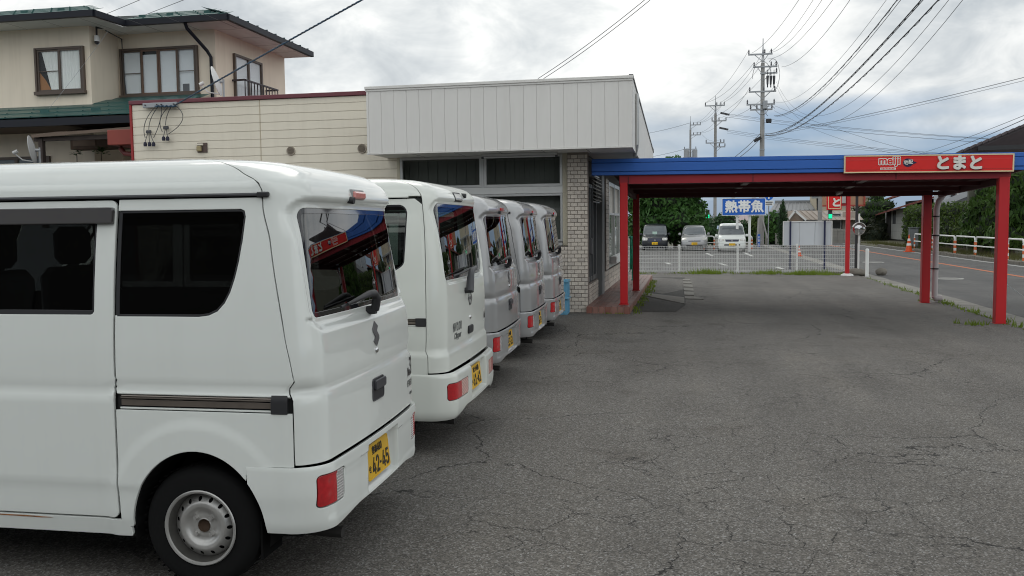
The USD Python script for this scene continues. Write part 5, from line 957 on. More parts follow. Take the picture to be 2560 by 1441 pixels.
KN_A = [
    (0.2, 0.2, 0.035, -0.074, -3.36, 0.17, 0.15), (0.27, 0.27, 0.02, -0.064, -3.38, 0.145, 0.14), (0.3, 0.3, 0.014, -0.059, -3.39, 0.145, 0.14), (0.42, 0.42, 0.006, -0.056, -3.39, 0.145, 0.14), (0.46, 0.46, 0, -0.056, -3.39, 0.145, 0.14),
    (0.62, 0.62, 0, -0.058, -3.38, 0.145, 0.14), (0.8, 0.8, 0, -0.058, -3.36, 0.145, 0.14), (0.835, 0.835, 0.001, -0.060, -3.355, 0.145, 0.14), (0.875, 0.875, 0.015, -0.076, -3.34, 0.145, 0.14), (0.92, 0.92, 0.01, -0.070, -3.32, 0.145, 0.14), (1, 1, 0.011, -0.071, -3.26, 0.145, 0.14),
    (1.12, 1.12, 0.018, -0.082, -3.16, 0.145, 0.14), (1.3, 1.3, 0.033, -0.101, -3, 0.145, 0.14), (1.5, 1.5, 0.058, -0.124, -2.8, 0.145, 0.14), (1.66, 1.66, 0.083, -0.144, -2.64, 0.17, 0.15), (1.71, 1.71, 0.09, -0.148, -2.58, 0.17, 0.15), (1.755, 1.755, 0.097, -0.166, -2.5, 0.18, 0.15),
    (1.8, 1.8, 0.124, -0.209, -2.38, 0.19, 0.16), (1.83, 1.83, 0.15, -0.269, -2.25, 0.2, 0.17), (1.89, 1.857, 0.205, -0.384, -2.1, 0.21, 0.18), (2, 1.876, 0.31, -0.574, -1.95, 0.22, 0.18), (2.17, 1.889, 0.46, -0.844, -1.75, 0.2, 0.16), (2.32, 1.895, 0.6, -1.124, -1.55, 0.14, 0.12), (2.37, 1.897, 0.64, -1.224, -1.45, 0.1, 0.09)]
KN_A = [(t, z, ys, xr, xf, rx * (.80 if .9 < t < 1.8 else 1), ry * (.84 if .9 < t < 1.8 else 1)) for t, z, ys, xr, xf, rx, ry in KN_A]
KN_B = [
    (.20, .20, .035, -.074, -3.36, .13, .13), (.27, .27, .016, -.064, -3.38, .125, .12), (.42, .42, .004, -.056, -3.39, .125, .12), (.60, .60, .000, -.054, -3.38, .125, .12), (.675, .675, .000, -.054, -3.36, .125, .12), (.72, .72, .010, -.070, -3.34, .125, .12), (.80, .80, .009, -.066, -3.3, .125, .12),
    (1.0, 1.0, .010, -.064, -3.22, .125, .12), (1.18, 1.18, .016, -.072, -3.1, .125, .12), (1.45, 1.45, .030, -.094, -2.86, .125, .12), (1.72, 1.72, .052, -.124, -2.62, .13, .125), (1.757, 1.757, .057, -.130, -2.56, .13, .125), (1.80, 1.80, .068, -.150, -2.48, .14, .13), (1.84, 1.84, .090, -.198, -2.36, .15, .14),
    (1.885, 1.870, .130, -.29, -2.2, .17, .15), (1.96, 1.888, .20, -.44, -2.0, .19, .16), (2.08, 1.897, .33, -.68, -1.8, .2, .17), (2.25, 1.902, .5, -1.0, -1.6, .16, .14), (2.40, 1.904, .64, -1.3, -1.45, .1, .09)]

def plate(parent, x, y, z, lean, lines, facing=1):
    """Yellow licence plate .33 x .165 with its characters; centre x, y, z, facing +x (1) or -x (-1)."""
    fn = lambda u, w, d: (x + facing * (d - lean * w), y + facing * u, z + w)
    p = part(parent, 'licence_plate', MB().prism(rrect(-.165, -.0825, .165, .0825, .012), fn, 0, .004), PLATE_Y)
    part(p, 'plate_edge', MB().prism(rrect(-.165, -.0825, .165, .0825, .012).difference(rrect(-.160, -.0775, .160, .0775, .010)), fn, .004, .0055), PLATE_Y)
    for g, u, w in lines: part(p, 'character', MB().prism(affinity.translate(g, u, w), fn, .0041, .006), PLATE_INK)
    return p
def squeeze(g, sx): return affinity.scale(g, sx, 1, origin=(0, 0))
def plate_lines(top, kana, num):
    out = []; u = -.085
    for c in top:
        g = glyph(c, .036) if ord(c) > 255 else squeeze(latin(c, .037, True), .72); out.append((g, u, .030)); u += .040 if ord(c) > 255 else .0225
    if kana: out.append((glyph(kana, .034), -.152, -.048))
    u = -.103
    for c in num:
        if c == '-': out.append((sbox(0, .030, .020, .041), u + .004, -.066)); u += .032
        elif c == '.': out.append((Point(.012, .033).buffer(.008), u, -.066)); u += .05
        else: out.append((squeeze(latin(c, .078, True), .80), u, -.066)); u += .057
    return out

def arc_arch(cx, cz, rx, rz, z0=.15):
    a = np.linspace(0, PI, 50); return Polygon([(cx + rx * math.cos(t), cz + rz * math.sin(t)) for t in a] + [(cx - rx, z0), (cx + rx, z0)])

def make_van(name, label, loc, rz, style, paint, lines, detail=True, group=None):
    A = style == 'A'
    van = thing(name, label, 'van', loc, rz, group)
    gut = 1.702 if A else 1.757; side_x = lambda t: t
    wz0, wz1 = (1.175, 1.648) if A else (1.185, 1.715)
    rwin = shapely.geometry.Polygon([(.115, wz0), (1.385, wz0), (1.372, wz1), (.125, wz1)]).buffer(-.045).buffer(.045, quad_segs=8)
    rwin = rwin.union(sbox(.165, wz1 - .12, 1.325, wz1)).buffer(-.03).buffer(.03, quad_segs=6)
    if not A: rwin = Polygon([(.15, wz0 + .0), (1.325, wz0), (1.375, wz1 - .04), (1.335, wz1), (.14, wz1), (.10, wz1 - .04)]).buffer(-.05).buffer(.05, quad_segs=6).union(sbox(.16, wz1 - .1, 1.315, wz1)).buffer(-.03).buffer(.03)
    shapely.prepare(rwin)
    ax, az = -.607, .268
    def disp(p, q, t, e):
        o = np.zeros(np.shape(q))
        if e < 0: return o
        x, y, z = p[..., 0], p[..., 1], p[..., 2]
        m = (t > 1.05) & (t < 1.80) & (x > -.33)
        if np.any(m):
            d = shapely.distance(rwin, shapely.points(np.atleast_1d(y[m]) if np.ndim(y) else np.array([y]), np.atleast_1d(t[m]) if np.ndim(t) else np.array([t])))
            tt = np.atleast_1d(t[m]) if np.ndim(t) else np.array([t]); band = np.where(tt < wz0, .055, .026) if A else np.full(d.shape, .018)
            val = -(.028 if A else .014) * (1 - sst((d - .017) / band))
            if np.ndim(o): o[m] = val
            else: o = val[0]
        if A:                                                        # swelling over the wheel
            r = np.hypot(x - ax, (z - az) * .92); sd = (np.abs(y - .7375) > .70)
            o = o + np.where(sd & (z < .8), .009 * sst((.452 - r) / .055), 0)
        return o
    sh = Shell(KN_A if A else KN_B, disp=disp, bulge=.03 if A else .022)
    QR = lambda t: 0
    # the cut lines
    arch = arc_arch(ax, .25, .312, .36); farch = arc_arch(ax - 2.43 + (0 if A else .05), .25, .312, .36); gap = .0045
    side_end = .0
    def seam_poly(lo, hi): return sbox(-9, lo, 9, hi)
    tt = np.linspace(.22, gut - .005, 60)
    hwC = lambda t: sh.W / 2 - sh.ys(t) - sh.ry(t) + sh.C            # where the corner begins
    tb = .561 if A else .567; sq = (lambda t: hwC(t) - .050 * sst((1.60 - t) / .8) + .028 * sst((t - .85) / .25) * sst((1.9 - t) / .15)) if A else (lambda t: hwC(t) - .012 - .045 * sst((t - .95) / .8))
    _tc = np.linspace(.15, gut + .1, 60); clips = {sd: Polygon([(sd * (float(sq(t)) + .0045), t) for t in _tc] + [(sd * 9, .15 + (gut - .05) * k) for k in (1, 0)]).buffer(0) for sd in (-1, 1)}
    for sd in ((-1, 1) if detail else (-1,)):
        S_ = lambda g: sh.side(g, 1, sd)
        edge = [(-3.4, 0)]
        q2x = lambda t: sh.xr(t) - sh.rx(t)                          # x of the corner start
        quarter = Polygon([(-.974, .262)] + [(-.974, t) for t in (.30, .9, gut - .012)] + [(float(q2x(t)) - .002 + float(sh.bulge * (1 - ((sh.W / 2 - sh.ys(t)) / (sh.W / 2)) ** 2)), float(t)) for t in (gut - .012,)] + [(-.02, gut - .2), (-.02, .553)] + [(-.335, .553), (-.372, .515), (-.372, .262)])
        quarter = quarter.difference(arch)
        if A:
            win2 = Polygon([(-.968, 1.192), (-.490, 1.192), (-.372, 1.640), (-.968, 1.640)]).buffer(-.05).buffer(.05, quad_segs=8).union(sbox(-.968, 1.192, -.90, 1.640)).intersection(sbox(-.968, 1, 0, 2))
            win2 = Polygon([(-.966, 1.186), (-.58, 1.186), (-.535, 1.192), (-.495, 1.210), (-.462, 1.245), (-.438, 1.29), (-.418, 1.35), (-.402, 1.42), (-.388, 1.51), (-.378, 1.61), (-.384, 1.634), (-.40, 1.642), (-.966, 1.642)])
            rail = sbox(-.9735, .782, -.165, .852)
        else:
            win2 = Polygon([(-.94, 1.225), (-.45, 1.225), (-.33, 1.30), (-.305, 1.705), (-.94, 1.705)]).buffer(-.06).buffer(.06, quad_segs=8)
            rail = sbox(-.9735, .885, -.195, .935)
        w1 = sbox(-1.90, 1.192, -1.075, 1.640 if A else 1.70)
        quarter = quarter.difference(rail)
        if A: quarter = quarter.difference(sbox(-.9735, 1.192, -.9, 1.640).union(win2)) 
        else: quarter = quarter.difference(win2)
        qg = S_(quarter).intersection(clips[sd]); qb_ = qg.bounds; shell_part(van, 'side_panel', sh, qg, paint, h=.03, fine=(qb_[0], .26, qb_[2], .78, .014))
        door = sbox(-1.945, .300, -.983, gut - .014).buffer(-.03).buffer(.03).difference(w1.buffer(-.02).buffer(.02))
        dr = shell_part(van, 'sliding_door', sh, S_(door), paint, h=.04)
        fd = Polygon([(-2.86, .30), (-1.955, .30), (-1.955, gut - .014), (-2.52, gut - .014), (-2.86, 1.15)]).difference(farch.buffer(.01)).difference(Polygon([(-2.76, 1.19), (-2.03, 1.19), (-2.03, 1.62), (-2.5, 1.62)]))
        f1 = shell_part(van, 'front_door', sh, S_(fd), paint, h=.06)
        sill = Polygon([(-2.25, .215), (-.93, .215), (-.93, .257), (-.97, .292), (-2.25, .292)])
        shell_part(van, 'sill', sh, S_(sill), paint, h=.05, label='white sill with a rust streak' if (sd < 0 and name == 'van' and A) else None)
        if sd < 0 and A and paint is WHITE_PAINT: shell_part(van, 'rust_streak', sh, S_(Polygon([(-1.9, .286), (-1.45, .287), (-1.30, .282), (-1.38, .279), (-1.55, .281), (-1.9, .281)])), M('sill_rust', (.30, .13, .05), .8, var=.6, vs=30), h=.05, off=.0012, thick=.002, lip=.0006)
        nose = Polygon([(-3.02, .24), (-2.868, .24), (-2.868, 1.15), (-3.02, 1.10)]).difference(farch.buffer(.004)); shell_part(van, 'front_wing', sh, S_(nose), paint, h=.05)
        # roof flank, up to the middle of the roof
        qa, qb = -9, 0
        tr_ = np.linspace(gut + .006, sh.T - .002, 40); xs_end = [sh.q_side(np.full(1, -2.45), np.array([t]), 1, sd)[0] for t in tr_]; xc = [sd * float(sq(t)) + sd * .004 for t in tr_]
        rf = Polygon([(a, t) for a, t in zip(xs_end, tr_)] + [(a, t) for a, t in zip(xc[::-1], tr_[::-1])]).buffer(0); shell_part(van, 'roof', sh, rf, paint, h=.04)
        # glass of the side
        g2 = shell_part(van, 'side_window', sh, S_(win2.buffer(.008)), PRIVACY_SIDE if A else TINT, h=.05, off=-.008, thick=.004)
        ring = win2.buffer(.010).difference(win2.buffer(-.010)); shell_part(g2, 'window_seal', sh, S_(ring.intersection(sbox(-.9735, 1, 0, 2))), DARK_PLASTIC, h=.05, off=-.0055, thick=.006, lip=.002)
        g1 = shell_part(dr, 'door_window', sh, S_(w1.buffer(.006)), PRIVACY_SIDE if A else TINT, h=.06, off=-.009, thick=.004)
        g0 = shell_part(f1, 'door_window', sh, S_(Polygon([(-2.77, 1.185), (-2.02, 1.185), (-2.02, 1.63), (-2.51, 1.63)])), SIDE_GLASS, h=.06, off=-.009, thick=.004)
        shell_part(dr, 'window_seal', sh, S_(w1.buffer(.004).difference(sbox(-1.89, 1.212, -1.085, 1.63 if A else 1.69))), DARK_PLASTIC, h=.06, off=-.004, thick=.006, lip=.002)
        # rail of the sliding door
        ch = shell_part(van, 'door_rail', sh, S_(rail.buffer(.004)), LINER, h=.06, off=-.022, thick=.002)
        z0, z1 = rail.bounds[1], rail.bounds[3]
        for a, c, o in ((.06, .17, .0), (.24, .62, -.010), (.70, .80, -.003), (.86, .96, -.006)):
            shell_part(ch, 'rail_strip', sh, S_(sbox(-.955, z0 + (z1 - z0) * a, -.235, z0 + (z1 - z0) * c)), BRUSHED if a > .1 else paint, h=.06, off=o - .004, thick=.008, lip=.0015)
        shell_part(ch, 'rail_cap', sh, S_(sbox(-.255, z0 - .002, -.182, z1 + .006)), DARK_PLASTIC, h=.03, off=.004, thick=.02)
        # gutter strip with its end cap, smoked visor over the door window
        tg = np.linspace(-2.5, -.315 if A else -.30, 30); gp = sh.S(sh.q_side(tg, np.full(30, gut), 1, sd), np.full(30, gut), 1, .004)
        gt = part(van, 'gutter_strip', MB().tube(gp, .0075, 6), GREY_PLASTIC if A else paint, smooth=50)
        if A:
            c = sh.S(sh.q_side(np.array(-.295), np.array(gut), 1, sd), np.array(gut), 1, .005); part(gt, 'end_cap', MB().box(c[0] - .032, c[1] - .012, c[2] - .012, c[0] + .022, c[1] + .014, c[2] + .010, .005), DARK_PLASTIC)
            vis = sbox(-1.93, 1.585, -.99, 1.655)
            v_ = shell_part(dr, 'rain_visor', sh, S_(vis), M('smoked_visor', (.045, .042, .042), .25, 0, .8), h=.03, off=.020, thick=.022, lip=.004)
        # wheels
        for wx in (ax, ax - 2.43 + (0 if A else .05)):
            steel_wheel(van, wx, .095 if sd < 0 else 1.475 - .095, az, sd)
            aa = np.linspace(-.15, PI + .15, 40); yy0, yy1 = (.03, .34) if sd < 0 else (1.445, 1.135)
            vv = [(wx + .318 * math.cos(t), y, .25 + .365 * math.sin(t)) for y in (yy0, yy1) for t in aa]; n_ = len(aa)
            part(van, 'wheel_well', (np.array(vv), np.vstack([[[k, k + 1, n_ + k + 1, n_ + k] for k in range(n_ - 1)], [[n_ + k, n_ + k + 1, k + 1, k] for k in range(n_ - 1)]])), LINER)
            part(van, 'wheel_well_back', MB().prism(Polygon([(wx + .33 * math.cos(t), .25 + .37 * math.sin(t)) for t in aa]), lambda u, w, d: (u, yy1 + d, w), 0, .01), LINER)
        # dark inner skin that shows in the gaps
        lin = Polygon([(-3.0, .24), (-3.0, 1.1), (-2.6, gut + .02), (-.32, gut + .02), (-.21, .9), (-.21, .24)]).difference(arch).difference(farch).difference(win2.buffer(.004)).difference(w1.buffer(-.006)).difference(Polygon([(-2.76, 1.19), (-2.03, 1.19), (-2.03, 1.62), (-2.5, 1.62)]))
        v, f, n = sh.panel(S_(lin), h=.08, off=-.024, thick=.002); part(van, 'inner_skin', (np.vstack([v, v]), np.vstack([f, f[:, ::-1] + len(v)])), LINER)
    # tailgate
    ts = np.linspace(tb, sh.T - .002, 70); L = [(-float(sq(t)) + .0005, t) for t in ts]; R_ = [(float(sq(t)) - .0005, t) for t in ts]
    tail = Polygon(L + R_[::-1]).buffer(0)
    rq = sh.rear(rwin); b = rq.bounds
    tg_ = shell_part(van, 'tailgate', sh, tail.difference(rq), paint, h=.026, fine=(b[0] - .09, b[1] - .075, b[2] + .09, b[3] + .06, .0125))
    rw = shell_part(tg_, 'rear_window', sh, rq.buffer(.010), PRIVACY if A else TINT, h=.04, off=-.007, thick=.004)
    shell_part(rw, 'window_border', sh, rq.buffer(.011).difference(sh.rear(rwin.buffer(-.022))), M('glass_border', (.006, .006, .008), .08, 0, 1), h=.04, off=-.0058, thick=.004, lip=.0012)
    for k in range(0):
        z = 1.25 + k * .042; part(rw, 'heater_wire', MB().tube(sh.S(sh.q_rear(np.linspace(.2, 1.28, 20), np.full(20, z)), np.full(20, z), 1, -.0062), .0006, 3), M('heater', (.05, .03, .02), .6))
    lin = Polygon([(-float(hwC(t)) + .0, t) for t in ts] + [(float(hwC(t)), t) for t in ts[::-1]]).buffer(0).difference(rq)
    v, f, n = sh.panel(lin, h=.08, off=-.03, thick=.002); part(van, 'tailgate_lining', (np.vstack([v, v]), np.vstack([f, f[:, ::-1] + len(v)])), LINER if A else INTERIOR)
    # bumper: a shell of its own, standing proud
    kb = [(t, z, max(ys - o * .55, -.012), xr + o, xf, rx + .012, ry + .01) for (t, z, ys, xr, xf, rx, ry), o in zip([(t, t, float(sh.ys(t)), float(sh.xr(.6)), -3.4, .148, .14) for t in (.20, .235, .26, .30, .36, .44, .50, .530, .548, .562, .60)], (-.004, .006, .014, .021, .024, .025, .023, .023, .021, .016, .004) if A else (.0, .025, .040, .050, .054, .054, .052, .050, .042, .012, -.012))]
    pz = .412 if A else .435
    def bdisp(p, q, t, e):
        y = p[..., 1]
        w = .235 if A else .26; ins = sst((w - np.abs(y - .7375)) / .018) * sst((t - (pz - .12)) / .012) * sst((pz + .118 - t) / .014)
        return -.046 * ins + (-.006 * sst((.505 - t) / .01) * sst((t - .30) / .02) * sst((.66 - np.abs(y - .7375)) / .02) if A else 0)
    bs = Shell(kb, disp=bdisp, bulge=.03)
    bt, blow = (.5555, .262) if A else (.5605, .235)
    low = lambda q: blow + .030 * sst((.62 - abs(q)) / .3) if A else blow + .055 * sst((.62 - abs(q)) / .25)
    qs0, qs1 = bs.q_side(np.array(-.367), np.array(.45), 1, -1), bs.q_side(np.array(-.367), np.array(.45), 1, 1)
    qq = np.linspace(float(qs0), float(qs1), 120)
    archq = [bs.side(arch, 1, s_) for s_ in (-1, 1)]
    bum = Polygon([(q, low(q)) for q in qq] + [(q, bt) for q in qq[::-1]]).difference(archq[0]).difference(archq[1])
    if A: lamps = [(-1, rrect(.035, .368, .225, .512, .02), .62), (1, rrect(1.25, .368, 1.44, .512, .02), .62)]
    else: lamps = [(-1, rrect(.03, .372, .385, .492, .02), .52), (1, rrect(1.09, .372, 1.43, .492, .02), .52)]
    lq = [bs.rear(l[1]) for l in lamps]
    for g in lq: bum = bum.difference(g)
    bp_ = shell_part(van, 'bumper', bs, bum, paint, h=.02, thick=.03, fine=(-.32, pz - .145, .32, pz + .145, .0065))
    for (s_, g, fr), q in zip(lamps, lq):
        x0, z0, x1, z1 = g.bounds
        tl = shell_part(van, 'tail_lamp', bs, q.buffer(.004), DARK_PLASTIC, h=.03, off=-.014, thick=.004)
        cut = x0 + (x1 - x0) * fr if s_ < 0 else x1 - (x1 - x0) * fr
        redg, clr = (sbox(x0, z0, cut, z1), sbox(cut, z0, x1, z1)) if s_ < 0 else (sbox(cut, z0, x1, z1), sbox(x0, z0, cut, z1))
        shell_part(tl, 'red_lens', bs, bs.rear(g.buffer(-.004).intersection(redg)), RED_LENS, h=.03, off=-.003, thick=.010, lip=.003)
        shell_part(tl, 'clear_lens', bs, bs.rear(g.buffer(-.004).intersection(clr)), CLEAR_LENS if A else AMBER_LENS, h=.03, off=-.004, thick=.010, lip=.002)
        rb = MB()
        for k in range(11):
            z = z0 + .01 + (z1 - z0 - .02) * k / 10; xx = np.linspace(*clr.intersection(g.buffer(-.006)).bounds[0::2], 6); rb.tube(bs.S(bs.q_rear(xx, np.full(6, z)), np.full(6, z), 1, -.0032), .0016, 4)
        part(tl, 'lens_ribs', rb, M('lens_rib', (.62, .58, .56), .2, 0, .6) if A else M('lens_rib_pink', (.62, .36, .30), .2, 0, .6))
    px_ = float(bs.S(np.array(0.0), np.array(pz), 1)[0]) + .009
    plate(van, px_, .7375, pz, -.10 * 1.0 if False else .10, plate_lines(*lines))
    # handle, badge, lock, wiper, lamps above the window
    def onr(y, t, o): return sh.S(sh.q_rear(np.array(y), np.array(t)), np.array(t), 1, o)
    hz = .765 if A else .785
    if A:
        h0 = rrect(.63, hz - .056, .80, hz + .056, .02); hb = shell_part(tg_, 'handle', sh, sh.rear(h0), DARK_PLASTIC, h=.02, off=.003, thick=.006)
        shell_part(hb, 'grip', sh, sh.rear(rrect(.645, hz - .002, .806, hz + .047, .014)), M('handle_grip', (.03, .03, .034), .35), h=.02, off=.017, thick=.016, lip=.006)
        shell_part(hb, 'bezel', sh, sh.rear(h0.difference(h0.buffer(-.005))), GREY_PLASTIC, h=.02, off=.005, thick=.004, lip=.001)
    else:
        hb = shell_part(tg_, 'handle', sh, sh.rear(rrect(.665, hz - .03, .81, hz + .03, .02)), DARK_PLASTIC, h=.02, off=.014, thick=.018, lip=.006)
        shell_part(hb, 'scoop', sh, sh.rear(rrect(.672, hz - .085, .803, hz - .032, .03)), paint, h=.02, off=.002, thick=.005)
    part(tg_, 'lock', MB().lathe([(0, .010), (.008, .010), (.013, .006), (.0145, 0)], 16, onr(.7375, .95 if A else .875, .0), 'x'), CHROME, smooth=40)
    if A:
        em = Polygon([(-.004, .055), (.034, .030), (.012, .012), (.036, -.012), (.036, -.026), (.002, -.055), (-.034, -.030), (-.012, -.012), (-.036, .012), (-.036, .026)])
        part(tg_, 'badge', decal(sh, affinity.scale(em, 1.12, 1.12), .7375, 1.032, .001, .004), BADGE)
    else:
        rg = affinity.scale(Point(0, 0).buffer(.055), .8, 1).difference(affinity.scale(Point(0, 0).buffer(.044), .8, 1)).union(sbox(-.058, -.010, .058, .010))
        part(tg_, 'badge', decal(sh, rg, .7375, 1.02, .001, .004), BADGE)
        gt_ = latin('NV100', .058, True); part(tg_, 'model_letters', decal(sh, squeeze(gt_, .9), .235, .82, .001), M('letter_grey', (.10, .105, .10), .4)); part(tg_, 'small_letters', decal(sh, latin('Clipper', .040, True), .275, .765, .001), MATS['letter_grey'])
        part(tg_, 'sticker', decal(sh, sbox(0, 0, .10, .10), 1.28, .79, .0008, .0006), M('sticker_white', (.6, .6, .58), .5)); part(tg_, 'sticker_print', decal(sh, squeeze(latin('No.30', .05, True), .62), 1.284, .81, .0016, .0006), PLATE_INK)
    if A and paint is WHITE_PAINT:
        part(tg_, 'sticker', decal(sh, sbox(0, 0, .125, .115), 1.255, .722, .0008, .0006), M('sticker_white', (.6, .6, .58), .5))
        part(tg_, 'sticker_print', decal(sh, squeeze(latin('No.', .045, True), .62), 1.258, .728, .0016, .0006), PLATE_INK); part(tg_, 'sticker_number', decal(sh, squeeze(latin('30', .092, True), .62), 1.302, .732, .0016, .0006), PLATE_INK)
        part(tg_, 'model_letters', decal(sh, latin('EVERY', .033, True), 1.255, .668, .001), M('letter_grey', (.10, .105, .10), .4)); part(tg_, 'small_letters', decal(sh, latin('HYBRID', .014, True), 1.30, .618, .001), MATS['letter_grey'])
    # wiper
    py, pt = (.735, 1.150) if A else (.60, 1.085)
    wb = part(tg_, 'wiper', MB().tube([onr(py, pt, .0), onr(py, pt, .045)], .022, 10), DARK_PLASTIC)
    if A: path = [onr(py, pt, .04), onr(py - .012, pt + .055, .062), onr(py - .05, pt + .082, .066), onr(py - .11, pt + .085, .062), onr(py - .36, pt + .058, .05)]; wd = [.022, .022, .02, .017, .007]
    else: path = [onr(py + .0, pt - .01, .035), onr(py + .05, pt + .09, .05), onr(py + .09, pt + .135, .052), onr(py + .30, pt + .155, .04)]; wd = [.03, .027, .022, .010]
    part(wb, 'arm', MB().tube(path, wd, 8), DARK_PLASTIC if A else GREY_PLASTIC, smooth=50)
    bl = [onr(y, t, .034) for y, t in zip(np.linspace(py - .40, py - .03, 8), np.linspace(pt + .052, pt + .075, 8))] if A else [onr(y, t, .022) for y, t in zip(np.linspace(py - .32, py + .40, 10), np.linspace(pt + .125, pt + .16, 10))]
    part(wb, 'blade', MB().tube(bl, .007, 5), DARK_PLASTIC)
    if A:
        c = onr(.7375, 1.712, .0); sl = part(tg_, 'high_lamp', MB().box(c[0] - .02, c[1] - .075, c[2] - .017, c[0] + .018, c[1] + .075, c[2] + .020, .008), LIT_LOOK_LENS if paint is WHITE_PAINT else RED_LENS)
        part(sl, 'lamp_base', MB().box(c[0] - .022, c[1] - .085, c[2] - .022, c[0] + .004, c[1] + .085, c[2] + .030, .006), M('lamp_pocket', (.30, .30, .30), .5)); part(sl, 'camera', MB().cyl((c[0] - .01, c[1] - .105, c[2] - .022), (c[0] + .02, c[1] - .105, c[2] - .026), .017, n=12), DARK_PLASTIC)
    else:
        c = onr(.68, 1.768, .002); sl = shell_part(tg_, 'high_lamp', sh, sh.rear(rrect(.60, 1.745, .80, 1.795, .008)), M('lamp_clear', (.40, .40, .38), .25, 0, .6), h=.03, off=.005, thick=.006); shell_part(sl, 'lamp_rim', sh, sh.rear(rrect(.592, 1.737, .808, 1.803, .01).difference(rrect(.60, 1.745, .80, 1.795, .008))), DARK_PLASTIC, h=.03, off=.004, thick=.006, lip=.001)
        c = onr(.90, 1.79, .0); part(tg_, 'rear_camera', MB().cyl(c + [-.02, 0, 0], c + [.025, 0, -.004], .018, n=10), DARK_PLASTIC)
    # front end
    fw = shapely.union_all([sbox(-.9, 1.02, .9, 1.70)]).intersection(Polygon([(-float(hwC(t)) + .05, t) for t in np.linspace(1.02, 1.66, 20)] + [(float(hwC(t)) - .05, t) for t in np.linspace(1.66, 1.02, 20)]))
    tf = np.linspace(.25, sh.T - .01, 60); nose_q = Polygon([(-float(hwC(t)) - (.28 if t < 1.1 else .0), t) for t in tf] + [(float(hwC(t)) + (.28 if t < 1.1 else .0), t) for t in tf[::-1]]).buffer(0)
    fp = shell_part(van, 'front_panel', sh, nose_q.difference(fw), paint, h=.05, e=-1); shell_part(fp, 'windscreen', sh, fw.buffer(.01), CLEAR, h=.06, e=-1, off=-.006, thick=.003)
    shell_part(fp, 'grille', sh, sbox(-.35, .52, .35, .66), DARK_PLASTIC, h=.05, e=-1, off=.004, thick=.006)
    for s_ in (-1, 1): shell_part(fp, 'headlamp', sh, affinity.translate(rrect(-.1, .66, .1, .84, .04), s_ * .58, 0), CLEAR_LENS, h=.04, e=-1, off=.004, thick=.006)
    # floor and what is inside
    part(van, 'underbody', MB().box(-3.2, .16, .20, -.2, 1.315, .30).box(-.4, .25, .22, -.12, 1.2, .27), LINER)
    part(van, 'tailpipe', MB().tube([(-.45, .30, .20), (-.20, .28, .19), (-.06, .28, .185)], .025, 10), M('exhaust', (.03, .028, .026), .7, .3))
    part(van, 'mud_flap', MB().box(-.345, .05, .13, -.335, .24, .30), RUBBER)
    inn = part(van, 'cargo_floor', MB().box(-2.0, .14, .62, -.13, 1.335, .66), M('cargo_mat', (.03, .03, .032), .9))
    for y0 in (.22, .80): part(van, 'seat', MB().box(-2.25, y0, .66, -1.85, y0 + .46, .86, .05).box(-1.98, y0, .80, -1.84, y0 + .46, 1.36, .05).box(-1.96, y0 + .1, 1.37, -1.86, y0 + .36, 1.58, .04), M('seat_cloth', (.12, .12, .125), .9))
    part(van, 'wheel_box', MB().box(-.95, .12, .60, -.27, .30, .84, .03).box(-.95, 1.175, .60, -.27, 1.355, .84, .03), INTERIOR)
    return van

V1 = make_van('van', 'white tall kei van nearest, its side and wheel in the foreground', (-1.4607, 3.3667, 0), .0239, 'A', WHITE_PAINT, ('豊橋480', 'せ', '42-45'), group='kei vans parked in a row')
V2 = make_van('van', 'white van with clear tail window, second in the row, beside the nearest', (-1.55, 5.636, 0), .0239, 'B', CREAM_PAINT, ('富士山480', 'ら', '61-41'), group='kei vans parked in a row')
V3 = make_van('van', 'silver van third in the row, directly beyond the second white van', (-1.7117, 7.909, 0), .0280, 'A', SILVER_PAINT, ('富士山480', 'わ', '33-52'), group='kei vans parked in a row')
V4 = make_van('van', 'silver van between two other silver vans, fourth in the row', (-1.740, 9.865, 0), .0244, 'A', SILVER_PAINT, ('富士山480', 'わ', '66-52'), group='kei vans parked in a row')
V5 = make_van('van', 'silver van farthest in the row, beside the blue crates and tiled pillar', (-1.750, 11.639, 0), .0237, 'A', SILVER_PAINT, ('富士山480', 'せ', '35-12'), group='kei vans parked in a row')
bt_ = thing('bottle', 'clear bottle with a blue label inside the second van tail window', 'bottle', (-1.78, 5.98, 1.19))
part(bt_, 'body', MB().lathe([(0, 0), (.033, 0), (.035, .01), (.035, .12), (.02, .16), (.013, .18), (.013, .195)], 16), M('bottle_pet', (.45, .50, .52), .2, 0, .8), smooth=40); part(bt_, 'label', MB().lathe([(.0355, .02), (.0355, .10)], 16), M('bottle_blue', (.10, .30, .55), .4), smooth=40); part(bt_, 'cap', MB().cyl((0, 0, .195), (0, 0, .212), .014, n=12), WHITE)
part(V2, 'parcel_shelf', MB().box(-.62, .16, 1.165, -.20, .75, 1.188, .004), M('shelf_wood', (.20, .11, .06), .8))
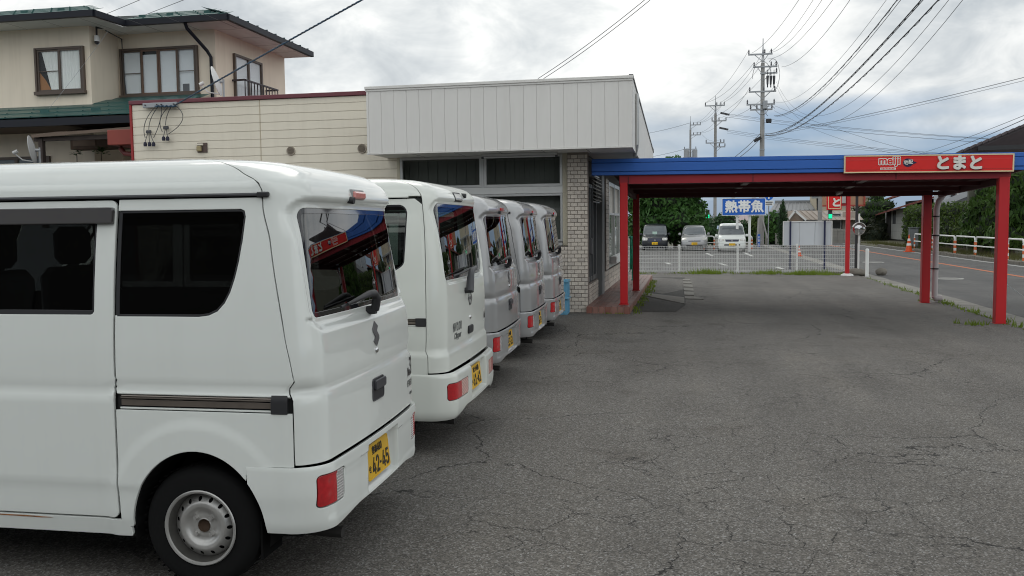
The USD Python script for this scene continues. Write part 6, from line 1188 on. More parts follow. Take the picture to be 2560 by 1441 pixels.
# ------------------------------------------------------------------ small cars parked beyond the fence, facing the camera
KC = {'boxy': [(.20, .20, .05, -.05, -3.33, .18, .16), (.42, .42, .01, -.03, -3.39, .18, .16), (.72, .72, .0, -.04, -3.36, .18, .16), (.84, .84, .01, -.05, -3.28, .2, .18), (.95, .95, .02, -.06, -3.0, .22, .2), (1.0, 1.0, .03, -.06, -2.72, .2, .18), (1.3, 1.3, .06, -.09, -2.52, .16, .14), (1.56, 1.56, .10, -.14, -2.33, .16, .14), (1.64, 1.64, .13, -.2, -2.2, .18, .15), (1.72, 1.69, .22, -.35, -2.0, .2, .16), (1.95, 1.72, .45, -.7, -1.8, .2, .16), (2.15, 1.725, .64, -1.1, -1.5, .1, .09)],
      'round': [(.20, .20, .05, -.05, -3.30, .26, .24), (.42, .42, .01, -.03, -3.39, .26, .24), (.66, .66, .0, -.04, -3.35, .28, .26), (.80, .80, .01, -.05, -3.2, .3, .28), (.93, .93, .03, -.06, -2.9, .3, .28), (1.0, 1.0, .05, -.06, -2.68, .26, .24), (1.25, 1.25, .10, -.12, -2.4, .22, .2), (1.46, 1.46, .16, -.2, -2.15, .22, .2), (1.53, 1.53, .20, -.3, -2.0, .24, .2), (1.62, 1.585, .30, -.5, -1.8, .24, .2), (1.9, 1.61, .5, -.9, -1.6, .2, .14), (2.1, 1.615, .64, -1.1, -1.45, .1, .09)],
      'cab': [(.20, .20, .05, -.05, -3.34, .2, .18), (.42, .42, .01, -.03, -3.39, .2, .18), (.72, .72, .0, -.04, -3.37, .2, .18), (.90, .90, .01, -.05, -3.30, .22, .2), (1.02, 1.02, .025, -.06, -3.12, .2, .18), (1.1, 1.1, .035, -.06, -3.02, .18, .16), (1.4, 1.4, .07, -.1, -2.80, .17, .15), (1.66, 1.66, .11, -.15, -2.58, .17, .15), (1.74, 1.74, .14, -.22, -2.46, .18, .16), (1.82, 1.79, .22, -.36, -2.25, .2, .17), (2.05, 1.82, .45, -.7, -1.95, .2, .16), (2.25, 1.825, .64, -1.1, -1.6, .1, .09)]}
def make_car(label, loc, rz, kind, paint, num):
    car = thing('parked_car', label, 'car', loc, rz, 'small cars parked beyond the fence'); sh = Shell(KC[kind], bulge=.05)
    hwC = lambda t: float(sh.W / 2 - sh.ys(t) - sh.ry(t) + sh.C)
    z0, z1 = {'boxy': (1.01, 1.56), 'round': (1.0, 1.47), 'cab': (1.09, 1.66)}[kind]
    tw = np.linspace(z0, z1, 14); win = Polygon([(-hwC(t) + .09, t) for t in tw] + [(hwC(t) - .09, t) for t in tw[::-1]]).buffer(-.05).buffer(.05)
    tf = np.linspace(.22, sh.T - .01, 50); body = Polygon([(-hwC(t) - (.62 if t < 1.0 else .0), t) for t in tf] + [(hwC(t) + (.62 if t < 1.0 else .0), t) for t in tf[::-1]]).buffer(0)
    hood_t = z0 - .03
    arch = [Polygon([(s * (hwC(.5) + .38) + .30 * math.cos(a), .25 + .33 * math.sin(a)) for a in np.linspace(0, PI, 24)]) for s in (-1, 1)]
    bmp = body.intersection(sbox(-2, .2, 2, .56)).difference(arch[0]).difference(arch[1]); hood = body.intersection(sbox(-2, .568, 2, hood_t)).difference(arch[0]).difference(arch[1]); top = body.intersection(sbox(-2, hood_t + .008, 2, 9)).difference(win)
    K = dict(e=-1, h=.07)
    shell_part(car, 'bumper', sh, bmp, paint, **K); shell_part(car, 'bonnet', sh, hood, paint, **K); shell_part(car, 'roof', sh, top, paint, **K)
    ws = shell_part(car, 'windscreen', sh, win.buffer(.01), M('car_screen', (.075, .085, .09), .06, 0, 1.0, .3, 2), off=-.004, thick=.003, **K)
    # flanks
    for s in (-1, 1):
        fl = Polygon([(-2.55, .24), (-2.55, 1.0), (-.3, 1.0), (-.2, .24)]); side = sh.side(fl, 1, s); shell_part(car, 'flank', sh, side, paint, h=.12)
        gl = Polygon([(-2.3, 1.01), (-2.05, z1), (-.45, z1), (-.35, 1.01)]); shell_part(car, 'side_glass', sh, sh.side(gl, 1, s), MATS['car_screen'], h=.15)
        steel_wheel(car, -2.83, .09 if s < 0 else 1.385, .268, s, dark=True)
        y = -.02 if s < 0 else 1.495; yy = y + s * .09
        mr = part(car, 'mirror', MB().box(-2.62 + (-.35 if kind == 'cab' else 0), min(y, yy) - .03, .98, -2.50 + (-.35 if kind == 'cab' else 0), max(y, yy) + .03, 1.13, .03), paint if kind != 'boxy' else BLACK_PAINT)
        lp = {'boxy': rrect(-.15, .68, .15, .84, .05), 'round': Polygon([(-.17, .70), (.10, .64), (.20, .80), (.12, .90), (-.10, .84)]), 'cab': rrect(-.16, .70, .15, .83, .05)}[kind]
        lp = affinity.translate(affinity.scale(lp, s, 1, origin=(0, 0)), s * .56, 0); hl = shell_part(car, 'headlamp', sh, lp, M('car_lamp', (.50, .49, .45), .15, .1, 1, .2, 20), off=.006, thick=.012, e=-1, h=.04)
        shell_part(hl, 'reflector', sh, affinity.translate(Point(0, .76).buffer(.045), s * .58, 0), CHROME, off=.010, thick=.006, e=-1, h=.03)
    gr = {'boxy': rrect(-.36, .62, .36, .79, .03), 'round': rrect(-.34, .60, .34, .66, .02), 'cab': Polygon([(-.38, .80), (.38, .80), (.33, .66), (-.33, .66)])}[kind]
    g_ = shell_part(car, 'grille', sh, gr, M('grille_dark', (.02, .022, .045), .35, .2, .4), off=.006, thick=.012, e=-1, h=.05)
    c = sh.S(np.array(0.), np.array(gr.centroid.y), -1, .014); part(g_, 'badge', MB().lathe([(0, .004), (.045, .002), (.05, -.004)], 14, c, 'x'), CHROME)
    shell_part(car, 'air_intake', sh, rrect(-.45, .28, .45, .40, .03) if kind != 'cab' else rrect(-.42, .40, .42, .50, .03), DARK_PLASTIC, off=.006, thick=.012, e=-1, h=.06)
    if kind == 'round': shell_part(car, 'chrome_bar', sh, rrect(-.36, .665, .36, .685, .008), CHROME, off=.010, thick=.010, e=-1, h=.05)
    pz = {'boxy': .50, 'round': .47, 'cab': .47}[kind]; c = sh.S(np.array(0.), np.array(pz), -1, .02); plate(car, c[0], .7375, pz, 0, plate_lines('', None, num), facing=-1)
    w = MB()
    for k in (-1, 1): w.tube([sh.S(np.array(q), np.array(z0 + .03), -1, .01) for q in (k * .05, k * .05 + .5 * k)], .008, 4)
    part(ws, 'wiper', w, DARK_PLASTIC); part(car, 'underbody', MB().box(-3.1, .2, .18, -.2, 1.28, .42), LINER)
    return car
def car_at(px, py): p = onZ(px, py, -.05); return p
for px, py, kind, paint, num, lab in ((1637, 629, 'boxy', BLACK_PAINT, '53-36', 'black boxy kei car with a pale card behind its windscreen'), (1736, 629, 'round', SILVER_PAINT, '18-80', 'rounded silver kei car parked between the black and the white one'), (1830, 631, 'cab', WHITE_PAINT, '52-30', 'flat nosed white kei van parked under the blue sign')):
    p = car_at(px, py); rz = PI / 2 + .02
    off = np.array([-(.7375) * -1 * 0, 0, 0]); lx, ly = -3.38, .7375
    loc = (p[0] - (lx * math.cos(rz) - ly * math.sin(rz)), p[1] - (lx * math.sin(rz) + ly * math.cos(rz)), -.048)
    c = make_car(lab, loc, rz, kind, paint, num); UsdGeom.Xformable(stage.GetPrimAtPath(c)).AddScaleOp().Set(Gf.Vec3f(1, 1, .86 if kind == 'cab' else .92))
    if kind == 'boxy': part(c, 'card', MB().box(-2.72, .62, 1.06, -2.715, .88, 1.22), M('pale_card', (.45, .60, .52), .7))
# ------------------------------------------------------------------ utility poles
def insul(parent, p, h=.28, r=.06): part(parent, 'insulator', MB().lathe([(0, 0), (r * .5, 0), (r, h * .25), (r * .6, h * .45), (r * .9, h * .6), (r * .4, h), (0, h)], 8, p), M('insulator_grey', (.12, .12, .13), .4))
def pole_at(name_label, px, ybase, Y, ptop, r0, r1, arms, extras=None, loc=None, height=None, group='concrete utility poles along the street'):
    if loc is None: b = onY(px, ybase, Y); loc = (b[0], Y, -.15); ztop = onY(*ptop, Y)[2] + .15
    else: ztop = height
    t = thing('utility_pole', name_label, 'utility pole', loc, 0, group)
    part(t, 'shaft', MB().tube([(0, 0, 0), (0, 0, ztop * .5), (0, 0, ztop - 1.6 * (ztop > 8))], [r0, (r0 + r1) / 2, r1], 14), POLE_CON, smooth=50)
    if ztop > 8: part(t, 'top_bracket', MB().cyl((0, 0, ztop - 1.7), (0, 0, ztop), .05, .03, 6).bar((-.10, 0, ztop - 1.7), (0, 0, ztop - .3), .03).bar((.10, 0, ztop - 1.7), (0, 0, ztop - .3), .03), GALV)
    out = []
    for x0, x1, z, ins in arms:
        a = part(t, 'cross_arm', MB().box(x0, -.16, z - .05, x1, -.08, z + .05).bar((x0 * .6, -.12, z), (0, -.12, z - .5), .04).bar((x1 * .6, -.12, z), (0, -.12, z - .5), .04), GALV)
        for i in ins: insul(a, (i, -.12, z + .05)); out.append((loc[0] + i, loc[1] - .12, loc[2] + z + .30))
    for k in range(3): part(t, 'band', MB().cyl((0, 0, ztop * (.3 + .17 * k)), (0, 0, ztop * (.3 + .17 * k) + .06), r0 * .95, n=14), GALV)
    return t, out, loc
YA = 61.0
def armpx(base, Y, l, r, y, ins): a, c = onY(l, y, Y), onY(r, y, Y); return (a[0] - base[0], c[0] - base[0], (a[2] + c[2]) / 2 + .15, [(a[0] - base[0]) + (c[0] - a[0]) * i for i in ins])
bA = onY(1903, 612, YA)
PA, outA, locA = pole_at('tallest concrete utility pole with several cross arms, nearest along the road', 1903, 612, YA, (1899, 97), .185, .12,
    [armpx(bA, YA, 1870, 1931, 137, (.03, .68, .95)), armpx(bA, YA, 1882, 1943, 168, (.05, .75, .95)), armpx(bA, YA, 1900, 1943, 184, (.95,)), armpx(bA, YA, 1872, 1940, 230, (.03, .55, .95)), armpx(bA, YA, 1866, 1937, 262, (.03, .97)), armpx(bA, YA, 1875, 1931, 275, (.02, .3, .7, .97))])
def prel(px, py, loc, Y): p = onY(px, py, Y); return np.array([p[0] - loc[0], -.3, p[2] - loc[2]])
for px in (1918, 1926, 1934): a = prel(px, 192, locA, YA); part(PA, 'switch', MB().cyl(a, a - [0, 0, .55], .09, .06, 8).cyl(a - [0, 0, .55], a - [0, 0, .75], .04, n=6).cyl(a, a + [0, 0, .4], .02, n=5), M('switch_dark', (.05, .05, .055), .5))
a = prel(1912, 263, locA, YA); part(PA, 'control_box', MB().box(a[0] - .15, -.4, a[2] - .3, a[0] + .15, -.15, a[2] + .25, .03), GALV)
a = prel(1921, 303, locA, YA); part(PA, 'splice_box', MB().box(a[0] - .18, -.35, a[2] - .15, a[0] + .18, -.15, a[2] + .12, .04), DARK_PLASTIC); a = prel(1893, 350, locA, YA); part(PA, 'splice_box', MB().obox(a, (1, 0, .5), (0, 1, 0), (-.5, 0, 1), (.25, .1, .1)), DARK_PLASTIC)
for k, (cx, cy, rx, rz_) in enumerate(((1931, 190, .42, 1.05), (1904, 196, .6, 1.05), (1925, 280, .3, .35))): a = prel(cx, cy, locA, YA); part(PA, 'jumper', MB().tube([a + [rx * math.cos(t), 0, rz_ * math.sin(t)] for t in np.linspace(-1.5 + k, 2.2 + k, 16)], .015, 4), WIRE)
YB = 84.0; bB = onY(1787, 606, YB)
PB, outB, locB = pole_at('middle utility pole of the three, carrying the walk signal', 1787, 606, YB, (1790, 240), .165, .12, [armpx(bB, YB, 1762, 1812, 265, (.03, .6, .8, .97)), armpx(bB, YB, 1779, 1816, 303, (.03, .5, .97)), armpx(bB, YB, 1764, 1811, 358, (.03, .8, .97)), armpx(bB, YB, 1784, 1813, 368, (.5, .97))])
for px, py in ((1812, 286), (1809, 323)): a = prel(px, py, locB, YB); part(PB, 'splice_box', MB().obox(a, (1, 0, -.25), (0, 1, 0), (.25, 0, 1), (.42, .09, .08)), GREY_PLASTIC)
part(PB, 'stripes', MB().cyl((0, 0, .6), (0, 0, 1.0), .172, n=14).cyl((0, 0, 1.2), (0, 0, 1.6), .170, n=14), M('stripe_yellow', (.55, .33, .03), .6))
YC = 108.0; bC = onY(1725, 600, YC)
PC, outC, locC = pole_at('farthest utility pole with two round transformers low on its shaft', 1725, 600, YC, (1726, 291), .16, .11, [armpx(bC, YC, 1726, 1752, 313, (.3, .65, .95)), armpx(bC, YC, 1726, 1752, 338, (.3, .65, .95)), armpx(bC, YC, 1708, 1743, 374, (.1, .9)), armpx(bC, YC, 1708, 1743, 394, ())])
for px in (1716, 1737): a = prel(px, 376, locC, YC); part(PC, 'transformer', MB().cyl(a, a - [0, 0, .9], .30, n=12), GALV)
PD, outD, locD = pole_at('near utility pole outside the view that carries the cables over the yard', 0, 0, 0, None, .19, .13, [(-.9, .9, 12.2, (-.8, .3, .8)), (-.9, .9, 10.6, (-.8, .3, .8)), (-.8, .8, 9.0, (-.7, .7))], loc=(5.14, 8.0, -.15), height=13.5)
part(PD, 'transformer', MB().cyl((-.5, .1, 8.2), (-.5, .1, 9.0), .3, n=12), GALV)
PE, outE, locE = pole_at('utility pole on the far roadside, outside the view to the right', 0, 0, 0, None, .18, .13, [(-.9, .9, 9.5, (-.8, .8))], loc=(17.5, 29.0, -.1), height=11.0)
p = onY(2050, 540, 70.0)
pole_at('short plain concrete pole behind the pale metal roof', 2050, 545, 70.0, (2050, 440), .17, .15, [], group=None)
p = onY(1893, 600, 60.4); t = thing('pole_stay', 'leaning stay pole braced against the tallest utility pole', 'stay'); part(t, 'stay', MB().cyl(onY(1918, 596, 60.7), onY(1906, 548, 60.9), .06, n=8).cyl(onY(1893, 612, 60.5), onY(1897, 546, 60.7), .07, n=8), POLE_CON)
p = onY(1897, 602, 60.2); t = thing('town_sign', 'narrow blue sign strapped low on the tallest pole', 'sign', (p[0], 60.2, 0)); part(t, 'plate', MB().box(-.08, -.05, p[2] - .42, .08, -.03, p[2] + .42), SIGN_BLUE); part(t, 'mark', MB().box(-.04, -.056, p[2] - .08, .04, -.051, p[2] + .08).box(-.03, -.056, p[2] + .15, .03, -.051, p[2] + .3).box(-.03, -.056, p[2] - .33, .03, -.051, p[2] - .18), WHITE); part(t, 'strap', MB().box(-.03, -.03, p[2] - .02, .2, .3, p[2] + .02), GALV)
# ------------------------------------------------------------------ cables
def quadpath(p, m, q, n=40):
    """A smooth sagging line through p, m and q, in the vertical plane they share."""
    p, m, q = (np.asarray(v, float) for v in (p, m, q)); s = np.linalg.norm(m[:2] - p[:2]) / np.linalg.norm(q[:2] - p[:2]); t = np.linspace(0, 1, n)
    L0, L1, L2 = (t - s) * (t - 1) / s, t * (t - 1) / (s * (s - 1)), t * (t - s) / (1 - s)
    return L0[:, None] * p + L1[:, None] * m + L2[:, None] * q
def cable(path, r, label, group, mat=WIRE, wrap=0):
    r = r * .62; wrap = wrap * .6
    b = MB().tube(path, r, 5, cap=False)
    if wrap:
        t = np.linspace(0, 1, 420); idx = t * (len(path) - 1); pts = np.stack([np.interp(idx, np.arange(len(path)), path[:, k]) for k in range(3)], -1); a = t * wrap * 2 * PI
        b.tube(pts + np.stack([np.cos(a) * r * 1.3, np.zeros_like(a), np.sin(a) * r * 1.3 - r * 1.1], -1), r * .5, 4, cap=False)
    return single('power_cable', b, mat, label, 'cable', group)
def through(px, py, p, q):
    """The point of the vertical plane through p and q that the photograph shows at px, py."""
    n = np.array([-(q[1] - p[1]), q[0] - p[0]]); d = ray(px, py); s = (n @ np.array(p[:2])) / (n @ d[:2]); return d * s + [0, 0, CAM_H]
ORD = ['leftmost', 'second from left', 'third from left', 'fourth from left', 'fifth from left', 'sixth from left', 'seventh from left', 'eighth from left', 'ninth from left']
CN = {}
def nth(k): CN[k] = CN.get(k, -1) + 1; return ORD[CN[k]]
LEN = 'high cables running from the tallest pole over the road'
for (ax, ay), (ex, ey), zd, r, wr, lab in (((1880, 133), (1997, 0), 12.4, .016, 0, LEN), ((1930, 128), (2033, 0), 12.4, .016, 0, LEN), ((1931, 131), (2055, 0), 12.3, .016, 0, LEN), ((1919, 148), (2082, 0), 10.9, .016, 0, LEN), ((1954, 168), (2125, 0), 10.8, .016, 0, LEN),
    ((1937, 255), (2216, 0), 9.3, .010, 0, None), ((1935, 290), (2243, 0), 8.6, .022, 60, None), ((1940, 292), (2252, 0), 8.5, .014, 0, None), ((1913, 335), (2303, 0), 7.6, .024, 70, None), ((1914, 340), (2308, 0), 7.5, .016, 0, None), ((1913, 338), (2346, 0), 7.1, .024, 90, None), ((1941, 205), (2372, 0), 8.2, .010, 0, None), ((1943, 220), (2407, 0), 7.9, .010, 0, None)):
    a = onY(ax, ay, YA - .1); d = np.array([5.14, 8.0, zd]); m = through(ex, ey, a, d); k = (m[1] - a[1]) / (d[1] - a[1])
    cable(quadpath(a, m, d), r, nth('b') + ' of the lower cables sweeping to the upper right' if lab is None else nth('h') + ' of the thin high cables rising to the top edge', 'lower bundled cables from the tallest pole' if lab is None else LEN, WIRE, wr)
for (ax, ay), (ex, ey), ye, r, lab in (((1914, 336), (2560, 194), 38.0, .020, 'thick cable crossing the sky to the right edge'), ((1914, 340), (2560, 202), 38.0, .013, 'thinner cable just below the thick one to the right edge')):
    a = onY(ax, ay, YA); m = onY(ex, ey, ye); cable(quadpath(a, m, m + (m - a) * .35 + [0, 0, .25]), r, lab, None)
RG = 'cables crossing low from left to right above the canopy'
for (ax, ay), (ex, ey), ya, ye, r in (((1818, 285), (2483, 343), 84, 58, .020), ((1818, 288), (2440, 342), 84, 58, .014), ((1818, 293), (2460, 352), 84, 58, .020), ((1818, 325), (2379, 381), 84, 60, .018), ((1818, 329), (2380, 384), 84, 60, .016), ((1818, 333), (2350, 386), 84, 60, .014), ((1937, 265), (2320, 383), 61, 50, .013), ((1935, 277), (2180, 366), 61, 50, .011)):
    a, e = onY(ax, ay, ya), onY(ex, ey, ye); cable(sagline(a, a + (e - a) * 1.15, .25, 24), r, nth('r').replace('leftmost', 'topmost').replace('left', 'the top') + ' of the low cables slanting right behind the red sign', RG)
for (ax, ay), (ex, ey), r, lab in (((2305, 383), (2560, 282), .016, 'upper of two cables rising to the right edge beside the dark roof'), ((2350, 383), (2560, 292), .022, 'lower thick cable of the two beside the dark roof')):
    a, e = onY(ax, ay, 55), onY(ex, ey, 33); cable(sagline(a, a + (e - a) * 1.4, .12, 20), r, lab, None)
CG = 'cables strung between the three utility poles'
for i, j in ((0, 0), (1, 2), (2, 3), (3, 0), (5, 4), (7, 5), (9, 6)):
    cable(sagline(outA[min(i, len(outA) - 1)], outB[min(j, len(outB) - 1)], .5, 16), .017, nth('c') + ' of the cables between the tallest and the middle pole', CG)
for i, j in ((1, 0), (2, 1), (3, 2), (5, 3), (6, 4), (8, 5)):
    cable(sagline(outB[min(i, len(outB) - 1)], outC[min(j, len(outC) - 1)], .5, 16), .016, nth('d') + ' of the cables between the middle and the farthest pole', 'cables to the farthest pole')
for (ax, ay), (ex, ey), lab in (((1900, 335), (1830, 396), 'thick cable dropping left from the tallest pole'), ((1898, 350), (1842, 396), 'second cable dropping left from the tallest pole')): a, e = onY(ax, ay, YA), onY(ex, ey, 50.0); cable(sagline(a, a + (e - a) * 1.2, .1, 12), .03, lab, None)
for (ax, ay), (ex, ey), lab in (((1724, 308), (1610, 330), 'faint cable left of the farthest pole, upper one'), ((1724, 370), (1610, 390), 'faint cable left of the farthest pole, lower one')): a, e = onY(ax, ay, YC), onY(ex, ey, 120.0); cable(sagline(a, a + (e - a) * 1.8, .3, 14), .03, lab, None)
d = np.array([5.14, 8.0, 9.0])
for k, px in enumerate((1345, 1359)):
    a = onY(px, 197, 16.3); dd = d + [0, k * .12, k * .05]; cable(quadpath(a, through(1612 + 14 * k, 0, a, dd), dd), .009, ('left' if k == 0 else 'right') + ' one of two thin cables rising from the shop roof', None)
a = onY(436, 264, WY - .14); d = np.array([5.1, 8.0, 7.2]); pth = quadpath(a, through(905, 0, a, d), d, 60)
tw = thing('service_cable', 'twisted blue black service cable rising from the shop wall bracket', 'cable')
for k in range(3):
    t = np.linspace(0, 1, 500); idx = t * 59; pts = np.stack([np.interp(idx, np.arange(60), pth[:, c]) for c in range(3)], -1); an = t * 2 * PI * 55 + k * 2 * PI / 3
    part(tw, 'strand', MB().tube(pts + np.stack([np.cos(an), np.sin(an) * .5, np.sin(an)], -1) * .010, .0085, 5, cap=False), WIRE_BLUE if k != 1 else WIRE, smooth=True)
for (ax, ay), (ex, ey), lab in (((262, 37), (350, 0), 'thin cable leaving the house eave at the top left'), ((362, 38), (460, 0), 'thin cable above the middle of the house roof')):
    a = onY(ax, ay, 17.8); e = onY(ex, ey, 15.0); cable(sagline(a, a + (e - a) * 3, -.0, 10), .009, lab, None)
a, e = onY(270, 78, 17.3), onY(122, 272, 16.3); cable(sagline(a, e, .03, 10), .005, 'thin grey wire slanting across the left house wall', None, GALV)
# walk signals
def signal(px, py, Y, label, w=.34):
    p = onY(px, py, Y); t = thing('walk_signal', label, 'traffic signal', p, 0)
    part(t, 'case', MB().box(-w / 2, 0, -.40, w / 2, .22, .40, .03), M('signal_case', (.10, .10, .10), .5)); part(t, 'hood', MB().box(-w / 2, -.14, .36, w / 2, 0, .39).box(-w / 2, -.14, -.02, w / 2, 0, .01), MATS['signal_case'])
    part(t, 'red_lamp', MB().box(-w * .4, -.008, .06, w * .4, 0, .33), M('signal_off', (.03, .012, .012), .4)); part(t, 'green_lamp', MB().box(-w * .42, -.008, -.35, w * .42, 0, -.05, .003), emit('signal_green', (.02, 1.0, .42), 1.1)); part(t, 'arm', MB().bar((w / 2, .1, -.2), (w / 2 + .5, .1, -.2), .06), GALV)
signal(1769, 536, 82.0, 'green walk signal on the middle pole', .36); signal(2076, 534, 66.0, 'green walk signal below the small red sign', .28)
# ------------------------------------------------------------------ trees, hedges, grass
LEAF_DARK = leaf('leaf_dark', [(0.023, 0.055, 0.023), (0.041, 0.094, 0.030), (0.074, 0.139, 0.041), (0.131, 0.205, 0.065)])
LEAF_MID = leaf('leaf_mid', [(0.030, 0.084, 0.022), (0.062, 0.147, 0.030), (0.115, 0.220, 0.042), (0.209, 0.313, 0.084)])
LEAF_CONIFER = leaf('leaf_conifer', [(0.024, 0.059, 0.015), (0.059, 0.115, 0.020), (0.122, 0.197, 0.032), (0.197, 0.267, 0.049)])
LEAF_HEDGE = leaf('leaf_hedge', [(0.028, 0.057, 0.012), (0.071, 0.118, 0.019), (0.134, 0.180, 0.028), (0.205, 0.235, 0.046)])
LEAF_BROWN = leaf('leaf_brown', [(0.016, 0.022, 0.011), (0.034, 0.040, 0.019), (0.070, 0.062, 0.031), (0.093, 0.109, 0.046)])
LEAF_YEL = leaf('leaf_yellow', [(0.046, 0.093, 0.019), (0.109, 0.155, 0.031), (0.186, 0.202, 0.039)])
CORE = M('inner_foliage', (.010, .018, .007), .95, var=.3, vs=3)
def leaves(clumps, n, size, rs, up=0.0, asp=.45, surf=.72):
    """Leaf-sized faces through the outer part of each clump (centre, radii)."""
    r = np.random.default_rng(rs); vol = np.array([np.prod(np.asarray(c[1]) ** (2 / 3)) for c in clumps]); cnt = np.maximum((n * vol / vol.sum()).astype(int), 6); V = []
    for (c, rad), k in zip(clumps, cnt):
        d = r.normal(size=(k, 3)); d /= np.linalg.norm(d, axis=1, keepdims=True); rr = r.uniform(surf, 1.08, k) * (1 + .22 * (meshkit.noise(d * 2.3 + rs, rs) - .5))
        p = np.asarray(c) + d * rr[:, None] * np.asarray(rad)
        a = r.normal(size=(k, 3)) + d * .35 + [0, 0, up]; a /= np.linalg.norm(a, axis=1, keepdims=True); b = np.cross(a, d + r.normal(size=(k, 3)) * .5); b /= np.linalg.norm(b, axis=1, keepdims=True) + 1e-9
        s = size * r.uniform(.6, 1.35, k)[:, None]; V.append(np.stack([p - a * s, p + b * s * asp, p + a * s, p - b * s * asp], 1).reshape(-1, 3))
    v = np.vstack(V); m = len(v) // 4; i = np.arange(m) * 4
    return v, np.vstack([np.stack([i, i + 1, i + 2], -1), np.stack([i, i + 2, i + 3], -1)])
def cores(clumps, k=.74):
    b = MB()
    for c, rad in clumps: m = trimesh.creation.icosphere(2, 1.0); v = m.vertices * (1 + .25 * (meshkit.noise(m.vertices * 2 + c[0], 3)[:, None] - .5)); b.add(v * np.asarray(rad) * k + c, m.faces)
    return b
def blob_clumps(c, rad, n, r0, rs):
    r = np.random.default_rng(rs); out = []
    for k in range(n):
        d = r.normal(size=3); d /= np.linalg.norm(d); q = np.asarray(c) + d * np.asarray(rad) * r.uniform(.35, .85); s = r0 * r.uniform(.7, 1.3); out.append((q, (s, s, s * .8)))
    return out
def tree(name, label, cat, clumps, n, size, mat, trunk=None, limbs=(), rs=1, up=0., asp=.45, group=None, core=.74):
    t = thing(name, label, cat, group=group); part(t, 'crown', leaves(clumps, n, size, rs, up, asp), mat)
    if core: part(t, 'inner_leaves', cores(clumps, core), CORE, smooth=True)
    if trunk is not None: part(t, 'trunk', MB().tube(trunk, np.linspace(.14, .07, len(trunk)), 8), BARK, smooth=True)
    for l in limbs: part(t, 'limb', MB().tube(l, np.linspace(.06, .02, len(l)), 6), BARK)
    return t
def around(px, py, Y): return onY(px, py, Y)
# spreading tree behind the black car
Y = 55.0; c = around(1672, 520, Y); g = onZ(1685, 612, -.05); bx = around(1690, 605, Y)
cl = [(around(px, py, Y + dy), (rx, rx, rx * .75)) for px, py, rx, dy in ((1605, 560, 1.1, 0), (1625, 520, 1.3, 1), (1660, 505, 1.4, -.6), (1700, 510, 1.3, .5), (1640, 560, 1.2, -1), (1690, 555, 1.3, -1.2), (1730, 540, 1.0, 0), (1742, 575, .75, -.4), (1670, 470, 1.4, .8), (1635, 475, 1.2, -.4), (1715, 470, 1.1, .2), (1690, 430, 1.2, 0), (1650, 435, 1.2, .3), (1610, 590, .8, .3), (1700, 588, .7, 0), (1745, 515, .55, .3), (1660, 585, .8, -.6), (1600, 500, 1.1, .6))]
tree('broadleaf_tree', 'spreading dark green broadleaf tree behind the black and silver cars', 'tree', cl, 9000, .17, LEAF_MID, [(bx[0], Y, -.1), (bx[0] - .15, Y, 1.0), (c[0] + .1, Y, 2.2), (c[0], Y, 4.0)], [[(bx[0] - .1, Y, .9), (around(1640, 540, Y))], [(c[0] + .1, Y, 1.6), around(1725, 530, Y)]], 3, core=.62)
Y = 66.0; tree('pine_bush', 'darker bush standing between the middle pole and the blue sign posts', 'bush', [(around(px, py, Y), (r, r, r * .9)) for px, py, r in ((1800, 575, 1.0), (1815, 560, .9), (1785, 590, .8), (1828, 585, .8))], 1600, .16, LEAF_DARK, [(around(1808, 600, Y)), around(1808, 570, Y)], rs=5)
Y = 64.0; tree('round_bush', 'small clipped round bush right of the blue sign posts', 'bush', [(around(1860, 578, Y), (.55, .5, .75)), (around(1856, 596, Y), (.5, .5, .5))], 700, .12, LEAF_DARK, [around(1860, 608, Y), around(1860, 580, Y)], rs=6)
tree('yellow_bush', 'yellowish green bush just left of the tallest pole', 'bush', [(around(px, py, Y), (r, r, r * 1.3)) for px, py, r in ((1886, 570, .5), (1882, 590, .5), (1889, 552, .35))], 800, .13, LEAF_YEL, [around(1886, 608, Y), around(1886, 570, Y)], rs=7)
tree('leafy_bush', 'broad mid green bush right of the tallest pole', 'bush', [(around(px, py, Y + 3), (r, r, r)) for px, py, r in ((1922, 570, .9), (1935, 555, .8), (1930, 590, .9), (1915, 590, .7))], 1500, .15, LEAF_MID, [around(1928, 608, Y + 3), around(1928, 570, Y + 3)], rs=8)
Y = 58.0; tree('cypress', 'narrow dark columnar cypress beside the blank white board', 'tree', [(around(1957, py, Y), (r, r, .55)) for py, r in ((596, .34), (580, .36), (562, .36), (545, .32), (530, .24), (520, .13))], 1500, .10, LEAF_DARK, [around(1957, 612, Y), around(1957, 570, Y)], rs=9, up=1.2, asp=.3)
single('far_trees', leaves([((x, 128 + 6 * math.sin(x), .6), (5, 3, 1.5 + .7 * math.sin(x * 1.7))) for x in np.arange(-40, 34, 4.5)], 9000, .38, 12), LEAF_DARK, 'distant line of dark trees low on the horizon', 'trees', kind='stuff')
single('far_tree_mass', cores([((x, 130, .4), (5, 3, 1.5)) for x in np.arange(-40, 34, 4.5)], .9), CORE, 'shaded inside of the distant tree line', 'trees', kind='stuff')
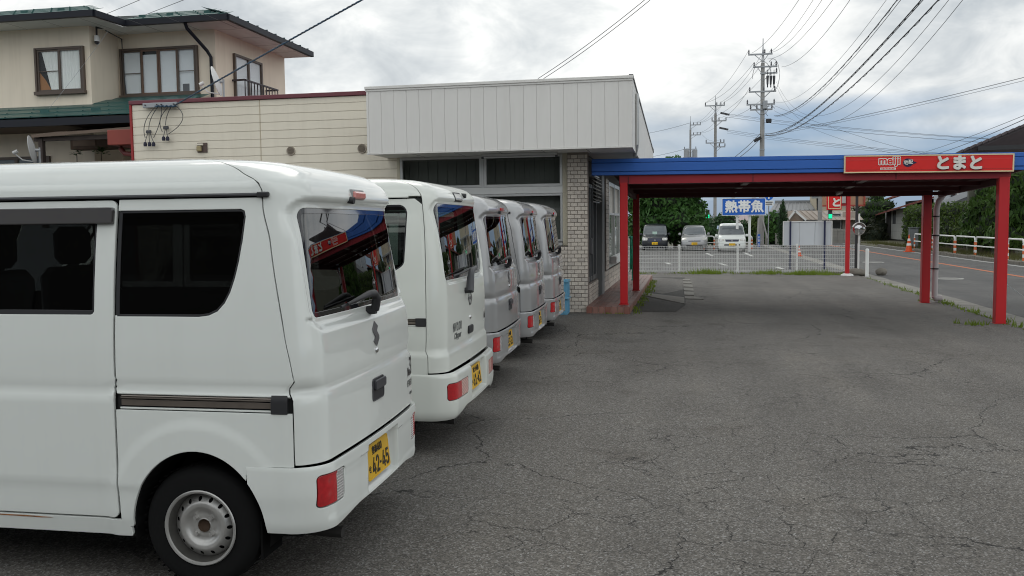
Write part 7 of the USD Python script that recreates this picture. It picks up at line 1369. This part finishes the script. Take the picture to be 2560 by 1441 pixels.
# right of the road
HX = 12.9
def rowline(px, py, X): return onX(px, py, X)
def conifer(label, px, top, bot, X, r, rs, n=2600):
    pt, pb = onX(px, top, X), onX(px, bot, X); Y = pt[1]; z1 = pt[2]; k = int(max(4, (z1 - .6) / .62)); cl = []
    rr = np.random.default_rng(rs)
    for i in range(k):
        f = (i + .5) / k; z = .5 + (z1 - .5) * f; rad = r * (1.0 - .55 * max(0, f - .55) / .45) * (.85 + .3 * rr.random())
        for a in range(3): an = rr.random() * 6.28; cl.append(((X + rad * .42 * math.cos(an), Y + rad * .42 * math.sin(an), z), (rad * .68, rad * .68, .55)))
    return tree('conifer', label, 'tree', cl, n, .15, LEAF_CONIFER, [(X, Y, -.1), (X, Y, z1 * .8)], rs=rs, up=1.6, asp=.35)
conifer('full round topped conifer left of the near right canopy post', 2464, 466, 610, 13.6, .95, 21, 4200)
conifer('tall conifer cut by the right edge, right of the near canopy post', 2535, 428, 640, 13.4, 1.25, 22, 4600)
conifer('conifer half hidden behind the near right canopy post', 2512, 520, 630, 13.9, .9, 23, 2000)
conifer('bright green conifer behind the brown signboard', 2196, 486, 560, 15.6, 1.5, 24, 2200)
hd = thing('hedge', 'clipped green hedge behind the guard rails', 'hedge')
cl = []; r5 = np.random.default_rng(31)
ya, yb = onX(2435, 600, HX + .5)[1], onX(2266, 600, HX + .5)[1]
for y in np.arange(min(ya, yb) - 1.5, max(ya, yb), .62):
    zt = 2.22 + .07 * math.sin(y * .8)
    for z in np.arange(.55, zt, .5): cl.append(((HX + .6 + r5.uniform(-.1, .1), y, z), (.52, .55, .42)))
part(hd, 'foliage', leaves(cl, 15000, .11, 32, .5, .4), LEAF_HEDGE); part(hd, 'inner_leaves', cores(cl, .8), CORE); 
part(hd, 'stems', MB().box(HX + .4, min(ya, yb) - 1.5, -.1, HX + .8, max(ya, yb), .6), BARK)
tree('dark_shrub', 'dark brownish shrubs behind the convex mirror', 'shrub', [(onX(px, py, X), (r, r, r)) for px, py, X, r in ((2150, 580, 15.2, 1.3), (2175, 565, 15.4, 1.5), (2185, 595, 14.6, 1.0), (2160, 545, 16, 1.4), (2200, 575, 15.5, 1.1), (2140, 600, 14.4, .9), (2195, 545, 16.0, 1.2))], 4200, .15, LEAF_BROWN, [onX(2170, 610, 15), onX(2170, 575, 15)], rs=33)
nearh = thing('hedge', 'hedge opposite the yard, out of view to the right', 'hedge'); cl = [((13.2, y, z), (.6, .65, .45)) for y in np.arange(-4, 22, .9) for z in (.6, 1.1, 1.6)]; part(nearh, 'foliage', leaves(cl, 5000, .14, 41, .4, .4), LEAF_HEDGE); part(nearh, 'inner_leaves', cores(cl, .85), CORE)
# grass along the fence and in the joints: nobody could count the blades
def tufts(spots, rs, h=.16, mat=None, name='grass', label='', n=26, spread=.18):
    r = np.random.default_rng(rs); V = []
    for x, y, z, s in spots:
        k = int(n * s); a = r.uniform(0, 2 * PI, k); d = np.sqrt(r.random(k)) * spread * s; bx_, by_ = x + np.cos(a) * d, y + np.sin(a) * d * .5; hh = h * s * r.uniform(.4, 1.2, k); le = r.uniform(-.5, .5, (k, 2)) * hh[:, None]; w = .006 + .006 * r.random(k)
        V.append(np.stack([np.stack([bx_ - w, by_, np.full(k, z)], -1), np.stack([bx_ + w, by_, np.full(k, z)], -1), np.stack([bx_ + le[:, 0], by_ + le[:, 1], z + hh], -1)], 1).reshape(-1, 3))
    v = np.vstack(V); return single(name, (v, np.arange(len(v)).reshape(-1, 3)), mat, label, 'grass', kind='stuff')
GRASS = leaf('grass_blade', [(.12, .18, .02), (.20, .28, .035), (.28, .34, .05), (.36, .36, .09)], .35)
r = np.random.default_rng(51); sp_ = []
for px, w, s in ((1602, 20, 1.0), (1640, 25, .8), (1735, 30, 1.0), (1770, 45, 1.7), (1800, 20, 1.5), (1860, 25, .8), (1900, 40, 1.2), (1930, 25, 1.2), (1975, 25, .9), (2000, 30, 1.2), (2035, 40, 1.3), (2080, 30, .8), (2120, 20, .8), (1690, 30, .6)):
    for k in range(int(w * .5)): q = onZ(px + r.normal() * w * .5, 684 + r.uniform(-1, 3), 0); sp_.append((q[0], min(q[1], 27.93), -.02, s * r.uniform(.45, .95)))
tufts(sp_, 52, .15, GRASS, label='bright green grass growing along the foot of the mesh fence', n=14)
sp_ = [(PX1 + r.uniform(.02, .14), 14.4 + 8.6 * r.random() ** .8, .07, r.uniform(.4, 1.0)) for k in range(80)] + [(PX0 + .2 + r.random() * .45, 14.38, .07, .5) for k in range(8)]
tufts(sp_, 53, .09, GRASS, name='weeds', label='weeds growing along the edge of the tiled porch', n=8, spread=.10)
sp_ = [(4.88 + r.normal() * .03, 9 + r.random() * 17, -.06, r.uniform(.25, .8) * (.4 + r.random())) for k in range(210)] + [(4.35 + r.normal() * .12, 14.65 + r.normal() * .1, -.06, .8) for k in range(6)] + [(XRB + .15 + r.normal() * .2, CY1 + .1, -.03, .5) for k in range(4)]
tufts(sp_, 54, .11, GRASS, name='weeds', label='thin weeds in the joint between the yard and the gutter slabs', n=10, spread=.12)
sp_ = [(11.75 + r.random() * 1.2, 20 + r.random() * 45, .03, r.uniform(.5, 1.3)) for k in range(420)]
tufts(sp_, 55, .22, leaf('dry_grass', [(.07, .08, .02), (.13, .12, .05), (.20, .17, .09)], .3), name='verge_grass', label='dry grass on the verge under the guard rails', n=12, spread=.3)
# ------------------------------------------------------------------ guard rails, cone, box
def guard_rail(p0, p1, label, z=.02, group='white guard rails along the far side of the road'):
    t = thing('guard_rail', label, 'guard rail', (p0[0], p0[1], z), 0, group); d = np.array([p1[0] - p0[0], p1[1] - p0[1], 0.]); L = np.linalg.norm(d); u = d / L
    f = lambda s, zz: u * s + [0, 0, zz]
    part(t, 'rail', MB().tube([f(0, .62)] + [f(.12 - .12 * math.cos(a), .66 + .14 * math.sin(a)) for a in np.linspace(0, PI / 2, 5)] + [f(L - .12 + .12 * math.sin(a), .66 + .14 * math.cos(a)) for a in np.linspace(0, PI / 2, 5)] + [f(L, .62)], .036, 8), WHITE, smooth=60)
    part(t, 'lower_rail', MB().tube([f(.02, .42), f(L - .02, .42)], .03, 8), WHITE)
    for s in (0, L):
        part(t, 'leg', MB().tube([f(s, -.05), f(s, .64)], .037, 8), WHITE)
        for zz in (.02, .26, .47): part(t, 'stripe', MB().tube([f(s, zz), f(s, zz + .12)], .0385, 8), M('faded_orange', (.58, .13, .04), .6, var=.25, vs=8))
gx = 11.95
for k, (a, c, lab) in enumerate(((2286, 2307, 'farthest short guard rail beside the traffic cone'), (2331, 2386, 'guard rail behind the drainpipe'), (2389, 2437, 'guard rail just right of the drainpipe with rusty orange ends'), (2440, 2493, 'guard rail left of the near right post, below the round conifer'), (2520, 2559, 'nearest guard rail at the right edge'))):
    guard_rail(onX(a, 620, gx), onX(c, 620, gx), lab)
Yr = 54.0
for a, c, lab in ((1760, 1785, 'white guard rail behind the gap between the silver and white cars'), (1786, 1812, 'white guard rail end beside the white car'), (1858, 1880, 'white guard rail right of the white car')): guard_rail(onY(a, 600, Yr), onY(c, 600, Yr), lab, -.06, 'white guard rails behind the parked cars')
def cone(p, label, s=1.0):
    t = thing('traffic_cone', label, 'traffic cone', p, 0)
    part(t, 'base', MB().box(-.19 * s, -.19 * s, 0, .19 * s, .19 * s, .035, .01), ORANGE); prof = lambda z: .14 * s * (1 - z / (.80 * s))
    part(t, 'body', MB().lathe([(prof(z), z) for z in (.03, .2 * s, .4 * s, .6 * s, .7 * s)] + [(0, .705 * s)], 16), ORANGE, smooth=40)
    for a, c in ((.26, .36), (.45, .55)): part(t, 'band', MB().lathe([(prof(a * s) + .003, a * s), (prof(c * s) + .003, c * s)], 16), WHITE)
p = onZ(2272, 630, -.055); cone((p[0], p[1], -.058), 'orange traffic cone with white bands at the far roadside', 1.25)
p = onZ(1998, 641, -.05); cone((p[0], p[1], -.05), 'red cone standing behind the mesh fence', .7)
p = onX(2283, 614, 12.2); t = thing('steel_cabinet', 'grey steel cabinet behind the traffic cone', 'cabinet', (p[0], p[1], -.02)); part(t, 'body', MB().box(-.22, -.2, 0, .22, .2, 1.15, .02), M('cabinet_grey', (.11, .12, .125), .5)); part(t, 'door', MB().box(-.19, -.215, .08, .19, -.201, 1.08, .005), M('cabinet_door', (.14, .15, .155), .5)); part(t, 'cap', MB().box(-.25, -.23, 1.151, .25, .23, 1.19, .01), MATS['cabinet_grey'])
# white pole beside the mirror and small concrete marker posts
for k, px in enumerate((1917, 1942)):
    p = onZ(px, 612, -.05); t = thing('marker_post', ('left' if k == 0 else 'right') + ' pale concrete marker post under the leafy bush', 'post', (p[0], p[1], -.06)); part(t, 'post', MB().box(-.12, -.12, 0, .12, .12, .75, .03), CONCRETE); part(t, 'cap', MB().box(-.13, -.13, .751, .13, .13, .80, .02), CONCRETE)
# ------------------------------------------------------------------ houses beyond
def win(parent, x0, z0, x1, z1, y, mat=None):
    w = part(parent, 'window', MB().box(x0, y - .05, z0, x0 + .06, y, z1).box(x1 - .06, y - .05, z0, x1, y, z1).box(x0 + .06, y - .049, z0, x1 - .06, y, z0 + .06).box(x0 + .06, y - .049, z1 - .06, x1 - .06, y, z1).box((x0 + x1) / 2 - .03, y - .045, z0 + .06, (x0 + x1) / 2 + .03, y, z1 - .06), ALU)
    part(w, 'pane', MB().box(x0 + .06, y - .02, z0 + .06, x1 - .06, y - .01, z1 - .06), mat or M('far_pane', (.05, .055, .06), .08, 0, 1)); return w
def roof_plane(parent, a, b, c, d, n, mat, th=.08, name='roof_sheet', rib=.0):
    """Sheets side by side over the quad a b c d (a-b eave, d-c ridge)."""
    a, b, c, d = (np.asarray(q, float) for q in (a, b, c, d)); nrm = np.cross(b - a, d - a); nrm /= np.linalg.norm(nrm)
    if nrm[2] < 0: nrm = -nrm
    for k in range(n):
        s0, s1 = k / n, (k + 1) / n - .02 / n; q = [a + (b - a) * s0, a + (b - a) * s1, d + (c - d) * s1, d + (c - d) * s0]; lo = [p - nrm * th for p in q]
        m = MB().add(lo + q, [[3, 2, 1, 0], [4, 5, 6, 7], [0, 1, 5, 4], [1, 2, 6, 5], [2, 3, 7, 6], [3, 0, 4, 7]])
        if rib: m.bar(q[1] + nrm * rib * .4, q[2] + nrm * rib * .4, rib, rib)
        part(parent, name, m, mat)
# pale metal gable house
Y0 = 74.0; e0, e1 = onY(1962, 562, Y0), onY(2012, 548, Y0); rg = onY(1984, 527, Y0 + 1.0)
h3 = thing('gable_house', 'small house with a pale ribbed metal gable roof behind the blank board', 'house')
x0, x1 = e0[0], e1[0]; xr = e1[0] + 4.3; PALE_ROOF = M('pale_metal_roof', (.40, .34, .29), .45, .25, var=.12, vs=1.5)
zr, ze = rg[2], e1[2]; xm = rg[0]
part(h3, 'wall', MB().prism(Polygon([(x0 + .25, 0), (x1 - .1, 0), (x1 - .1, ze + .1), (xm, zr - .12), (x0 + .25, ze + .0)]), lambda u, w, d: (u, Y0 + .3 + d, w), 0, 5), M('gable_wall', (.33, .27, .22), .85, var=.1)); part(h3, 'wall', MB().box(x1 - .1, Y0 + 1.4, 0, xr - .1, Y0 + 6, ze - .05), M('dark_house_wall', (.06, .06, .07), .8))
roof_plane(h3, (x1 + .1, Y0, ze - .06), (xr + .2, Y0 + .4, ze - .12), (xr + .2, Y0 + 4, zr - .1), (xm, Y0 + .3, zr), 11, PALE_ROOF, .07, rib=.05); roof_plane(h3, (x0 - .1, Y0, e0[2] - .05), (x0 - .1, Y0 + 5, e0[2] - .05), (xm, Y0 + 5, zr), (xm, Y0 + .0, zr), 6, PALE_ROOF, .07, rib=.05)
part(h3, 'barge_board', MB().bar((x0 - .1, Y0 - .03, e0[2] - .08), (xm, Y0 - .03, zr - .02), .06, .16).bar((xm, Y0 - .03, zr - .02), (x1 + .1, Y0 - .03, ze - .1), .06, .16), WHITE)
part(h3, 'gable_vent', MB().prism(Polygon([(xm - .35, zr - .95), (xm + .35, zr - .95), (xm, zr - .55)]), lambda u, w, d: (u, Y0 + .29 - d, w), 0, .03), M('vent_tan', (.30, .22, .16), .7))
win(h3, x1 + 1.2, .9, x1 + 3.0, 2.2, Y0 + 1.39); part(h3, 'shutter', MB().box(x1 + 3.1, Y0 + 1.3, .7, x1 + 4.1, Y0 + 1.39, 2.3), M('shutter_tan', (.36, .31, .26), .7))
t = thing('block_wall', 'low concrete block wall in front of the gable house', 'wall')
bw0 = onY(2078, 600, 66.0)[0]
for r_ in range(5):
    for k in range(5): part(t, 'block', MB().box(bw0 + k * .40 + .004, 66.0, r_ * .2, bw0 + k * .4 + .395, 66.12, r_ * .2 + .194, .006), CONCRETE)
# hip roofed grey house
Y0 = 98.0; q = [onY(px, py, Y0) for px, py in ((1920, 530), (2052, 524), (2052, 505), (1944, 506))]
h2 = thing('tiled_house', 'house with a wide grey hipped tile roof behind the cypress', 'house'); GREY_TILE = M('grey_tile', (.24, .245, .25), .5, var=.14, vs=2)
roof_plane(h2, q[0] - [0, 1.5, .0], q[1] - [0, 1.5, 0], q[2] + [0, 3, 0], q[3] + [0, 3, 0], 12, GREY_TILE, .12, rib=.08); part(h2, 'wall', MB().box(q[0][0] + 1.2, Y0, 0, q[1][0] + 4, Y0 + 8, q[0][2] - .1), STUCCO_W); part(h2, 'ridge', MB().bar(q[3] + [0, 3, .1], q[2] + [0, 3, .1], .4, .3), GREY_TILE); part(h2, 'eave_board', MB().bar(q[0] - [0, 1.5, .22], q[1] - [0, 1.5, .22], .1, .16), M('eave_dark', (.08, .07, .07), .7))
win(h2, q[0][0] + 2, q[0][2] - 1.8, q[0][0] + 4, q[0][2] - .6, Y0); b_ = onY(2046, 487, 96)
t = thing('cream_house', 'cream upper storey behind the red sign with a brown eave', 'house'); part(t, 'wall', MB().box(b_[0] - .2, 96, 0, b_[0] + 5, 101, b_[2] + 3), M('cream_wall', (.48, .42, .31), .85)); part(t, 'eave', MB().box(b_[0] - .7, 95.4, b_[2] - .4, b_[0] + 5.2, 95.9, b_[2] - .2), GREY_TILE); part(t, 'pipe', MB().cyl((b_[0] - .1, 95.8, 1), (b_[0] - .1, 95.8, b_[2] - .3), .07, n=8), DARK_PLASTIC); win(t, b_[0] + 1.5, 3.0, b_[0] + 3.2, 4.2, 96)
# pinkish low roof
Y0 = 92.0; q = [onY(px, py, Y0) for px, py in ((1815, 560), (1905, 560), (1900, 541), (1822, 541))]
t = thing('low_house', 'low house with a faded pink metal roof beneath the blue sign', 'house'); roof_plane(t, q[0] - [0, 1, 0], q[1] - [0, 1, 0], q[2] + [0, 3, .2], q[3] + [0, 3, .2], 9, M('pink_roof', (.42, .33, .33), .5, .1), .1, rib=.06); part(t, 'wall', MB().box(q[0][0] + .4, Y0, 0, q[1][0] - .4, Y0 + 5, q[0][2] - .1), M('dim_wall', (.12, .10, .10), .8)); win(t, q[0][0] + 1.2, .9, q[0][0] + 2.8, q[0][2] - .4, Y0); part(t, 'post', MB().box(q[0][0] + 1.9, Y0 - 1, 0, q[0][0] + 2.05, Y0 - .85, q[0][2] - .1), BARK)
# red roofed house right of the road
t = thing('red_roof_house', 'old house with rusty red roofs and a pale plank wall right of the road', 'house')
RR = M('rust_red_roof', (.17, .045, .032), .55, .1, var=.25, vs=2); X0 = 15.0
A = [onX(px, py, X0) for px, py in ((2188, 537), (2314, 499))]
ya, yb = A[0][1], A[1][1]; z_ = (A[0][2] + A[1][2]) / 2
roof_plane(t, (X0, ya, A[0][2]), (X0, yb, A[1][2]), (X0 + 2.4, yb, A[1][2] + .75), (X0 + 2.4, ya, A[0][2] + .75), 14, RR, .08, rib=.05)
B = [onX(px, py, X0 + 1.5) for px, py in ((2195, 506), (2325, 464))]
roof_plane(t, B[0], B[1], B[1] + [3, 0, 1.2], B[0] + [3, 0, 1.2], 14, RR, .1, rib=.06); part(t, 'upper_wall', MB().box(X0 + 2.3, yb - 1, z_ - .3, X0 + 2.45, ya + 0, B[0][2] - .1), M('dark_boards', (.03, .026, .024), .8)); part(t, 'eave_soffit', MB().box(X0 + .1, yb, z_ - .14, X0 + 2.3, ya, z_ - .12), MATS['dark_boards'])
wx = X0 + .9; PLK = M('pale_planks', (.36, .36, .34), .8, var=.12, vs=3)
w0, w1 = onX(2262, 580, wx)[1], onX(2228, 580, wx)[1]
for k in range(7):
    s0, s1 = w0 + (w1 - w0) * k / 7, w0 + (w1 - w0) * (k + 1) / 7
    for j in range(4): part(t, 'wall_panel', MB().box(wx - .02, min(s0, s1) + .01, .1 + j * .6, wx + .02, max(s0, s1) - .01, .1 + j * .6 + .59), PLK)
part(t, 'wall', MB().box(wx + .021, yb - 2, 0, X0 + 5, ya, z_ - .15), M('dark_plaster', (.055, .05, .045), .85)); d0, d1 = onX(2227, 580, wx)[1], onX(2216, 580, wx)[1]; part(t, 'door', MB().box(wx - .03, min(d0, d1), .1, wx + .01, max(d0, d1), 2.1), M('door_dark', (.025, .022, .02), .7)); part(t, 'downpipe', MB().cyl((wx - .05, max(d0, d1) + .1, 0), (wx - .05, max(d0, d1) + .1, z_ - .15), .05, n=8), WHITE)
m0, m1 = onX(2262, 580, wx)[1], onX(2256, 580, wx)[1]; part(t, 'window', MB().box(wx - .04, w1 - 1.6, 1.3, wx - .021, w1 - .6, 2.3), M('far_pane2', (.05, .05, .055), .2))
# white gable behind the hedge
t = thing('white_house', 'white boarded house with a grey roof edge behind the hedge', 'house'); Y0 = 56.0
q = [onY(px, py, Y0) for px, py in ((2335, 505), (2440, 440), (2440, 530), (2335, 530))]
for k in range(9):
    z0 = 1.5 + k * .42; part(t, 'board', MB().box(q[0][0], Y0, z0, q[1][0] + 5, Y0 + .05, z0 + .41), M('white_board', (.42, .45, .48), .7, var=.06))
p0, p1 = onY(2350, 512, Y0 - 1), onY(2425, 482, Y0 - 1); part(t, 'roof_edge', MB().bar(p0, p1 + (p1 - p0) * .6, .10, .32), M('grey_edge', (.36, .37, .38), .6)); part(t, 'roof', MB().add([p0 + [0, 0, -.15], p1 + (p1 - p0) * .6 + [0, 0, -.15], p1 + (p1 - p0) * .6 + [0, -2.5, -.7], p0 + [0, -2.5, -.7]], [[0, 1, 2], [0, 2, 3]]), M('dark_roof', (.04, .04, .045), .6)); pw = onY(2388, 500, Y0); part(t, 'window', MB().box(pw[0] - .25, Y0 - .04, pw[2] - .35, pw[0] + .25, Y0 - .001, pw[2] + .3), MATS['far_pane2']); part(t, 'pipe', MB().cyl((pw[0] + .1, Y0 - .06, pw[2] + .3), (pw[0] + .1, Y0 - .06, pw[2] + 1.6), .05, n=6), WHITE)
# dark roofed house at the upper right
t = thing('dark_roof_house', 'house with a dark tiled gable roof and snow stops at the upper right', 'house'); Y0 = 44.0
a, c = onY(2392, 386, Y0), onY(2580, 308, Y0); a2 = onY(2450, 356, Y0 - .5)
DT = M('dark_tile', (.075, .06, .065), .6, var=.2, vs=3); dr_ = c - a
n_ = 16
for k in range(n_):
    s0, s1 = a + dr_ * (k / n_) * 1.35, a + dr_ * ((k + 1) / n_) * 1.35
    m = MB()
    for e in (0,): m.add([s0 + [0, 0, -.12], s1 + [0, 0, -.12], s1 + [4.5, 1.5, -.12 - .2], s0 + [4.5, 1.5, -.12 - .2], s0, s1, s1 + [4.5, 1.5, -.2], s0 + [4.5, 1.5, -.2]], [[3, 2, 1, 0], [4, 5, 6, 7], [0, 1, 5, 4], [1, 2, 6, 5], [2, 3, 7, 6], [3, 0, 4, 7]])
    part(t, 'roof_sheet', m, DT)
    if k > 4: s = s0 + [.9, .3, .0]; part(t, 'snow_stop', MB().box(s[0] - .06, s[1] - .06, s[2] - .02, s[0] + .06, s[1] + .06, s[2] + .16), DARK_PLASTIC)
    part(t, 'verge_tile', MB().bar(s0 + [-.02, -.05, .03], s1 + [-.02, -.05, .06], .16, .10), DT)
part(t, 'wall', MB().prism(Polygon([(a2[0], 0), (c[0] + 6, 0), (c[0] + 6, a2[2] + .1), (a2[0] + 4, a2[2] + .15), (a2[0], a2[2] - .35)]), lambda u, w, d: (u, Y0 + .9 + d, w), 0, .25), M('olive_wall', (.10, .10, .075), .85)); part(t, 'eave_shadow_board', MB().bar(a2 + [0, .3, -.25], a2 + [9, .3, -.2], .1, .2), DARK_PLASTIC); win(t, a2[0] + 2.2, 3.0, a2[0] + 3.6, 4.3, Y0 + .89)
# what faces the vans' rear windows across the road
t = thing('facing_house', 'dark roofed house across the road, out of view to the right', 'house')
part(t, 'wall', MB().box(15.5, 2, 0, 22, 15, 4.6), M('facing_wall', (.22, .20, .17), .85)); roof_plane(t, (14.9, 1.4, 4.5), (14.9, 15.6, 4.5), (18.6, 15.6, 6.4), (18.6, 1.4, 6.4), 18, M('facing_roof', (.06, .06, .065), .6), .12, rib=.06); roof_plane(t, (22.6, 15.6, 4.5), (22.6, 1.4, 4.5), (18.6, 1.4, 6.4), (18.6, 15.6, 6.4), 18, MATS['facing_roof'], .12)
for y in (3.5, 7.5, 11.5): part(t, 'window', MB().box(15.42, y, 1.0, 15.49, y + 1.8, 2.3), MATS['far_pane2']); part(t, 'window', MB().box(15.42, y + .3, 3.0, 15.49, y + 1.7, 4.0), MATS['far_pane2'])

t = thing('rear_building', 'unseen dark building added behind the viewer to darken van sides and side window reflections', 'building')  # unseen building, added to block light and keep the side glass dark
part(t, 'wall', MB().box(-17, -8.6, 0, 6, -8.0, 6.2), M('added_rear_wall', (.03, .028, .026), .8, var=.15)); part(t, 'roof', MB().box(-17.3, -14, 6.21, 6.3, -7.6, 6.4), M('added_rear_roof', (.05, .05, .05), .6))
for k in range(4): part(t, 'shutter', MB().box(-15.5 + k * 5.2, -7.99, .05, -11.5 + k * 5.2, -7.95, 3.4), M('added_rear_shutter', (.04, .04, .039), .6))
